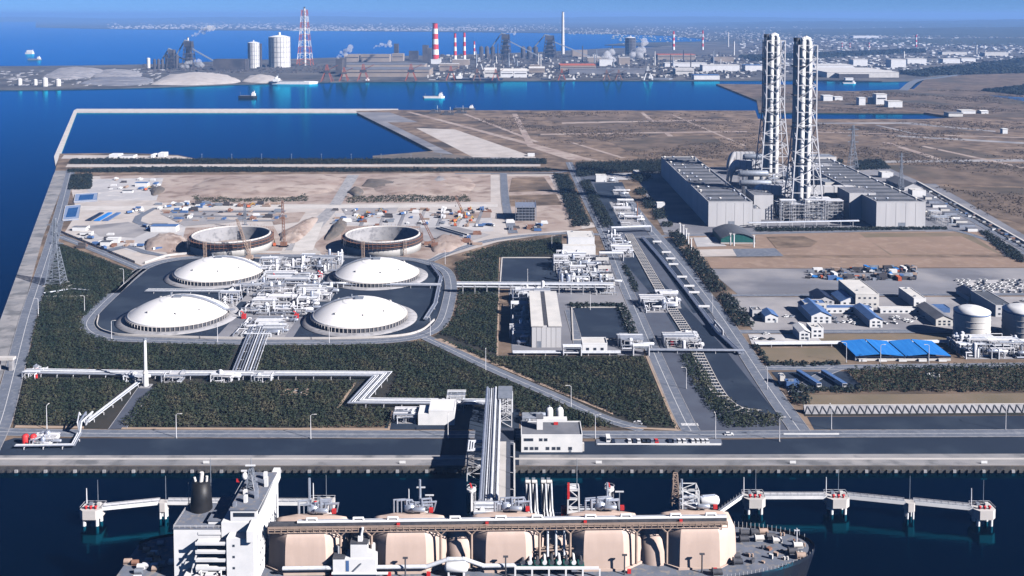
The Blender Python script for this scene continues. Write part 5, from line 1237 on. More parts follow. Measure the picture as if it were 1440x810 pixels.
for lb, a, b in (('cluster of white valve housings on the corridor above the pipe trench', 314, 536), ('white valve housing on the corridor left of the zigzag', 371, 536), ('white valve housing beside the vent mast', 245, 536), ('white valve housings where the slanting line leaves the corridor', 192, 536)):
    p = P(a, b); process_unit(lb, None, 14, 6, 220 + a, world=(p.x - 5, p.x + 5, p.y - 3, p.y + 5), frames=1)
p = P(416, 553); t = obj('inspection_pit', MB().lathe(p.x, p.y, [(3.4, LAND + .2), (3.4, LAND + .7), (2.8, LAND + .7), (2.8, LAND + .25), (0, LAND + .25)], 20), 'concrete'); tag(t, 'round concrete pit in a bare clearing among the front shrubs', 'pit')
p = P(1312, 529); t = obj('inspection_pit', MB().lathe(p.x, p.y, [(4, LAND + .2), (4, LAND + 1), (3, LAND + 1), (3, LAND + .25), (0, LAND + .25)], 20), 'white'); tag(t, 'white ring pit in the bare clearing of the long right bank', 'pit')
sheet('clearing', [(394, 546), (436, 546), (432, 556), (392, 556)], 'verge', 3)
# ================================================================== GAS CARRIER
SZ = 25.0; SX0, SX1 = -141.0, 112.5; SLOPE = math.radians(1.4)
def sy(x): return 358.0 + (x + 15) * math.tan(SLOPE)        # centre line
ship = thing('gas_carrier', 'large gas carrier with five cream tank covers and white superstructure moored at the pier', 'ship', (-15, 358, 0))
def S(x, d, z): return (x, sy(x) + d, z)                      # d: distance from the centre line, away from camera positive
def hw(x):
    if x < -115: return 20.5 * (.55 + .45 * math.sqrt(max(0, (x + 141) / 26)))
    if x > 46: return 20.5 * math.sqrt(max(0, 1 - ((x - 46) / 66.5) ** 2.3))
    return 20.5
def hull(mb):
    xs = list(np.linspace(SX0, -115, 8)) + list(np.linspace(-108, 46, 16)) + list(46 + 66.5 * np.sin(np.linspace(.08, 1, 16) * math.pi / 2))
    rows = []
    for x in xs:
        w = hw(x); f = max(0, (x - 60) / 61); zt = SZ + 2.2 * f
        wl = w * (1 - .55 * f * f) if x > 60 else w
        xb = x - 9 * f * f
        rows.append([S(x, -w, zt), (xb, sy(xb) - wl, 4), (xb, sy(xb) - wl * .95, -1.5), (xb, sy(xb) + wl * .95, -1.5), (xb, sy(xb) + wl, 4), S(x, w, zt)])
    vs = [p for r in rows for p in r]; n = 6; fs = []
    for i in range(len(rows) - 1):
        for k in range(n - 1): fs.append((i * n + k, i * n + k + 1, (i + 1) * n + k + 1, (i + 1) * n + k))
    fs.append(tuple(range(n))); mb.add(vs, fs, False); mb.deck = [(r[0], r[5]) for r in rows]
hb = MB(); hull(hb); obj('hull', hb, 'hull', ship)
def deckm(mb):
    vs = [q for a, b in hb.deck for q in ((a[0], a[1] + .3, a[2] + .05), (b[0], b[1] - .3, b[2] + .05))]
    mb.add(vs, [(2 * i, 2 * i + 2, 2 * i + 3, 2 * i + 1) for i in range(len(hb.deck) - 1)])
part('deck', 'ship_deck', ship, deckm)
def bulw(mb):
    for k in (0, 1):
        L = [Vector(d[k]) for d in hb.deck]
        for a, b in zip(L, L[1:]):
            h = 1.3 if a.x > 95 else .9; mb.add([a, b, b + Vector((0, 0, h)), a + Vector((0, 0, h))], [(0, 1, 2, 3)])
part('bulwark', 'hull', ship, bulw)
# tank covers: eight-sided domes
covers = []
for i, px in enumerate((431.5, 571.5, 711.5, 849, 985)):
    x = XC(px, 348, SZ + 4); covers.append(x)
    hxw, hyw, fx = 14.4, 11.0, 7.3
    oct_ = [(-fx, -hyw), (fx, -hyw), (hxw, -hyw * .52), (hxw, hyw * .1), (fx, hyw * .32), (-fx, hyw * .32), (-hxw, hyw * .1), (-hxw, -hyw * .52)]
    prof = [(1, 0), (.99, 5), (.975, 10), (.95, 13), (.88, 15.0), (.72, 15.5), (.1, 15.6)]
    cv = part('tank_cover', 'cream', ship, lambda mb: mb.add([S(x + a * .1, b * .1, SZ + 15.6) for a, b in oct_], [tuple(range(8))]))
    for k in range(8):
        def fac(mb):
            (a0, b0), (a1, b1) = oct_[k], oct_[(k + 1) % 8]; vs = []
            for f, z in prof: vs += [S(x + a0 * f, b0 * f, SZ + z), S(x + a1 * f, b1 * f, SZ + z)]
            mb.add(vs, [(2 * j, 2 * j + 1, 2 * j + 3, 2 * j + 2) for j in range(len(prof) - 1)], True)
        part('facet', 'cream', cv, fac)
    part('base_plinth', 'cream', cv, lambda mb: mb.add([S(x + a * 1.06, b * 1.04, SZ) for a, b in oct_] + [S(x + a * 1.06, b * 1.04, SZ + .9) for a, b in oct_], [(j, (j + 1) % 8, (j + 1) % 8 + 8, j + 8) for j in range(8)] + [tuple(range(8, 16))]))
    # pale rounded trunk between covers
    if i < 4: part('trunk', 'cream', ship, lambda mb: mb.lathe(x + 19.5, sy(x + 19.5) - 1, [(7.5, SZ), (7.2, SZ + 5), (6, SZ + 9), (3.5, SZ + 11.3), (0, SZ + 12)], 20))
    # dome piping on top, far side
    def tp(mb):
        rn = random.Random(i)
        for j in range(13):
            dx, h = rn.uniform(-6, 5), rn.uniform(1.5, 4.5); mb.tube([Vector(S(x + dx, 3, SZ + 15.5)), Vector(S(x + dx, 3, SZ + 16 + h)), Vector(S(x + dx + rn.uniform(2, 5), 3.5, SZ + 16 + h)), Vector(S(x + dx + 4, 4, SZ + 15.5))], rn.choice((.22, .3, .42)), 7)
        mb.lathe(x, sy(x) + 4, [(2.2, SZ + 15.9), (2.2, SZ + 18), (0, SZ + 18.6)], 14); mb.hcyl(x + 1, x + 6, sy(x) + 1, SZ + 17.4, .9)
    part('dome_piping', 'pipe_silver', ship, tp)
    part('dome_valve', 'red', ship, lambda mb: (mb.cbox(x + 8, sy(x) + 2, SZ + 16, 1.5, 1.2, 1.5)))
# flying passage: deck, trusses, big white pipe
xa, xb = XC(381, 350, 41), XC(1015, 360, 41); ZC = SZ + 16.3
def slab(d0, d1, z0, z1): return lambda mb: mb.add([S(xa, d0, z1), S(xb, d0, z1), S(xb, d1, z1), S(xa, d1, z1), S(xa, d0, z0), S(xb, d0, z0), S(xb, d1, z0), S(xa, d1, z0)], [(0, 1, 2, 3), (4, 5, 1, 0), (7, 6, 5, 4), (3, 2, 6, 7), (0, 3, 7, 4), (1, 5, 6, 2)])
part('passage_deck', 'walkway_tan', ship, slab(-10.4, -9.0, ZC - .3, ZC))
nb = 72
for k in range(nb + 1):
    x = xa + (xb - xa) * k / nb; part('passage_post', 'walkway_tan', ship, lambda mb: (mb.bar(S(x, -10.4, ZC - 1.2), S(x, -10.4, ZC + 1.0), .2), mb.bar(S(x, -10.4, ZC - 1.2), S(x, -9.1, ZC - .3), .16)))
for z in (ZC + 1.0, ZC + .5, ZC - 1.1): part('passage_rail', 'walkway_tan', ship, lambda mb: mb.bar(S(xa, -10.4, z), S(xb, -10.4, z), .2))
part('pipe_shelf_shade', 'steel_dark', ship, slab(-8.9, -6.6, ZC - .2, ZC + 1.2))  # shelf coloured dark in place of the shade below the white pipe
for d, r, z, m_ in ((-8.4, .5, 1.75, 'white'), (-7.5, .4, 1.7, 'pipe_silver'), (-6.9, .35, 1.6, 'pipe_white')):
    part('cargo_pipe', m_, ship, lambda mb: mb.cyl(S(xa + 10, d, ZC + z), S(xb, d, ZC + z), r, seg=10))
for px in (440, 505, 553, 640, 704, 755, 830, 880, 950, 1000):
    x = XC(px, 351, 43); part('pipe_loop', 'white', ship, lambda mb: mb.tube([Vector(S(x - 2, -8.4, ZC + 1.8)), Vector(S(x - 1.6, -8.2, ZC + 2.9)), Vector(S(x + 1.6, -8.2, ZC + 2.9)), Vector(S(x + 2, -8.4, ZC + 1.8))], .45, 7))
for px in (561, 685, 823, 958):
    x = XC(px, 350, 43); part('hose_box', 'red', ship, lambda mb: mb.cbox(x, sy(x) - 9.3, ZC + .3, 1.1, .6, 1.1))
for i in range(4):
    xm = (covers[i] + covers[i + 1]) / 2
    for dx in (-5.5, 5.5):
        part('passage_support', 'walkway_tan', ship, lambda mb: (mb.cyl(S(xm + dx, -10.0, SZ + 2), S(xm + dx, -10.0, ZC - 2.5), .5, seg=8), mb.bar(S(xm + dx, -10.0, ZC - 3), S(xm + dx - 2.2, -10.3, ZC - .6), .4), mb.bar(S(xm + dx, -10.0, ZC - 3), S(xm + dx + 2.2, -10.3, ZC - .6), .4)))
# the long deck pipe on the near side, with humps
q = []
for px, z in ((401, 1.6), (460, 1.6), (487, 1.6), (527, 1.6), (600, 1.6), (630, 4.2), (652, 4.2), (680, 1.6), (742, 1.6)): q.append(Vector((XC(px, 346, SZ + z), sy(XC(px, 346, SZ)) - 12.2, SZ + z + 1.6)))
part('deck_pipe', 'pipe_white', ship, lambda mb: mb.tube(q, .75, 9))
# cylinder tank, deck house between covers 1 and 2, lamp posts
x = XC(642, 346, SZ + 3); yy = sy(x) - 13.0
part('deck_tank', 'white', ship, lambda mb: (mb.hcyl(x - 4.4, x + 4.4, yy, SZ + 3.4, 1.9, 16), mb.box(x - 3, x - 2.4, yy - 1.4, yy + 1.4, SZ, SZ + 2.4), mb.box(x + 2.4, x + 3, yy - 1.4, yy + 1.4, SZ, SZ + 2.4)))
x = XC(500, 346, SZ + 3); yy = sy(x) - 13.6
dh = part('deck_house', 'white', ship, lambda mb: (mb.box(x - 7.6, x + 7.6, yy, yy + 7, SZ, SZ + 7), mb.box(x - 1.5, x + 4.5, yy + 1, yy + 6, SZ + 7, SZ + 12), mb.box(x + 4.5, x + 6.6, yy + 1, yy + 6, SZ + 7, SZ + 9), mb.box(x + 1, x + 2.6, yy + 2, yy + 3.6, SZ + 12, SZ + 14)))
part('vent_pipe', 'white', dh, lambda mb: (mb.cyl((x + 2, yy + 3, SZ + 14), (x + 2.6, yy + 3, SZ + 17), .5), mb.cyl((x - 6, yy + 4, SZ + 7), (x - 6, yy + 4, SZ + 10), .9), mb.cyl((x + 6, yy + 4, SZ + 7), (x + 6, yy + 4, SZ + 10.6), .9)))
part('deck_edge', 'steel_dark', dh, lambda mb: mb.box(x - 7.8, x - 3.4, yy - .1, yy + 6, SZ + 7.01, SZ + 7.3)); part('deck_edge', 'steel_dark', dh, lambda mb: mb.box(x - 1.7, x + 4.7, yy + .8, yy + 6.2, SZ + 12.01, SZ + 12.3))
part('door', 'roof_blue', dh, lambda mb: mb.box(x - 3, x - 1.9, yy - .1, yy - .01, SZ + 2.6, SZ + 6.5)); part('ladder', 'steel', dh, lambda mb: mb.bar((x - .5, yy - .3, SZ + 2.6), (x + 2.5, yy - .3, SZ + 5.6), .4)); part('gallery', 'white', dh, lambda mb: mb.box(x - 7.9, x + 12, yy - 1.4, yy - .3, SZ + 2.2, SZ + 2.6))
for px in (570, 711, 879, 989):
    x = XC(px, 344, SZ + 4); part('deck_lamp', 'steel_dark', ship, lambda mb: (mb.cyl(S(x, -13.6, SZ), S(x, -13.6, SZ + 7), .28, seg=7), mb.box(x - .9, x + .9, sy(x) - 13.9, sy(x) - 13.3, SZ + 7, SZ + 7.5)))
for px, py in ((885, 802), (1007, 798), (603, 804), (548, 0), (468, 0)):
    x = XC(px, 346, SZ + 1); part('fire_hose_box', 'red', ship, lambda mb: mb.cbox(x, sy(x) - 12.8, SZ, 1.3, .9, 1.5))
# midship cargo manifold between covers 3 and 4
x = XC(782, 348, SZ + 2); yy = sy(x)
mf = part('manifold_platform', 'green_dark', ship, lambda mb: mb.box(x - 14, x + 10, yy - 14.4, yy - 9.4, SZ + 3.2, SZ + 3.6))
part('manifold_rail', 'white', mf, lambda mb: (mb.box(x - 15, x + 15, yy - 15.3, yy - 14.6, SZ + 3.2, SZ + 4), [mb.box(x - 15 + k * 6, x - 14.4 + k * 6, yy - 15.3, yy - 14.7, SZ, SZ + 3.2) for k in range(6)]))
for k in range(9): part('manifold_flange', 'white' if k % 2 else 'steel_dark', mf, lambda mb: (mb.cyl((x - 12 + k * 2.6, yy - 13.9, SZ + 5), (x - 12 + k * 2.6, yy - 6.4, SZ + 5), .55), mb.cyl((x - 12 + k * 2.6, yy - 14.1, SZ + 5), (x - 12 + k * 2.6, yy - 13.7, SZ + 5), .85)))
for dx in (-3, 0, 3): part('crossover_pipe', 'pipe_white', ship, lambda mb: mb.tube([Vector((x + dx, yy - 9.4, SZ + 5)), Vector((x + dx, yy - 8.4, SZ + 8)), Vector((x + dx, yy - 7.4, SZ + 16))], .5, 8))
part('hose_crane', 'walkway_tan', ship, lambda mb: (mb.cyl((x + 8, yy - 7.4, SZ), (x + 8, yy - 7.4, SZ + 8), .7), mb.lattice(x - 4, yy - 8.4, SZ + 7.6, SZ + 8, .6, .6, 1, .2), mb.bar((x + 9, yy - 7.4, SZ + 8), (x - 18, yy - 9.4, SZ + 6.6), .5), mb.bar((x + 9, yy - 8.0, SZ + 7.2), (x - 18, yy - 10.0, SZ + 5.9), .4)))
# accommodation and bridge
bx0, bx1 = XC(318, 359, 36) , XC(377, 356, 36)
acc = part('accommodation', 'white', ship, lambda mb: mb.box(bx1 - 13, bx1, sy(bx1) - 14, sy(bx1) + 16, SZ, SZ + 21))
part('bridge_front', 'white', acc, lambda mb: mb.add([(bx1 + .02, sy(bx1) - 20, SZ + 17), (bx1 + .02, sy(bx1) + 20, SZ + 21), (bx1 + .02, sy(bx1) + 20, SZ + 25), (bx1 + .02, sy(bx1) - 20, SZ + 21), (bx1 - 2.5, sy(bx1) - 20, SZ + 17), (bx1 - 2.5, sy(bx1) + 20, SZ + 21), (bx1 - 2.5, sy(bx1) + 20, SZ + 25), (bx1 - 2.5, sy(bx1) - 20, SZ + 21)], [(0, 1, 2, 3), (7, 6, 5, 4), (3, 2, 6, 7), (4, 0, 3, 7), (1, 5, 6, 2)]))
part('wheelhouse', 'white', acc, lambda mb: mb.box(bx1 - 10, bx1 - .6, sy(bx1) - 13, sy(bx1) + 15, SZ + 21.01, SZ + 25))
part('bridge_roof', 'ship_deck', acc, lambda mb: mb.box(bx1 - 10.4, bx1 - .2, sy(bx1) - 13.4, sy(bx1) + 15.4, SZ + 25, SZ + 25.4))
part('bridge_windows', 'glass', acc, lambda mb: (mb.box(bx1 - .6, bx1 - .5, sy(bx1) - 12, sy(bx1) + 14, SZ + 22.6, SZ + 24), mb.box(bx1 - 9, bx1 - 1.5, sy(bx1) - 13.1, sy(bx1) - 13.001, SZ + 22.6, SZ + 24)))
for k in range(5):
    z = SZ + 3.0 * k; w = 9.5
    part('gallery_deck', 'white', acc, lambda mb: mb.box(bx1 - 21, bx1 - 10, sy(bx1) - 18, sy(bx1) - 14.02, z + 2.9, z + 3.3)); part('gallery_rail', 'white', acc, lambda mb: mb.box(bx1 - 21, bx1 - 10, sy(bx1) - 18.1, sy(bx1) - 18.001, z + 3.4, z + 4.2))
part('side_tower', 'white', acc, lambda mb: mb.box(bx1 - 10, bx1 - .5, sy(bx1) - 18.4, sy(bx1) - 14.05, SZ, SZ + 17.6))
part('aft_block', 'white', acc, lambda mb: mb.box(bx1 - 21, bx1 - 13.02, sy(bx1) - 13.5, sy(bx1) + 14, SZ, SZ + 16.2)); part('aft_deck', 'ship_deck', acc, lambda mb: mb.box(bx1 - 21.3, bx1 - 13.1, sy(bx1) - 13.8, sy(bx1) + 14.3, SZ + 16.2, SZ + 16.5)); part('upper_house', 'white', acc, lambda mb: mb.box(bx1 - 18.5, bx1 - 13.05, sy(bx1) - 11, sy(bx1) - 4, SZ + 16.5, SZ + 20)); part('upper_house_roof', 'ship_deck', acc, lambda mb: mb.box(bx1 - 18.8, bx1 - 13.1, sy(bx1) - 11.3, sy(bx1) - 3.7, SZ + 20, SZ + 20.3)); part('deck_rail', 'white', acc, lambda mb: mb.box(bx1 - 21.3, bx1 - 13.1, sy(bx1) - 13.9, sy(bx1) - 13.81, SZ + 16.5, SZ + 17.4))
windows(acc, bx1 - 20, bx1 - 14, sy(bx1) - 13.5, SZ + 3.6, SZ + 16, 3, 4, .8, .8)
windows(acc, bx1 - 9, bx1 - 6, sy(bx1) - 18.4, SZ + 5, SZ + 17, 1, 3, .6, .6)
for k in range(3):
    for j in range(9): part('portlight', 'glass', acc, lambda mb: mb.box(bx1 - .01, bx1 + .05, sy(bx1) - 12 + j * 3, sy(bx1) - 11.2 + j * 3, SZ + 4 + k * 4.4, SZ + 4.8 + k * 4.4))
part('lifeboat', 'red', ship, lambda mb: (mb.hcyl(bx1 - 20.5, bx1 - 11, sy(bx1) - 19.8, SZ + 3.2, 1.5, 12))); part('davit', 'white', ship, lambda mb: (mb.tube([Vector((bx1 - 19, sy(bx1) - 18.4, SZ)), Vector((bx1 - 19, sy(bx1) - 18.4, SZ + 6)), Vector((bx1 - 19, sy(bx1) - 20.2, SZ + 6.6))], .3, 6), mb.tube([Vector((bx1 - 12, sy(bx1) - 18.6, SZ)), Vector((bx1 - 12, sy(bx1) - 18.6, SZ + 6)), Vector((bx1 - 12, sy(bx1) - 20.2, SZ + 6.6))], .3, 6)))
part('stair_flight', 'white', ship, lambda mb: (mb.bar((bx1 - 24, sy(bx1) - 17, SZ), (bx1 - 21, sy(bx1) - 17, SZ + 11), .5), mb.bar((bx1 - 26.5, sy(bx1) - 15, SZ + 7), (bx1 - 22, sy(bx1) - 15, SZ + 13), .6)))
mx, my = bx1 - 6.5, sy(bx1) + 2
ms = part('radar_mast', 'steel', ship, lambda mb: (mb.lattice(mx, my, SZ + 25.4, SZ + 33, 3, 1.2, 5, .35), mb.cyl((mx, my, SZ + 33), (mx, my, SZ + 37), .25, .12, 6))); part('radar_arm', 'white', ms, lambda mb: (mb.box(mx - 3.6, mx + .4, my - .5, my - .1, SZ + 32, SZ + 32.6), mb.box(mx - 1.8, mx + 1.8, my - 1.2, my - .8, SZ + 34.4, SZ + 34.9)))
part('satellite_dome', 'white', ms, lambda mb: mb.lathe(mx - 2.2, my - .5, [(.1, SZ + 29), (1, SZ + 29.6), (1.2, SZ + 30.6), (.8, SZ + 31.5), (0, SZ + 31.9)], 12)); part('signal_flag', 'red', ms, lambda mb: mb.box(mx - 5.4, mx - 4.2, my - .3, my - .2, SZ + 28, SZ + 29.3))
part('mast_stay', 'steel_white', ms, lambda mb: (mb.bar((mx - 8, my - 2, SZ + 20), (mx - 1, my, SZ + 32.5), .12), mb.bar((mx + 3, my - 6, SZ + 25), (mx, my, SZ + 32), .12)))
for j in range(8): part('bridge_fitting', 'white' if j % 2 else 'pipe_silver', ms, lambda mb: mb.cbox(bx1 - 9 + (j * 3.1) % 8, sy(bx1) - 11 + j * 3, SZ + 25.4, 1.2, 1.4, 1.5 + j % 3))
# engine casing and funnel
cx0, cx1 = XC(248, 345, 36), XC(318, 345, 36)
cs = part('engine_casing', 'white', ship, lambda mb: mb.box(cx0, cx1 - 1, sy(cx0) - 13, sy(cx0) + 5, SZ, SZ + 18.5)); part('casing_roof', 'ship_deck', cs, lambda mb: mb.box(cx0 - .2, cx1 - .9, sy(cx0) - 13.2, sy(cx0) + 5.2, SZ + 18.5, SZ + 18.8))
part('casing_rail', 'steel_white', cs, lambda mb: [mb.bar((cx0, sy(cx0) - 13, z), (cx1 - 1, sy(cx0) - 13, z), .1) for z in (SZ + 19.3, SZ + 19.8)] + [mb.bar((cx0, sy(cx0) - 13, z), (cx0, sy(cx0) + 5, z), .1) for z in (SZ + 19.3, SZ + 19.8)] + [mb.bar((cx0 + k * 2, sy(cx0) - 13, SZ + 18.8), (cx0 + k * 2, sy(cx0) - 13, SZ + 19.8), .08) for k in range(10)])
fx, fy = XC(286, 359, 48), sy(cx0) + 1
fn = part('funnel', 'black', ship, lambda mb: mb.lathe(fx, fy, [(4.0, SZ + 18.8), (3.7, SZ + 23), (3.3, SZ + 29), (0, SZ + 29)], 20)); part('exhaust_pipe', 'offwhite', fn, lambda mb: (mb.cyl((fx, fy, SZ + 29), (fx + .4, fy, SZ + 32.4), .8), mb.cyl((fx - 2, fy, SZ + 29), (fx - 2.4, fy, SZ + 30.6), .45), mb.cyl((fx + 2, fy, SZ + 29), (fx + 2.2, fy, SZ + 31), .5)))
part('side_house', 'white', ship, lambda mb: (mb.box(cx0 + 5, cx0 + 12, sy(cx0) - 18, sy(cx0) - 13.1, SZ, SZ + 4.4), mb.box(cx0 + 12.5, cx0 + 16, sy(cx0) - 18.5, sy(cx0) - 13.1, SZ, SZ + 5), mb.box(cx0 + 9, cx0 + 13, sy(cx0) - 17, sy(cx0) - 13.1, SZ + 5.01, SZ + 7.4)))
part('stern_antenna', 'steel', ship, lambda mb: (mb.cyl((cx0 + .5, fy + 1, SZ + 18.8), (cx0 + .5, fy + 1, SZ + 28), .14, .1, 5), mb.cyl((cx0 + 6, fy + 10, SZ), (cx0 + 6, fy + 10, SZ + 33), .2, .12, 5)))
# deck gear at bow and stern
rn = random.Random(5)
for k in range(52):
    f = rn.random(); x = 68 + 41 * f; d = rn.uniform(-.8, .8) * hw(x); m_ = rn.choice(('steel_dark', 'steel', 'steel_dark', 'walkway_tan', 'rust', 'offwhite')); z = SZ + 2.2 * max(0, (x - 60) / 61) + .1
    if k % 3 == 0: part('mooring_winch', m_, ship, lambda mb: (mb.cyl(S(x - 1.6, d, z + 1.1), S(x + 1.6, d, z + 1.1), 1.0, seg=10), mb.cbox(x, sy(x) + d, z, 3.8, 1.2, .9), mb.cyl(S(x - 1.8, d, z + 1.1), S(x - 1.5, d, z + 1.1), 1.4, seg=10)))
    elif k % 3 == 1: part('bollard', m_, ship, lambda mb: (mb.cyl(S(x - .6, d, z), S(x - .6, d, z + 1.2), .4, seg=8), mb.cyl(S(x + .6, d, z), S(x + .6, d, z + 1.2), .4, seg=8)))
    else: part('deck_locker', m_, ship, lambda mb: mb.cbox(x, sy(x) + d, z, rn.uniform(.8, 2.2), rn.uniform(.8, 1.6), rn.uniform(.5, 1.6), rn.uniform(0, 1)))
for k in range(20):
    x = -140 + 20 * rn.random(); d = rn.uniform(-.85, .85) * hw(x); m_ = rn.choice(('steel_dark', 'steel', 'walkway_tan', 'rust', 'steel_white'))
    part('mooring_winch', m_, ship, lambda mb: (mb.cyl(S(x - 1.3, d, SZ + 1.1), S(x + 1.3, d, SZ + 1.1), .9, seg=10), mb.cbox(x, sy(x) + d, SZ, 3, 1.1, .8)))
for k in range(36):
    x = 58 + 54 * k / 36; w = hw(x); z = SZ + 2.2 * max(0, (x - 60) / 61); part('bow_rail', 'steel_white', ship, lambda mb: (mb.bar(S(x, w - .2, z), S(x, w - .2, z + 2.2), .12), mb.bar(S(x, -w + .2, z), S(x, -w + .2, z + 1.9), .12)))
part('bow_mast', 'steel_white', ship, lambda mb: (mb.cyl(S(106, 0, SZ + 2), S(106, 0, SZ + 9), .3, .2, 6), mb.box(105, 107, sy(106) - .2, sy(106) + .2, SZ + 8, SZ + 8.4)))
x = XC(953, 359, 36); part('vent_mast', 'walkway_tan', ship, lambda mb: mb.lattice(x, sy(x) + 5, SZ + 16, SZ + 28, 3, 1.4, 7, .3))
for px, h in ((961, 25), (590, 26), (435, 27), (855, 24)): x = XC(px, 360, 46); part('vent_riser', 'pipe_silver', ship, lambda mb: mb.tube([Vector(S(x + 3, 4, SZ + 17)), Vector(S(x, 4, SZ + 18)), Vector(S(x, 4, SZ + h + 1))], .45, 7))
part('forward_house', 'white', ship, lambda mb: (mb.hcyl(XC(985, 360, 43), XC(1015, 360, 43), sy(60) + 4, ZC + 2, 1.8), mb.lattice(XC(972, 360, 43), sy(60) + 4, ZC, ZC + 7, 6, 6, 3, .4)))
x = XC(1030, 359, SZ + 5); part('forward_post', 'cream', ship, lambda mb: (mb.cyl(S(x, 6, SZ), S(x, 6, SZ + 9), .8), mb.cyl(S(x - 8, 0, SZ), S(x - 4, 0, SZ + 10), .6)))
# ================================================================== CONSTRUCTION SITE
def mound(lb, px, h, m='earth', seed=1, name='spoil_heap'):
    q = W(px); rn = np.random.default_rng(seed); cx = sum(p.x for p in q) / len(q); cy = sum(p.y for p in q) / len(q)
    ring = spline([Vector((p.x, p.y, 0)) for p in q] + [Vector((q[0].x, q[0].y, 0))], 6)[:-1]; vs = []; n = len(ring); K = 11
    for k in range(K):
        f = 1 - k / K; hh = h * (1 - f ** 2) ** .8
        for i, p in enumerate(ring):
            j = 1 + .07 * math.sin(i * 1.3 + k * .7) * (k > 0); vs.append((cx + (p.x - cx) * f * j, cy + (p.y - cy) * f * j, LAND + .1 + hh * (1 + .30 * rn.uniform(-1, 1) * f * (k > 0)) - (.4 if k == 0 else 0)))
    vs.append((cx, cy, LAND + h)); mb = MB()
    mb.add(vs, [(k * n + i, k * n + (i + 1) % n, (k + 1) * n + (i + 1) % n, (k + 1) * n + i) for k in range(K - 1) for i in range(n)] + [((K - 1) * n + i, (K - 1) * n + (i + 1) % n, len(vs) - 1) for i in range(n)], True)
    o = obj(name, mb, m); return tag(o, lb, 'spoil heap')
mound('broad pale spoil plateau at the upper left of the construction site', [(270, 262), (300, 250), (400, 247), (478, 248), (470, 268), (400, 279), (320, 280), (262, 276)], 5, 'earth', 1)
mound('broad pale spoil plateau right of the haul road', [(520, 262), (545, 250), (640, 248), (668, 256), (655, 276), (600, 276), (540, 274)], 5, 'earth', 2)
mound('dark rubble heap along the right spoil plateau', [(508, 262), (520, 252), (562, 257), (566, 262), (540, 266)], 4, 'mud', 3)
mound('grey gravel heap on the right spoil plateau', [(602, 257), (620, 248), (634, 256), (622, 264), (606, 264)], 5, 'gravel', 4)
mound('small dark earth heap beside the left curve of the haul track', [(548 - 60, 271), (500, 263), (512, 270), (502, 277)], 4, 'mud', 5)
mound('brown excavated bank left of the left unfinished tank', [(205, 340), (226, 330), (254, 332), (262, 342), (245, 354), (205, 352)], 6, 'earth', 6)
mound('brown excavated bank right of the right unfinished tank', [(600, 342), (625, 330), (655, 336), (640, 352), (612, 356)], 4, 'earth', 7)
mound('sloping sand bank right of the left unfinished tank', [(392, 330), (440, 306), (446, 312), (420, 340), (396, 340)], 5, 'earth', 8)
mound('dark bank beside the haul road above the right unfinished tank', [(470, 316), (482, 306), (488, 318), (474, 334), (456, 338)], 4, 'mud', 9)
mound('low brown bank between the haul tracks, upper left', [(210, 268), (226, 262), (232, 268), (216, 276)], 3, 'mud', 10)
rt = spline(W([(520, 258), (545, 268), (590, 268), (618, 262), (640, 250), (655, 256), (680, 282), (698, 287)]), 8)
# settling basins
for lb, q in (('blue lined settling basin near the coast road, upper of two', [(106, 274), (138, 272), (137, 283), (104, 285)]), ('blue lined settling basin near the coast road, lower of two', [(92, 291), (114, 289), (111, 309), (88, 311)])):
    w = W(q); c = sum(w, Vector()) / 4; t = thing('settling_basin', lb, 'basin', c)
    part('rim', 'liner_blue', t, lambda mb: mb.prism([(p.x, p.y) for p in w], LAND, LAND + 1.0)); part('water', 'pond', t, lambda mb: mb.prism([(c.x + (p.x - c.x) * .62, c.y + (p.y - c.y) * .66) for p in w], LAND + .9, LAND + 1.03))
    for a, b in zip(w, w[1:] + w[:1]): part('coping', 'concrete_light', t, lambda mb: mb.bar(a + Vector((0, 0, 1.1)), b + Vector((0, 0, 1.1)), .5))
for i in range(3):
    q = W([(120 + i * 12, 311), (128 + i * 12, 311), (146 + i * 12, 300), (140 + i * 12, 300)]); t = obj('tarpaulin_row', MB().prism([(p.x, p.y) for p in q], LAND, LAND + 1.2), ('navy', 'tarp_blue', 'roof_blue')[i]); tag(t, ('dark', 'bright blue', 'pale blue')[i] + ' tarpaulin strip on the site yard below the settling basins', 'tarpaulin')
# cabins, trucks, stacks of material: many small things
def cabin(i, px, py, lb, w=5, d=3, h=2.8, wall='white', roof='roof_blue', name='site_cabin', cat='cabin', group='cabins on the construction site', rot=0):
    p = P(px, py); t = thing(name, lb, cat, p, group); part('wall', wall, t, lambda mb: mb.cbox(p.x, p.y, LAND, w, d, h, rot)); part('roof', roof, t, lambda mb: mb.cbox(p.x, p.y, LAND + h, w + .5, d + .5, .35, rot)); return t
rn = random.Random(9)
for i, (a, b, w, d, h, rf, lb) in enumerate(((232, 325, 26, 10, 6, 'roof_blue', 'long blue-roofed site office with white end left of the left unfinished tank'), (224, 322, 16, 7, 5, 'roof_grey', 'grey-roofed site office behind the long blue one'), (160, 341, 12, 6, 4.5, 'white', 'white site cabin by the diagonal fence'), (150, 345, 10, 6, 4, 'roof_dark', 'dark-roofed site cabin left of the white one'), (113, 324, 14, 6, 4, 'roof_grey', 'grey cabin at the corner of the site near the coast road'), (122, 330, 12, 5, 3, 'offwhite', 'pale cabin beside the corner cabin of the site'), (200, 262, 16, 7, 5, 'roof_blue', 'blue site hut at the upper left yard'), (180, 271, 12, 5, 3, 'roof_dark', 'dark shed below the blue hut, upper left yard'))):
    cabin(i, a, b, lb, w, d, h, 'white', rf)
trk = thing('tip_truck', 'dump truck parked on the construction site', 'truck', (0, 0, 0), 'trucks on the construction site')
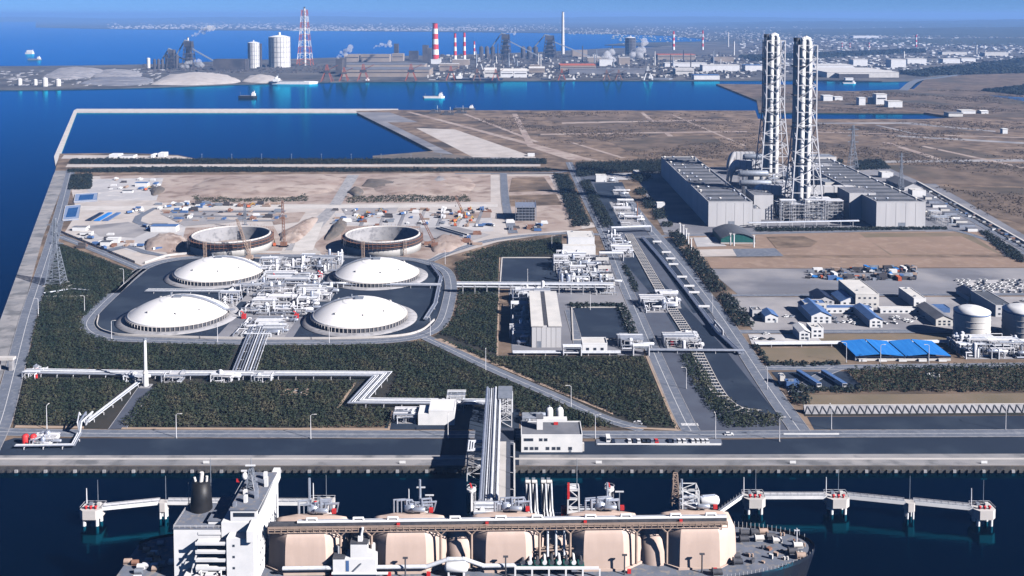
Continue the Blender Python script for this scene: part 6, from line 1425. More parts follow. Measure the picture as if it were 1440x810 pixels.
part('cab', 'white', trk, lambda mb: mb.box(2.2, 4.2, -1.3, 1.3, .7, 3)); part('bed', 'roof_blue', trk, lambda mb: mb.box(-4, 2, -1.4, 1.4, 1.1, 2.9)); part('window', 'glass', trk, lambda mb: mb.box(4.2, 4.25, -1.1, 1.1, 1.9, 2.8))
for xx in (-2.8, -1.2, 3):
    for yy in (-1.2, 1.2): part('wheel', 'black', trk, lambda mb: mb.cyl((xx, yy - .22, .6), (xx, yy + .22, .6), .6, seg=10))
truck_spots = [(183, 300), (190, 297), (196, 294), (205, 320), (211, 324), (330 + 470, 328 + 6), (675, 319), (690, 318), (745, 320), (752, 322), (520, 305), (505, 312), (655, 303), (500, 297), (236, 292), (262, 288), (250, 296), (120, 322), (126, 336), (146, 350), (196, 347), (222, 352), (600, 316), (566, 302), (758, 318)]
def ordn(n): return oname[n] if n < 16 else '%dth' % (n + 1)
for i, (a, b) in enumerate(sorted(truck_spots)):
    p = P(a, b); lb = 'dump truck on the construction site, %s from the left' % ordn(i)
    if i == 0: trk.location = p; trk.rotation_euler.z = .6; trk['label'] = lb
    else: dup(trk, p, rn.uniform(0, 6.28), lb)
exc = thing('excavator', 'orange excavator working on the sand of the construction site', 'excavator', (0, 0, 0), 'excavators on the construction site')
part('track', 'black', exc, lambda mb: mb.box(-2.2, 2.2, -1.7, -.8, 0, .9)); part('track', 'black', exc, lambda mb: mb.box(-2.2, 2.2, .8, 1.7, 0, .9)); part('house', 'orange', exc, lambda mb: mb.box(-2.6, 1.2, -1.4, 1.4, .95, 3)); part('boom', 'yellow', exc, lambda mb: (mb.bar((1, 0, 2), (5, 0, 5.4), .6), mb.bar((5, 0, 5.4), (7.6, 0, 2.6), .5))); part('bucket', 'steel_dark', exc, lambda mb: mb.cbox(7.5, 0, 1.4, 1.3, 1.3, 1.3))
for i, (a, b) in enumerate(sorted(((508, 308), (518, 302), (646, 300), (655, 307), (662, 312), (640, 312), (660, 296), (540, 300), (386, 346), (640, 318), (350, 292), (205, 268)))):
    p = P(a, b); lb = 'orange excavator on the construction site, %s from the left' % ordn(i)
    if i == 0: exc.location = p; exc.rotation_euler.z = 1; exc['label'] = lb
    else: dup(exc, p, rn.uniform(0, 6.28), lb)
mst = [('pallet_stack', 'stack of building material on the pale ground of the construction site', 'material stack', 'material stacks on the construction site', m) for m in ('walkway_tan', 'roof_blue', 'steel', 'white', 'rust', 'works_dark')]
protos = []
for j, (nm, lb, ct, gp, m) in enumerate(mst):
    t = thing(nm, ('tan', 'blue', 'grey', 'white', 'brown', 'black')[j] + ' ' + lb, ct, (0, 0, 0), ('tan', 'blue', 'grey', 'white', 'brown', 'black')[j] + ' ' + gp); part('bundle', m, t, lambda mb: mb.box(-3, 3, -1.4, -.1, .2, 1.3)); part('bundle', m, t, lambda mb: mb.box(-2.6, 2.4, .1, 1.4, .2, 1.0 + .25 * j)); part('bearer', 'rust', t, lambda mb: (mb.box(-2, -1.7, -1.5, 1.5, 0, .2), mb.box(1.7, 2, -1.5, 1.5, 0, .2))); protos.append([t, 0])
zones = [((235, 287, 395, 291), 40), ((470, 293, 690, 318), 70), ((230, 297, 400, 312), 46), ((140, 252, 225, 268), 16), ((110, 330, 190, 350), 18), ((715, 312, 770, 325), 10), ((185, 285, 300, 300), 22), ((600, 330, 680, 345), 12)]
for (a, b, c, d), n in zones:
    for k in range(n):
        pr = protos[rn.randrange(6)]; p = P(rn.uniform(a, c), rn.uniform(b, d)); s = rn.uniform(.6, 1.7)
        if pr[1] == 0: pr[0].location = p; pr[0].scale = (s, s, s); pr[1] = 1
        else: dup(pr[0], p, rn.choice((0, 0, 1.57)) + rn.uniform(-.1, .1), scale=(s, s, s * rn.uniform(.8, 1.5)))
# cranes
def crane(lb, px, pyb, tip, m='orange', base=2.5):
    p = P(px, pyb); z = ZR(tip[1], p.y); q = Vector((XC(tip[0], p.y, z), p.y, z)); t = thing('crawler_crane', lb, 'crane', p)
    part('crawler', 'black', t, lambda mb: (mb.box(p.x - 3.4, p.x + 3.4, p.y - 3, p.y - 1.8, LAND, LAND + 1.3), mb.box(p.x - 3.4, p.x + 3.4, p.y + 1.8, p.y + 3, LAND, LAND + 1.3))); part('house', m, t, lambda mb: mb.box(p.x - 3.6, p.x + 2.4, p.y - 2, p.y + 2, LAND + 1.4, LAND + 4.6))
    s0 = p + Vector((0, 0, 3)); d = q - s0; u = d.normalized(); w = Vector((0, 1, 0)); v = u.cross(w).normalized()
    def bm(mb):
        n = 14; C = [(v * a + w * b) * .9 for a, b in ((-1, -1), (1, -1), (1, 1), (-1, 1))]
        for k in range(n):
            f0, f1 = k / n, (k + 1) / n; s = 1 if 0 < k < n - 1 else .6
            for i in range(4): mb.bar(s0 + d * f0 + C[i] * s, s0 + d * f1 + C[i] * s, .3); mb.bar(s0 + d * f0 + C[i], s0 + d * f1 + C[(i + 1) % 4], .18)
    part('boom', m, t, bm); part('hoist_cable', 'steel_dark', t, lambda mb: mb.bar(q, (q.x + .5, q.y, LAND + 12), .12)); part('hook', 'steel_dark', t, lambda mb: mb.cbox(q.x + .5, q.y, LAND + 10.6, .8, .8, 1.4)); part('stay_cable', 'steel_dark', t, lambda mb: mb.bar((p.x - 3, p.y, LAND + 5), q, .12))
crane('red lattice crane standing between the two unfinished tanks', 400, 347, (397, 282), 'rust')
crane('orange crane with long leaning boom at the right unfinished tank', 612, 348, (590, 300), 'rust')
crane('thin grey crane behind the left unfinished tank', 345, 322, (344, 286), 'steel')
crane('short orange crane among the pile rows of the right yard', 652, 304, (640, 276), 'rust')
crane('brown crane boom leaning over the left unfinished tank', 352, 366, (333, 308), 'walkway_tan')
# scaffolded block
x0, x1, y0, y1, z0, z1 = xyz(725, 754, 311, 291, 30)
t = thing('scaffolded_block', 'grey scaffolded building frame beside the upper site road', 'building', ((x0 + x1) / 2, y0, LAND)); part('core', 'roof_dark', t, lambda mb: mb.box(x0 + 1.5, x1 - 1.5, y0 + 1.5, y1 - 1.5, z0, z1 - 1))
part('top_deck', 'pipe_silver', t, lambda mb: mb.box(x0, x1, y0, y1, z1 - .9, z1 - .5))
for k in range(7): part('scaffold_bay', 'steel', t, lambda mb: (mb.bar((x0 + (x1 - x0) * k / 6, y0, z0), (x0 + (x1 - x0) * k / 6, y0, z1 + 1.5), .35), mb.bar((x0 + (x1 - x0) * k / 6, y1, z0), (x0 + (x1 - x0) * k / 6, y1, z1 + 1.5), .35)))
for k in range(5): zz = z0 + (z1 - z0) * (k + 1) / 5; part('scaffold_ledger', 'pipe_silver', t, lambda mb: (mb.bar((x0, y0, zz), (x1, y0, zz), .35), mb.bar((x0, y0, zz), (x0, y1, zz), .35), mb.bar((x1, y0, zz), (x1, y1, zz), .35)))
# foundation strips (rows of dark trenches)
for i in range(7):
    a = 505 + i * 27; q = W([(a, 318), (a + 5, 318), (a + 13, 297), (a + 9, 297)]); o = obj('foundation_trench', MB().prism([(p.x, p.y) for p in q], LAND, LAND + .5), 'gravel' if i % 2 else 'grey_ground'); tag(o, ('first', 'second', 'third', 'fourth', 'fifth', 'sixth', 'seventh')[i] + ' grey foundation strip from the left in the right site yard', 'foundation', 'foundation strips')
for i, (a, b, c, d) in enumerate(((235, 296, 400, 298.5), (240, 303, 395, 305), (290, 309, 385, 311))): sheet('pipe_trench', [(a, d), (c, d), (c + 3, b), (a + 3, b)], 'grey_ground', 4)
t = thing('beam_stack', 'long grey beam frame lying right of the right unfinished tank', 'beam', P(630, 330)); A, B = P(614, 322), P(652, 333); part('beam', 'steel', t, lambda mb: mb.bar(A + Vector((0, 0, 1.2)), B + Vector((0, 0, 1.2)), 1.6)); part('beam', 'offwhite', t, lambda mb: mb.bar(A + Vector((4, 5, 1)), B + Vector((4, 5, 1)), 1.2))
# fence along the diagonal road
A, B = P(86, 327), P(190, 370); t = thing('site_fence', 'grey site fence along the diagonal road', 'fence', A); n = 44
for k in range(n):
    a, b = A.lerp(B, k / n), A.lerp(B, (k + 1) / n - .003); part('panel', 'steel' if k % 4 else 'offwhite', t, lambda mb: mb.add([a, b, b + Vector((0, 0, 2)), a + Vector((0, 0, 2))], [(0, 1, 2, 3)])); part('post', 'steel_dark', t, lambda mb: mb.bar(a, a + Vector((0, 0, 2.3)), .15))
# small buildings on the basin shore
for lb, a, b, yb, yt in (('white shed on the old basin shore, left of four', 153, 167, 222, 218), ('low grey shed on the basin shore, second from left', 168, 187, 222.5, 219.5), ('white shed on the basin shore, third from left', 212, 215.5, 222, 218), ('white gabled hut at the right end of the basin shore', 222, 231, 221, 216)):
    building('shore_shed', lb, 'shed', xyz(a, b, yb, yt, 18), 'white', 'white' if 'white' in lb else 'roof_grey', door=False)
for i in range(9):
    p = P(284 + i * 42, 226); t = thing('utility_pole', oname[i] + ' thin utility pole from the left on the dyke beside the blue basin', 'pole', p, 'utility poles along the dyke'); part('pole', 'steel', t, lambda mb: mb.cyl(p, p + Vector((0, 0, 11)), .3, .22, 5)); part('cross_arm', 'steel', t, lambda mb: mb.box(p.x - 1.4, p.x + 1.4, p.y - .1, p.y + .1, LAND + 9.6, LAND + 9.9))
# ================================================================== LAMP POSTS, CARS, YARD THINGS
lamp = thing('lamp_post', 'x', 'lamp post', (0, 0, 0), 'lamp posts along the roads')
part('pole', 'steel_white', lamp, lambda mb: mb.cyl((0, 0, 0), (0, 0, 12.5), .24, .15, 7)); part('arm', 'steel_white', lamp, lambda mb: mb.tube([Vector((0, 0, 12.4)), Vector((.8, 0, 13)), Vector((2.2, 0, 13.1))], .12, 6)); part('lamp_head', 'offwhite', lamp, lambda mb: mb.box(1.9, 3.2, -.25, .25, 12.95, 13.2)); part('base', 'concrete', lamp, lambda mb: mb.cyl((0, 0, 0), (0, 0, .5), .45, .45, 8))
first = True
for a, b, lb in ((66, 604, 'lamp post on the front road behind the valve station'), (248, 616, 'lamp post on the front road, first right of the slanting pipe line'), (437, 617, 'lamp post on the front road below the corridor zigzag'), (630, 617, 'lamp post on the front road beside the analyser house'), (157, 477, 'lamp post on the ring road bend by the near left dome'), (306, 482, 'lamp post in front of the near left dome'), (463, 483, 'lamp post in front of the near right dome'), (605, 472, 'lamp post where the diagonal road meets the ring road'), (683, 521, 'lamp post at the top of the diagonal road'), (803, 574, 'lamp post at the bottom of the diagonal road'), (837, 617, 'lamp post right of the control building'), (1006, 617, 'lamp post behind the parked cars, right end'), (1096, 621, 'tall lamp post on the apron right of the parked cars'), (1169, 604, 'lamp post at the left end of the zigzag wall'), (1414, 605, 'lamp post near the right edge of the front apron'), (1079, 548, 'lamp post on the right plant road above the trench end'), (965, 547, 'lamp post in the dark shrubs left of the pipe channel'), (119, 440, 'lamp post on the left shrub slope near the pylon'), (174, 400, 'lamp post at the left junction of the ring road'), (54, 444, 'lamp post beside the left coast road below the pylon'), (626, 372, 'lamp post at the upper right bend of the ring road'), (1002, 441, 'lamp post on the right plant road beside the works yard hedge'), (776, 350, 'lamp post by the substation'), (742, 402, 'lamp post inside the upper square pond yard'), (830, 436, 'lamp post beside the lower square pond'), (1190, 510, 'lamp post in front of the grass plot'), (1238, 513, 'lamp post before the blue shed'), (1306, 513, 'lamp post right of the blue shed front')):
    r = rn.choice((0, 3.14, 1.57))
    if first: lamp.location = P(a, b); lamp.rotation_euler.z = r; lamp['label'] = lb; first = False
    else: dup(lamp, P(a, b), r, lb)
for i, (a, b) in enumerate(((956, 330), (968, 345), (972, 352), (965, 338), (1027, 345), (1032, 346), (1060, 348), (961, 333))):
    p = P(a, b); t = thing('floodlight_mast', 'white floodlight mast %s' % ('left of the court yard, farthest', 'at the near corner of the court yard', 'nearest the brown lawn hedge', 'in the middle of the court yard edge', 'at the left of the gymnasium front', 'beside the left gymnasium front mast', 'at the right of the gymnasium front', 'second farthest by the court yard')[i], 'mast', p, 'floodlight masts by the gymnasium'); part('shaft', 'white', t, lambda mb: mb.cyl(p, p + Vector((0, 0, 11)), .7, .55, 8)); part('lamp_head', 'offwhite', t, lambda mb: mb.cbox(p.x, p.y, LAND + 11, 2.2, .8, 1))
def make_car(m):
    t = thing('parked_car', 'x', 'car', (0, 0, 0)); 
    def body(mb):
        pr = [(-2.1, .3), (-2.15, .8), (-1.5, .9), (1.1, .92), (2.0, .78), (2.15, .4), (2.0, .3)]
        for y0, y1 in ((-.82, .82),):
            n = len(pr); mb.add([(x, y0, z) for x, z in pr] + [(x, y1, z) for x, z in pr], [tuple(range(n - 1, -1, -1))[::-1], tuple(range(n, 2 * n))[::-1]] + [(i, i + n, (i + 1) % n + n, (i + 1) % n) for i in range(n)])
    part('body', m, t, body)
    part('cabin', 'glass', t, lambda mb: mb.add([(-1.7, -.74, .88), (1.0, -.74, .9), (1.0, .74, .9), (-1.7, .74, .88), (-1.3, -.6, 1.38), (.3, -.6, 1.38), (.3, .6, 1.38), (-1.3, .6, 1.38)], [(0, 1, 5, 4), (1, 2, 6, 5), (2, 3, 7, 6), (3, 0, 4, 7)])); part('roof', m, t, lambda mb: mb.box(-1.32, .32, -.62, .62, 1.38, 1.44))
    for xx in (-1.3, 1.35):
        for yy in (-.8, .8): part('wheel', 'black', t, lambda mb: mb.cyl((xx, yy - .1, .32), (xx, yy + .1, .32), .32, seg=10))
    return t
cars = {m: [make_car(m), False] for m in ('white', 'pipe_silver', 'navy', 'red', 'black')}
def car(m, p, rot, lb, gp):
    c = cars[m]
    if not c[1]: c[1] = True; o = c[0]; o.location = p; o.rotation_euler.z = rot; o['label'] = lb; o['group'] = gp
    else: o = dup(c[0], p, rot, lb, gp)
    o.scale = (1.15, 1.15, 1.15); return o
cn = {'white': 'white', 'pipe_silver': 'silver', 'navy': 'dark blue', 'red': 'red', 'black': 'black'}
row = [(862, 'navy'), (885, 'white'), (892, 'navy'), (898, 'white'), (905, 'black'), (911, 'black'), (917, 'pipe_silver'), (923, 'red'), (942, 'navy'), (949, 'pipe_silver'), (955, 'white'), (962, 'white'), (974, 'white'), (981, 'white'), (988, 'white'), (994, 'white')]
for i, (a, m) in enumerate(row): car(m, P(a, 621.5), 1.57, '%s car, %s from the left in the row beside the control building' % (cn[m], oname[i]), 'cars parked on the front apron')
sheet('parking_strip', [(838, 617.5), (1014, 617), (1016, 625), (838, 626)], 'road', 2.5)
t = obj('white_rail', MB().box(P(840, 626).x, P(1014, 626).x, P(840, 626).y - .2, P(840, 626).y + .2, LAND, LAND + .9), 'white'); tag(t, 'long low white rail in front of the parked cars', 'rail')
t = thing('parked_van', 'white van at the left end of the parked car row', 'van', P(855, 620)); p = P(855, 620); part('body', 'white', t, lambda mb: mb.box(p.x - 1.1, p.x + 1.1, p.y - 2.6, p.y + 2.6, LAND + .4, LAND + 2.7)); part('windscreen', 'glass', t, lambda mb: mb.box(p.x - .9, p.x + .9, p.y - 2.66, p.y - 2.61, LAND + 1.5, LAND + 2.4))
for xx in (-1.05, 1.05):
    for yy in (-1.7, 1.7): part('wheel', 'black', t, lambda mb: mb.cyl((p.x + xx - .12, p.y + yy, LAND + .4), (p.x + xx + .12, p.y + yy, LAND + .4), .4, seg=10))
for a, b, m, r, lb in ((1025, 612, 'white', 0, 'white car driving on the front road right of the parked row'), (897, 596, 'white', 2.7, 'white car driving up the diagonal road'), (1078, 470.5, 'white', 0, 'white car on the small road by the parking yard'), (1062, 477, 'white', .4, 'white car at the left of the parking yard'), (1072, 477.5, 'black', .4, 'black car in the middle of the parking yard'), (1085, 478, 'black', .4, 'black car at the right of the parking yard'), (1106, 446, 'white', .2, 'white car near the small blue-roofed hut'), (1114, 446, 'pipe_silver', .3, 'silver car near the small blue-roofed hut'), (1115, 456, 'navy', 0, 'blue car below the silver car in the works yard')): car(m, P(a, b), r, lb, 'cars on roads and yards')
for k in range(7):
    n_ = 17 - k
    for j in range(14):
        a = 1346 + k * 2.8 + j * 8.0 + (k % 2) * 2; b = 395 + k * 2.7
        if rn.random() < .82: car(rn.choice(('white', 'white', 'white', 'white', 'pipe_silver', 'navy')), P(a, b), .9, 'pale car parked in the rows of the far right car park', 'cars in the right car park')
for k in range(12): car(rn.choice(('white', 'white', 'pipe_silver')), P(rn.uniform(1172, 1202), rn.uniform(444, 456)), rn.uniform(0, 3), 'pale car parked between the blue-roofed site offices', 'cars between the site offices')
for k in range(14): car(rn.choice(('white', 'white', 'pipe_silver', 'navy')), P(rn.uniform(1355, 1440), rn.uniform(418, 436)), rn.uniform(0, 3), 'car parked loosely around the huts below the right car park', 'cars around the huts')
for k in range(12): car('white', P(rn.uniform(1240, 1300), rn.uniform(445, 458)), rn.uniform(0, 3), 'pale car in the yard between site office and white tank', 'cars in the middle yard')
# storage yard full of containers and machines
kinds = {}
def yard(kind, m):
    k = (kind, m)
    if k not in kinds:
        nm = {'container': 'container', 'machine': 'road_machine', 'pile': 'timber_pile'}[kind]; c_ = {'white': 'white', 'works_dark': 'black', 'roof_blue': 'blue', 'orange': 'orange', 'walkway_tan': 'tan', 'steel': 'grey', 'tarp_blue': 'bright blue'}[m]
        t = thing(nm, c_ + {'container': ' box container in the crowded storage yard behind the site offices', 'machine': ' machine parked in the crowded storage yard behind the site offices', 'pile': ' pile of timber in the crowded storage yard behind the site offices'}[kind], {'container': 'container', 'machine': 'machine', 'pile': 'pile'}[kind], (0, 0, 0), c_ + ' ' + kind + 's in the storage yard')
        if kind == 'container': part('shell', m, t, lambda mb: mb.box(-3, 3, -1.2, 1.2, .1, 2.7)); part('door', 'steel', t, lambda mb: mb.box(3, 3.06, -1.1, 1.1, .2, 2.6))
        elif kind == 'machine': part('body', m, t, lambda mb: mb.box(-2.4, 1.2, -1, 1, .8, 2)); part('cab', 'glass', t, lambda mb: mb.box(1.2, 2.6, -.9, .9, .8, 2.8)); [part('wheel', 'black', t, lambda mb: mb.cyl((xx, yy - .2, .6), (xx, yy + .2, .6), .6, seg=8)) for xx in (-1.6, 1.6) for yy in (-.9, .9)]
        else: [part('beam', m, t, lambda mb: mb.box(-2.6 + .2 * j, 2.4, -1 + .5 * (j % 4), -.55 + .5 * (j % 4), .35 * (j // 4), .32 + .35 * (j // 4))) for j in range(8)]
        kinds[k] = [t, False]
    return kinds[k]
for i in range(120):
    f = rn.random(); b = rn.choice((378.5, 380.5, 383, 388, 391, 394)) + rn.uniform(-.8, .8); a = rn.uniform(1165 if b < 382 else 1135, 1286)
    K = yard(rn.choice(('container', 'container', 'machine', 'pile')), rn.choice(('white', 'works_dark', 'works_dark', 'roof_blue', 'orange', 'walkway_tan', 'steel', 'steel', 'tarp_blue' if i % 7 == 0 else 'works_dark'))); s = rn.uniform(.7, 1.35)
    if not K[1]: K[0].location = P(a, b); K[1] = True; K[0].scale = (s, s, s)
    else: dup(K[0], P(a, b), rn.uniform(-.3, .3) + rn.choice((0, 1.57)), scale=(s, s, s))
# perimeter equipment by the power station
for i in range(26):
    a = 1310 + i * 5.2 + rn.uniform(-2, 2); b = 268 + (a - 1300) * .56 + rn.uniform(-4, 3); p = P(a, b); t = thing('equipment_rack', 'pale or blue equipment rack on the strip beside the perimeter road', 'equipment', p, 'equipment racks beside the perimeter road'); s = rn.uniform(2, 4.5); m = rn.choice(('white', 'pipe_silver', 'roof_blue', 'offwhite', 'rust')); part('box', m, t, lambda mb: mb.cbox(p.x, p.y, LAND, s, s * .7, s * .6)); part('lid', 'steel', t, lambda mb: mb.cbox(p.x, p.y, LAND + s * .6, s * 1.05, s * .75, .25))
# crossing stripes, stop lines
for i in range(12):
    p = P(959 + i * 2.0, 597.5); o = obj('crossing_stripe', MB().box(p.x - .28, p.x + .28, p.y - 1.6, p.y + 1.6, LAND + .1, LAND + .30), 'paint'); o['kind'] = 'structure'
t = obj('white_fence', MB().box(P(1102, 612).x, P(1180, 612).x, P(1102, 612).y, P(1102, 612).y + .3, LAND, LAND + 1.0), 'white'); tag(t, 'low white fence right of the tall apron lamp post', 'fence')
# ================================================================== STEELWORKS ACROSS THE CHANNEL AND THE FAR TOWN
FL = LAND + .3
def fbox(name, lb, cat, a, b, yb, yt, dep, wall='works_tan', roof='roof_grey', group=None, nwin=0, kind='flat'):
    x0, x1, y0, y1, z0, z1 = xyz(a, b, yb, yt, dep); t = thing(name, lb, cat, ((x0 + x1) / 2, y0, LAND), group)
    part('wall', wall, t, lambda mb: mb.box(x0, x1, y0, y1, z0, z1))
    if kind == 'gable':
        ym = (y0 + y1) / 2; e = (z1 - z0) * .35; part('roof', roof, t, lambda mb: mb.add([(x0 - 1, y0 - 1, z1), (x1 + 1, y0 - 1, z1), (x1 + 1, ym, z1 + e), (x0 - 1, ym, z1 + e), (x1 + 1, y1 + 1, z1), (x0 - 1, y1 + 1, z1)], [(0, 1, 2, 3), (3, 2, 4, 5), (1, 4, 2), (0, 3, 5)]))
    else: part('roof', roof, t, lambda mb: mb.box(x0 - .6, x1 + .6, y0 - .6, y1 + .6, z1 + .02, z1 + 1.4))
    if nwin: part('window_band', 'works_dark', t, lambda mb: mb.box(x0 + 3, x1 - 3, y0 - .3, y0 - .05, z0 + (z1 - z0) * .55, z0 + (z1 - z0) * .68))
    return t
def holder(lb, a, b, yb, yt, m='offwhite', ribs=16):
    c = P((a + b) / 2, yb); r = (b - a) / 2 * MPP(c.y); c.y += r; z = ZR(yt, c.y); t = thing('gas_holder', lb, 'gas holder', c)
    part('shell', m, t, lambda mb: mb.lathe(c.x, c.y, [(r, LAND), (r, z)], 32)); part('roof', 'white', t, lambda mb: mb.lathe(c.x, c.y, [(r + 1, z), (r * .5, z + r * .14), (0, z + r * .2)], 32)); part('roof_cap', 'white', t, lambda mb: mb.cyl((c.x, c.y, z + r * .15), (c.x, c.y, z + r * .45), r * .12))
    for k in range(ribs):
        u = 2 * math.pi * k / ribs; part('rib', 'steel', t, lambda mb: mb.bar((c.x + (r + .3) * math.cos(u), c.y + (r + .3) * math.sin(u), LAND), (c.x + (r + .3) * math.cos(u), c.y + (r + .3) * math.sin(u), z), 1.0))
    for k in range(1, 6): zz = LAND + (z - LAND) * k / 6; part('ring', 'steel', t, lambda mb: mb.lathe(c.x, c.y, [(r + .1, zz), (r + .8, zz), (r + .8, zz + .9), (r + .1, zz + .9)], 32))
holder('small pale gas holder left of the large one across the channel', 347, 363, 96, 60)
holder('large pale gas holder across the channel', 375, 405, 95, 52, 'offwhite', 20)
holder('dark gas holder beside a white steam cloud', 880, 895, 77, 53, 'works_dark', 10)
fbox('holder_shade_block', 'narrow dark block added as the shaded side of the small gas holder', 'building', 362, 367, 95, 62, 20, 'works_dark', 'works_dark')  # added block, its dark colour stands in for the holder's shaded side
# red and white lattice stack
p = P(429, 92); zt = ZR(14, p.y); m = MPP(p.y); t = thing('lattice_stack', 'tall red and white lattice chimney right of the gas holders', 'chimney', p); N = 9
for k in range(N):
    f0, f1 = k / N, (k + 1) / N; w0, w1 = (20 - 13 * f0 ** .8) * m, (20 - 13 * f1 ** .8) * m
    part('tower_section', 'white' if k % 2 else 'orange', t, lambda mb: mb.lattice(p.x, p.y, LAND + (zt - LAND) * f0, LAND + (zt - LAND) * f1, w0, w1, 1, 2.2))
part('flue', 'offwhite', t, lambda mb: mb.cyl(p, (p.x, p.y, zt + 6), 5, 4.4, 12)); part('flue_top', 'works_dark', t, lambda mb: mb.cyl((p.x, p.y, zt + 6), (p.x, p.y, zt + 14), 4, 3, 12))
def stack(lb, px, yb, yt, w0, w1, bands=None, m='offwhite', name='chimney', group=None):
    p = P(px, yb); z = ZR(yt, p.y); k = MPP(p.y); t = thing(name, lb, 'chimney', p, group); n = bands or 4
    for i in range(n): f0, f1 = i / n, (i + 1) / n; part('shaft_band' if bands else 'shaft', ('red' if (n - 1 - i) % 2 == 0 else 'white') if bands else m, t, lambda mb: mb.cyl((p.x, p.y, LAND + (z - LAND) * f0), (p.x, p.y, LAND + (z - LAND) * f1), (w0 + (w1 - w0) * f0) * k / 2, (w0 + (w1 - w0) * f1) * k / 2, 12))
    part('rim', 'works_dark', t, lambda mb: mb.cyl((p.x, p.y, z), (p.x, p.y, z + 2), w1 * k / 2 * 1.1, seg=12))
stack('thick red and white striped chimney behind the rolling mill', 612, 84, 33, 11, 7, 7)
stack('thin red and white striped chimney, left of the twin pair', 640, 84, 47, 5, 3, 6)
stack('thin red and white striped chimney, right of the twin pair', 653, 84, 46, 5, 3, 6)
stack('short banded stack right of the twin striped chimneys', 667, 77, 58, 3, 2, 4)
stack('very tall pale chimney in the middle of the works', 791.5, 76, 17, 5, 3.2, None, 'offwhite')
stack('banded chimney behind the dark gas holder, left', 947, 70, 44, 4, 2.6, 6)
stack('banded chimney behind the long sheds, centre', 988, 70, 43, 3, 2, 6)
stack('slim pale chimney right of the centre banded one', 1024, 66, 45, 2, 1.6)
stack('slim pale chimney near the rear lattice chimney', 1032, 78, 58, 2.4, 2)
stack('banded chimney far right beyond the warehouses', 1288, 66, 49, 3, 2, 5)
stack('slim chimney over the warehouses on the right', 1271, 84, 72, 2.4, 2)
stack('slim pale chimney at the far right town', 1373, 76, 63, 2.2, 2)
for i, (a, yb, yt) in enumerate(((1184, 68, 60), (1195, 68, 60.5), (1222, 69, 60))): stack(('first', 'second', 'third')[i] + ' of three tiny banded chimneys behind the warehouses', a, yb, yt, 2, 1.6, 4)
for i in range(34):
    a = rn.uniform(660, 870) if i < 24 else rn.uniform(900, 1060); yb = rn.uniform(84, 100); h = rn.uniform(8, 24); stack('slim dark or pale stack among the crowded works buildings', a, yb, yb - h, rn.uniform(1.2, 2.6), 1.2, None, rn.choice(('offwhite', 'works_dark', 'steel', 'works_dark')), group='slim stacks of the works')
# furnaces
def furnace(lb, px, yb, yt, w, seed):
    p = P(px, yb); z = ZR(yt, p.y); k = MPP(p.y); H = z - LAND; t = thing('blast_furnace', lb, 'furnace', p); W_ = w * k
    part('shaft', 'works_dark', t, lambda mb: mb.lathe(p.x, p.y, [(W_ * .3, LAND), (W_ * .32, LAND + H * .3), (W_ * .2, LAND + H * .62), (W_ * .14, LAND + H * .8)], 14)); part('frame', 'works_dark', t, lambda mb: mb.lattice(p.x, p.y, LAND, z, W_ * .85, W_ * .5, 6, 2.6)); part('head_house', 'works_dark', t, lambda mb: mb.cbox(p.x, p.y, LAND + H * .78, W_ * .5, W_ * .5, H * .2))
    for j in range(4): part('platform', 'works_dark', t, lambda mb: mb.cbox(p.x, p.y, LAND + H * (.2 + .17 * j), W_ * (.9 - .1 * j), W_ * .8, 2.5))
    part('conveyor', 'steel', t, lambda mb: mb.bar((p.x, p.y, LAND + H * .8), (p.x + W_ * 2.6, p.y + 20, LAND + 8), 5)); part('downcomer', 'steel', t, lambda mb: mb.tube([Vector((p.x, p.y, z)), Vector((p.x - W_ * .3, p.y, z + 4)), Vector((p.x - W_ * 1.1, p.y, LAND + H * .4))], 3, 8))
    for j in range(3): part('stove', 'works_dark', t, lambda mb: mb.lathe(p.x - W_ * (.9 + .4 * j), p.y - 5, [(W_ * .15, LAND), (W_ * .15, LAND + H * .48), (0, LAND + H * .55)], 10))
furnace('dark blast furnace with a long conveyor, left of the gas holders', 266, 97, 58, 18, 1)
furnace('dark blast furnace in the centre of the works', 711, 84, 48, 20, 2)
furnace('dark blast furnace beside the very tall chimney', 773, 82, 50, 22, 3)
furnace('small dark furnace at the left end of the works', 242, 97, 70, 14, 4)
fbox('works_block', 'low dark sinter plant block between furnace and gas holders', 'building', 300, 345, 99, 84, 60, 'works_dark', 'works_dark')
stack('white smoking stack on the left blast furnace', 265, 95, 53, 3, 2.4)
# steam
def plume(lb, pts, r0, r1, seed):
    rr = np.random.default_rng(seed); mb = MB(); n = len(pts)
    for i, q in enumerate(pts):
        for j in range(7):
            r = (r0 + (r1 - r0) * i / (n - 1)) * rr.uniform(.4, .95); c = q + Vector(rr.normal(0, 1, 3)) * r * .7 + (pts[min(i + 1, n - 1)] - q) * rr.uniform(0, 1); prof = []
            vs = []; L, M = 7, 9
            for a in range(L + 1):
                for b in range(M):
                    th, ph = math.pi * a / L, 2 * math.pi * b / M; d = r * (1 + .22 * math.sin(3 * th + i + j) * math.cos(2 * ph + j)); vs.append((c.x + d * math.sin(th) * math.cos(ph), c.y + d * math.sin(th) * math.sin(ph), c.z + d * math.cos(th)))
            mb.add(vs, [(a * M + b, (a + 1) * M + b, (a + 1) * M + (b + 1) % M, a * M + (b + 1) % M) for a in range(L) for b in range(M)], True)
    o = obj('steam_plume', mb, 'steam'); tag(o, lb, 'steam', kind='stuff'); return o
sm = bpy.data.materials.new('steam'); sm.use_nodes = True; MATS['steam'] = sm; tt = sm.node_tree; tt.nodes.clear()
oo = tt.nodes.new('ShaderNodeOutputMaterial'); pv_ = tt.nodes.new('ShaderNodeVolumePrincipled'); pv_.inputs['Color'].default_value = (.97, .97, .99, 1); pv_.inputs['Density'].default_value = .07
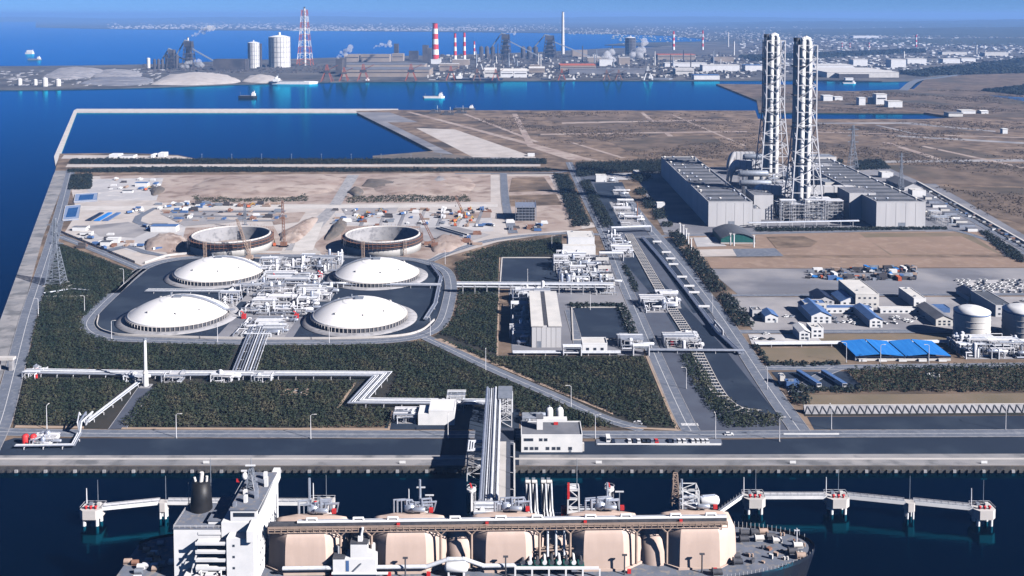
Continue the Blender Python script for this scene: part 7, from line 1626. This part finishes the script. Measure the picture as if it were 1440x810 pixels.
tt.links.new(pv_.outputs[0], oo.inputs['Volume'])
for k, (lb, yb, L, r0, r1) in enumerate((('white smoke drifting right from the left blast furnace stack', 95, [(266, 52), (274, 49), (281, 47), (287, 43), (296, 40)], 5, 12), ('low white steam at the foot of the left furnace', 101, [(255, 94), (262, 90), (270, 87), (282, 86)], 8, 12), ('white steam rising from the rolling mill left end', 95, [(473, 81), (479, 77), (486, 73), (494, 68)], 7, 12), ('white steam above the middle of the mill roof', 88, [(527, 67), (533, 63), (541, 63), (547, 62)], 6, 10), ('large white steam cloud in front of the dark gas holder', 84, [(888, 80), (895, 76), (902, 70), (905, 62)], 20, 16), ('white steam cloud at the quenching tower', 92, [(846, 88), (852, 84), (858, 80)], 14, 18), ('small white steam wisp above the central furnace', 84, [(712, 46), (718, 46.5), (724, 47)], 5, 7))):
    Y = P(500, yb).y; plume(lb, [Vector((XC(a, Y, ZR(b, Y)), Y, ZR(b, Y))) for a, b in L], r0, r1, k)
# mills and sheds
for lb, a, b, yb, yt, dep, w, r, nw in (
        ('long pale rolling mill shed on the quay', 481, 604, 108, 98, 160, 'works_tan', 'roof_grey', 1), ('second mill shed rising behind the long one', 484, 597, 101, 91, 120, 'works_tan', 'roof_grey', 1), ('dark end block of the rolling mill', 472, 481, 104, 84, 100, 'works_dark', 'works_dark', 0),
        ('tan furnace hall behind the mill, left', 484, 505, 87, 77, 60, 'works_tan', 'works_tan', 1), ('long tan furnace hall behind the mill, centre', 507, 548, 87, 77, 60, 'works_tan', 'works_tan', 1), ('tan furnace hall behind the mill, right', 551, 567, 86, 76, 60, 'works_tan', 'works_tan', 1), ('dark tower behind the mill', 554, 560, 85, 62, 30, 'works_dark', 'works_dark', 0), ('dark block left of the striped chimney', 594, 602, 86, 64, 40, 'works_dark', 'works_dark', 0), ('grey block at the foot of the striped chimney', 601, 607, 88, 68, 30, 'works_dark', 'roof_grey', 0), ('dark cluster block behind the mill right end', 575, 588, 84, 72, 30, 'works_dark', 'works_dark', 0),
        ('white base house of the striped chimney', 606, 620, 90, 84, 30, 'white', 'white', 0), ('tan base house of the twin chimneys', 636, 660, 92, 84, 40, 'works_tan', 'offwhite', 0), ('tan block below the twin chimneys', 618, 645, 100, 90, 40, 'works_tan', 'offwhite', 1),
        ('tan coke hall right of the tall chimney', 805, 826, 80, 71, 60, 'works_tan', 'works_tan', 0), ('long pale warehouse with a reddish roof', 788, 838, 99, 92, 120, 'works_tan', 'orange', 1), ('pale block right of the reddish warehouse', 826, 862, 88, 81, 60, 'works_tan', 'offwhite', 0), ('white quenching house under a steam cloud', 843, 862, 93, 84, 40, 'white', 'offwhite', 0), ('pale sheds left of the dark gas holder', 870, 886, 91, 81, 40, 'works_tan', 'offwhite', 0),
        ('long low stock shed near the quay centre', 800, 912, 104, 98, 70, 'grey_ground', 'roof_grey', 0), ('long pale shed behind the dark gas holder', 925, 978, 84, 77, 90, 'works_tan', 'orange', 1), ('long white saw-roof shed behind the white dock shed', 935, 994, 94, 89, 60, 'white', 'offwhite', 0), ('white shed with windows near the white dock shed', 950, 976, 105, 97, 70, 'offwhite', 'offwhite', 1), ('long white shed pointing right', 988, 1040, 100, 92, 60, 'white', 'offwhite', 0), ('pale shed group behind the long white shed', 1003, 1032, 87, 81, 50, 'works_tan', 'works_tan', 0), ('bright white dock shed at the channel end', 976, 1012, 112, 106, 50, 'white', 'roof_blue', 0), ('blue-roofed shed near the rear lattice chimney', 1048, 1072, 100, 92, 60, 'white', 'roof_blue', 0),
        ('white rounded dock shed, left of three', 681, 698, 109, 99, 50, 'offwhite', 'offwhite', 1), ('white rounded dock shed, middle of three', 704, 722, 109, 100, 50, 'white', 'offwhite', 1), ('white rounded dock shed, right of three', 722.5, 741, 109, 100, 50, 'white', 'offwhite', 1), ('tan dock shed right of the three rounded ones', 744, 766, 102, 96, 40, 'works_tan', 'offwhite', 1), ('tan shed behind the dock sheds', 745, 762, 97, 92, 40, 'works_tan', 'works_tan', 0),
        ('huge white stepped warehouse right of the front lattice chimney', 1163, 1264, 109, 102, 300, 'offwhite', 'offwhite', 0), ('long white warehouse wing', 1147, 1200, 98, 92, 120, 'white', 'offwhite', 0), ('white saw-roof hall behind the warehouse', 1200, 1220, 93, 84, 60, 'white', 'offwhite', 0), ('white factory block with a tower right of the warehouse', 1253, 1274, 95, 84, 60, 'white', 'offwhite', 0), ('white factory block further right', 1276, 1303, 90, 83, 60, 'white', 'offwhite', 0), ('dark-sided shed below the huge warehouse', 1180, 1222, 110, 104, 60, 'works_dark', 'offwhite', 0), ('white warehouse in the right town', 1326, 1350, 89, 83, 50, 'white', 'offwhite', 0), ('second white warehouse in the right town', 1352, 1372, 87, 82, 50, 'white', 'offwhite', 0), ('long pale warehouse at the foot of the wooded hills', 1385, 1418, 79, 74, 60, 'offwhite', 'offwhite', 0), ('long pale shed far behind on the right', 1325, 1360, 77, 73, 60, 'offwhite', 'roof_grey', 0), ('bright long building below the hills', 1200, 1236, 53.6, 50.5, 100, 'white', 'offwhite', 0),
        ('white block of the riverside plant, left', 1208, 1217, 148, 138, 20, 'white', 'white', 0), ('tall white block of the riverside plant', 1232, 1247, 147, 133, 26, 'white', 'offwhite', 1), ('white shed of the riverside plant, right', 1249, 1269, 151, 143, 26, 'white', 'offwhite', 0), ('middle white block of the riverside plant', 1224, 1231, 146, 138, 20, 'offwhite', 'white', 0), ('white shed alone left of the riverside plant', 1158, 1171, 142, 135, 26, 'white', 'white', 0), ('smaller white shed beside the lone white shed', 1174, 1185, 141, 137, 22, 'white', 'white', 0), ('low white shed near the channel end', 1352, 1372, 160, 156, 24, 'white', 'offwhite', 0), ('grey shed near the channel end', 1334, 1354, 164, 159.5, 24, 'offwhite', 'roof_grey', 0), ('small domed shed near the channel end', 1380, 1390, 160, 156.5, 20, 'white', 'white', 0), ('small white pump house on the dry field', 1410, 1417, 188, 182, 10, 'white', 'white', 0), ('white barge house on the inner basin', 1189, 1200, 113, 110, 14, 'white', 'white', 0)):
    fbox('works_shed' if yb < 130 else 'field_shed', lb, 'shed', a, b, yb, yt, dep, w, r, None, nw, 'gable' if 'rounded' in lb or 'domed' in lb else 'flat')
# crowded smaller works buildings
proto = {}
def small(m, rf, nm, lb, cat, gp):
    k = (m, nm)
    if k not in proto:
        t = thing(nm, lb, cat, (0, 0, LAND), gp); part('wall', m, t, lambda mb: mb.box(-.5, .5, 0, 1, 0, 1)); part('roof', rf, t, lambda mb: mb.box(-.53, .53, -.03, 1.03, 1.001, 1.08)); proto[k] = [t, False]
    return proto[k]
def place(K, p, sx, sy_, sz):
    if not K[1]: K[1] = True; o = K[0]; o.location = p
    else: o = dup(K[0], p)
    o.scale = (sx, sy_, sz)
col_w = (('works_dark', 'works_dark', 'dark'), ('works_tan', 'roof_grey', 'tan'), ('offwhite', 'roof_grey', 'pale'), ('steel', 'works_dark', 'grey'))
for i in range(230):
    a = rn.uniform(610, 1060) if i < 190 else rn.uniform(225, 470); y = rn.uniform(82, 109) if i < 190 else rn.uniform(90, 102); m, rf, c_ = rn.choice(col_w) if i < 190 else col_w[0]; k = MPP(P(a, y).y)
    place(small(m, rf, 'works_building', c_ + ' building crowded among the steelworks across the channel', 'building', c_ + ' small works buildings'), P(a, y), rn.uniform(3, 12) * k, rn.uniform(20, 60), rn.uniform(2, 8 if a < 880 else 4) * k)
for i in range(90):
    a = rn.uniform(1080, 1440); y = rn.uniform(66, 106) if a < 1300 else rn.uniform(70, 92); k = MPP(P(a, y).y)
    place(small('white' if i % 3 else 'offwhite', 'offwhite', 'warehouse', ('white' if i % 3 else 'greyish') + ' warehouse scattered on the plain right of the chimneys', 'warehouse', ('white' if i % 3 else 'greyish') + ' warehouses on the plain'), P(a, y), rn.uniform(4, 16) * k, rn.uniform(30, 90), rn.uniform(1, 2.6) * k)
for i in range(48):
    a = rn.uniform(1360, 1440); y = 92 + (a - 1360) * .02 + rn.uniform(4, 18); k = MPP(P(a, y).y)
    place(small('white', 'roof_dark' if i % 2 else 'roof_grey', 'house', 'small house in the cluster at the right edge below the warehouses', 'house', 'houses at the right edge'), P(a, y), rn.uniform(3, 6) * k, rn.uniform(10, 20), rn.uniform(1.5, 4) * k)
# town: the largest 300 as houses, the rest as one mass
mbt = MB()
for i in range(4200):
    a = rn.uniform(150, 1500); sh = 42 if a < 400 else 45 if a < 800 else 50
    y = (sh - 1.5) - abs(rn.gauss(0, 4.0)) if a < 860 else rn.choice((rn.uniform(38, 58), rn.gauss(50, 4)))
    if a > 1120: y = min(y, 66) if rn.random() < .6 else rn.uniform(44, 66)
    if y < 29 or y > 70: continue
    dens = .5 + .5 * math.sin(a * .021 + 1) * math.sin(a * .0077 + y * .2)
    if rn.random() > .35 + .65 * dens: continue
    p = P(a, y); k = MPP(p.y); sx, sz = rn.uniform(.6, 2.4) * k, rn.uniform(.35, 1.2) * k
    if rn.random() < .03: sz *= 2.0
    if i < 380: place(small('white' if i % 4 else 'offwhite', 'roof_grey', 'town_building', 'small ' + ('white' if i % 4 else 'greyish') + ' building in the hazy town beyond the works', 'building', ('white' if i % 4 else 'greyish') + ' town buildings'), p, sx, 40, sz)
    else: mbt.box(p.x - sx / 2, p.x + sx / 2, p.y, p.y + 40, LAND - 1, LAND + sz)
o = obj('distant_town', mbt, 'concrete_light'); tag(o, 'countless tiny pale houses of the far hazy town', 'town', kind='stuff')
# tanks and heaps on the left shore
for i, (a, b, r, yt) in enumerate(((28, 120, 3, 111), (50, 119.5, 2.6, 112), (63.5, 121.5, 3.6, 110), (82, 121, 3.6, 112), (209, 98, 2.4, 82))):
    c = P(a, b); rr = r * MPP(c.y); z = ZR(yt, c.y); t = thing('silo', ('first', 'second', 'third', 'fourth', 'lone tall')[i] + (' white silo from the left on the left shore of the channel' if i < 4 else ' white silo left of the furnaces'), 'silo', c); part('shell', 'offwhite', t, lambda mb: mb.lathe(c.x, c.y, [(rr, LAND), (rr, z)], 16)); part('roof', 'white', t, lambda mb: mb.lathe(c.x, c.y, [(rr * 1.05, z), (0, z + rr * .4)], 16))
for i in range(26):
    a = rn.uniform(0, 120); y = rn.uniform(112, 122); k = MPP(P(a, y).y); place(small('offwhite', 'roof_grey', 'shore_building', 'pale building among the silos on the left shore', 'building', 'pale buildings on the left shore'), P(a, y), rn.uniform(1.5, 5) * k, 25, rn.uniform(1, 3) * k)
for lb, q, h, m in (('long pale stockpile on the works shore', [(212, 119), (240, 106), (300, 104), (335, 112), (330, 117), (270, 120)], 18, 'sand'), ('pale stockpile in front of the large gas holder', [(340, 115), (352, 107), (378, 107), (398, 114), (370, 117)], 12, 'sand'), ('grey stockpile at the left shore', [(60, 108), (85, 96), (120, 95), (150, 100), (130, 108), (90, 112)], 12, 'gravel'), ('second grey stockpile at the left shore', [(128, 108), (150, 98), (190, 100), (198, 108), (160, 113)], 10, 'gravel'), ('dark ore heap left of the furnaces', [(110, 118), (140, 109), (200, 108), (215, 116), (170, 121)], 8, 'grey_ground')):
    mound(lb, q, h, m, 30 + h, 'stockpile')
# quay cranes
mat('red_faded', (.36, .09, .05), (.28, .08, .05), .1, .8)
def portal(lb, px, yb, yt, m='orange'):
    p = P(px, yb); z = ZR(yt, p.y); H = z - LAND; w = H * .32; t = thing('quay_crane', lb, 'crane', p)
    part('portal_leg', m, t, lambda mb: [mb.bar((p.x + a * w, p.y + b * w, LAND), (p.x + a * w * .35, p.y + b * w * .35, LAND + H * .55), 2.2) for a in (-1, 1) for b in (-1, 1)]); part('machine_house', 'works_dark', t, lambda mb: mb.cbox(p.x, p.y, LAND + H * .52, w * 1.2, w, H * .14)); part('mast', m, t, lambda mb: mb.lattice(p.x, p.y, LAND + H * .6, z, w * .6, w * .25, 4, 1.3)); part('jib', m, t, lambda mb: mb.bar((p.x, p.y, LAND + H * .65), (p.x + w * 2.1, p.y - 12, z * .98), 1.8))
for a, yb, yt, lb in ((460, 114.5, 91, 'red quay crane, leftmost at the mill quay'), (484, 114, 95, 'red quay crane, second at the mill quay'), (511, 113.8, 90, 'red quay crane in front of the mill centre'), (578, 113.4, 90, 'red quay crane in front of the mill right end'), (634, 113, 93, 'red quay crane right of the mill'), (671, 113, 97, 'rusty quay crane left of the rounded sheds'), (697, 113, 97, 'red quay crane in front of the rounded sheds'), (790, 112.8, 97, 'red A-shaped crane in the quay middle'), (853, 112.6, 98, 'red arched crane near the quay right, first'), (870, 112.6, 98, 'red arched crane near the quay right, second'), (674, 98, 81, 'white level-luffing crane behind the dock sheds'), (911, 112.4, 93, 'pale quay crane by the small white coaster')): portal(lb, a, yb, yt, 'white' if 'white' in lb[:6] or 'pale' in lb[:5] else 'rust' if 'rusty' in lb or 'arched' in lb else 'red_faded')
# ships
def ship_small(lb, a, b, py, hull_m, h_px, house_m='white', house=(.72, .92), name='cargo_ship', cat='ship'):
    p = P((a + b) / 2, py, 0); k = MPP(p.y, 0); L = (b - a) * k; H = h_px * k; B = L * .14; t = thing(name, lb, cat, (p.x, p.y, 0)); x0 = p.x - L / 2
    def hl(mb):
        q = [(x0, -B * .5), (x0 + L * .85, -B), (x0 + L, -B * .3), (x0 + L, B * .3), (x0 + L * .85, B), (x0, B * .5), (x0 - L * .06, 0)]; q2 = [(x + (L * .02 if x > x0 + L * .9 else (-L * .04 if x <= x0 else 0)), y) for x, y in q]
        mb.prism([(x, p.y + y) for x, y in q], -1, H * .3, [(x, p.y + y) for x, y in q2])
    part('hull', hull_m, t, hl); part('deck', 'ship_deck', t, lambda mb: mb.box(x0 + L * .05, x0 + L * .7, p.y - B * .5, p.y + B * .5, H * .3, H * .36)); part('bridge_house', house_m, t, lambda mb: (mb.box(x0 + L * house[0], x0 + L * house[1], p.y - B * .8, p.y + B * .8, H * .3, H * .62), mb.box(x0 + L * (house[0] + .04), x0 + L * (house[1] - .05), p.y - B * .6, p.y + B * .6, H * .62, H * .8))); part('funnel', house_m, t, lambda mb: mb.cyl((x0 + L * (house[1] - .05), p.y, H * .62), (x0 + L * (house[1] - .05), p.y, H * .95), L * .02)); part('mast', 'steel', t, lambda mb: (mb.cyl((x0 + L * .04, p.y, H * .3), (x0 + L * .04, p.y, H * .8), L * .006, seg=6), mb.cyl((x0 + L * (house[0] + .1), p.y, H * .8), (x0 + L * (house[0] + .1), p.y, H * 1.15), L * .006, seg=6)))
ship_small('dark coaster with white bridge crossing the channel', 337, 361, 138, 'black', 11)
ship_small('white coaster crossing the middle of the channel', 597, 625, 138, 'white', 9)
ship_small('white ferry on the far bay at the left', 36, 48, 76, 'white', 7, house=(.15, .9), name='ferry', cat='ship')
ship_small('small grey cargo ship below the white ferry on the far bay', 40, 58, 84.5, 'steel', 6)
ship_small('long white ship moored at the stockpile quay', 384, 446, 118, 'white', 12, house=(.02, .14))
ship_small('long dark cargo ship moored right of the mill', 640, 706, 113.8, 'navy', 12, house=(.03, .15))
ship_small('small white boat moored by the A-shaped crane', 796, 809, 112.9, 'white', 8, name='boat', cat='boat')
ship_small('blue and white boat moored right of the rounded sheds', 762, 775, 113, 'navy', 9, name='boat', cat='boat')
ship_small('grey coaster moored near the white dock shed', 911, 945, 112.8, 'steel', 9, house=(.02, .2))
ship_small('dark barge moored at the mill quay', 484, 520, 115, 'steel_dark', 6, house=(.85, .97))
ship_small('small dark barge in the inner basin on the right', 1186, 1203, 117.5, 'white', 5, name='barge', cat='barge')
ship_small('pair of small work boats moored near the mill end', 604, 618, 113.6, 'white', 6, name='boat', cat='boat')
ship_small('dredger moored at the far corner of the dry field', 640, 668, 154, 'steel_dark', 7)
for lb, a, y in (('black dredging pontoon on the dry field shore, left', 612, 159), ('black dredging pontoon on the dry field shore, middle', 630, 161), ('black dredging plant on the dry field shore, right', 648, 159)):
    p = P(a, y); t = thing('dredging_plant', lb, 'machine', p); part('hull', 'steel_dark', t, lambda mb: mb.cbox(p.x, p.y, LAND, 26, 18, 3)); part('cabin', 'steel_dark', t, lambda mb: mb.cbox(p.x - 4, p.y, LAND + 3, 9, 8, 5)); part('mast', 'offwhite', t, lambda mb: mb.cyl((p.x + 5, p.y, LAND + 3), (p.x + 5, p.y, LAND + 17), .5, seg=6)); part('gantry', 'steel_dark', t, lambda mb: mb.lattice(p.x + 9, p.y, LAND + 3, LAND + 11, 6, 3, 3, .5))
t = obj('field_hut', MB().box(P(742, 220).x, P(752, 220).x, P(742, 220).y, P(742, 220).y + 10, LAND, LAND + 4), 'white'); tag(t, 'low white hut beside the sand flat track', 'hut')
# scrub woods on the plain: dark mass
def woods(lb, q, h, gap):
    shrubs('wood', lb, 'woods', W(q), h=h, gap=gap, m='leaf_dark', leaves=10, size=gap * .45, kind='stuff')
woods('dark wooded belt on the plain beyond the warehouses', [(1265, 104), (1440, 84), (1700, 70), (1700, 76), (1440, 92), (1300, 108)], 9, 14)
woods('dark trees behind the right edge houses', [(1300, 100), (1440, 96), (1600, 92), (1600, 98), (1440, 103), (1310, 106)], 8, 12)
woods('dark wooded strip behind the steelworks sheds', [(1040, 80), (1300, 70), (1300, 74), (1060, 86)], 9, 14)
woods('dark scrub along the river bend at the right edge', [(1380, 128), (1440, 122), (1600, 112), (1600, 124), (1440, 134)], 6, 9)
sheet('river', [(1390, 134), (1440, 142), (1600, 168), (1600, 160), (1440, 137)], 'pond', 1)

# clutter too small and too many to tell apart
for lb, m, cnt, xr, yr in (('countless small dark sheds and plant of the steelworks', 'works_dark', 900, (600, 1060), (78, 110)), ('countless small pale sheds and roofs of the steelworks', 'offwhite', 420, (600, 1060), (78, 110)), ('countless small pale roofs on the plain right of the chimneys', 'white', 900, (1040, 1460), (54, 104)), ('countless small dark sheds and trees on the plain right of the chimneys', 'works_dark', 900, (1040, 1460), (54, 106)), ('countless small dark plant of the left works', 'works_dark', 260, (200, 470), (92, 103)), ('countless small pale sheds on the left shore', 'concrete', 160, (0, 230), (98, 121))):
    mbt = MB()
    for i in range(cnt):
        a, y = rn.uniform(*xr), rn.uniform(*yr)
        if y > 100 and 1060 < a < 1300 and m == 'white' and rn.random() < .6: continue
        if a > 1300 and y > 92 - (a - 1300) * .05: continue
        p = P(a, y); k = MPP(p.y); sx = rn.uniform(.8, 5 if xr[0] else 2.6) * k; sz = rn.uniform(.5, 2.6 if xr[0] else 1.3) * k * (1.6 if rn.random() < .06 else 1) * (.6 if a > 1040 else 1); mbt.box(p.x - sx / 2, p.x + sx / 2, p.y, p.y + rn.uniform(8, 40), LAND - 1, LAND + sz)
    tag(obj('distant_buildings', mbt, m), lb, 'buildings', kind='stuff')
print('shrub triangles', TRIS)
# ------------------------------------------------------------------ the air between here and the hills
mb = MB(); mb.box(-95000, 95000, -800, 135000, -7, 290)
hz = obj('haze', mb, None); hz['kind'] = 'stuff'; tag(hz, 'pale blue sea haze filling the air over the bay', 'haze')
hm = bpy.data.materials.new('haze'); hm.use_nodes = True; t = hm.node_tree; t.nodes.clear()
ho = t.nodes.new('ShaderNodeOutputMaterial'); pv = t.nodes.new('ShaderNodeVolumePrincipled')
pv.inputs['Color'].default_value = (.24, .46, .90, 1); pv.inputs['Density'].default_value = 6e-5
pv.inputs['Anisotropy'].default_value = 0.0
t.links.new(pv.outputs[0], ho.inputs['Volume'])
hz.data.materials.append(hm)
hm.cycles.homogeneous_volume = True
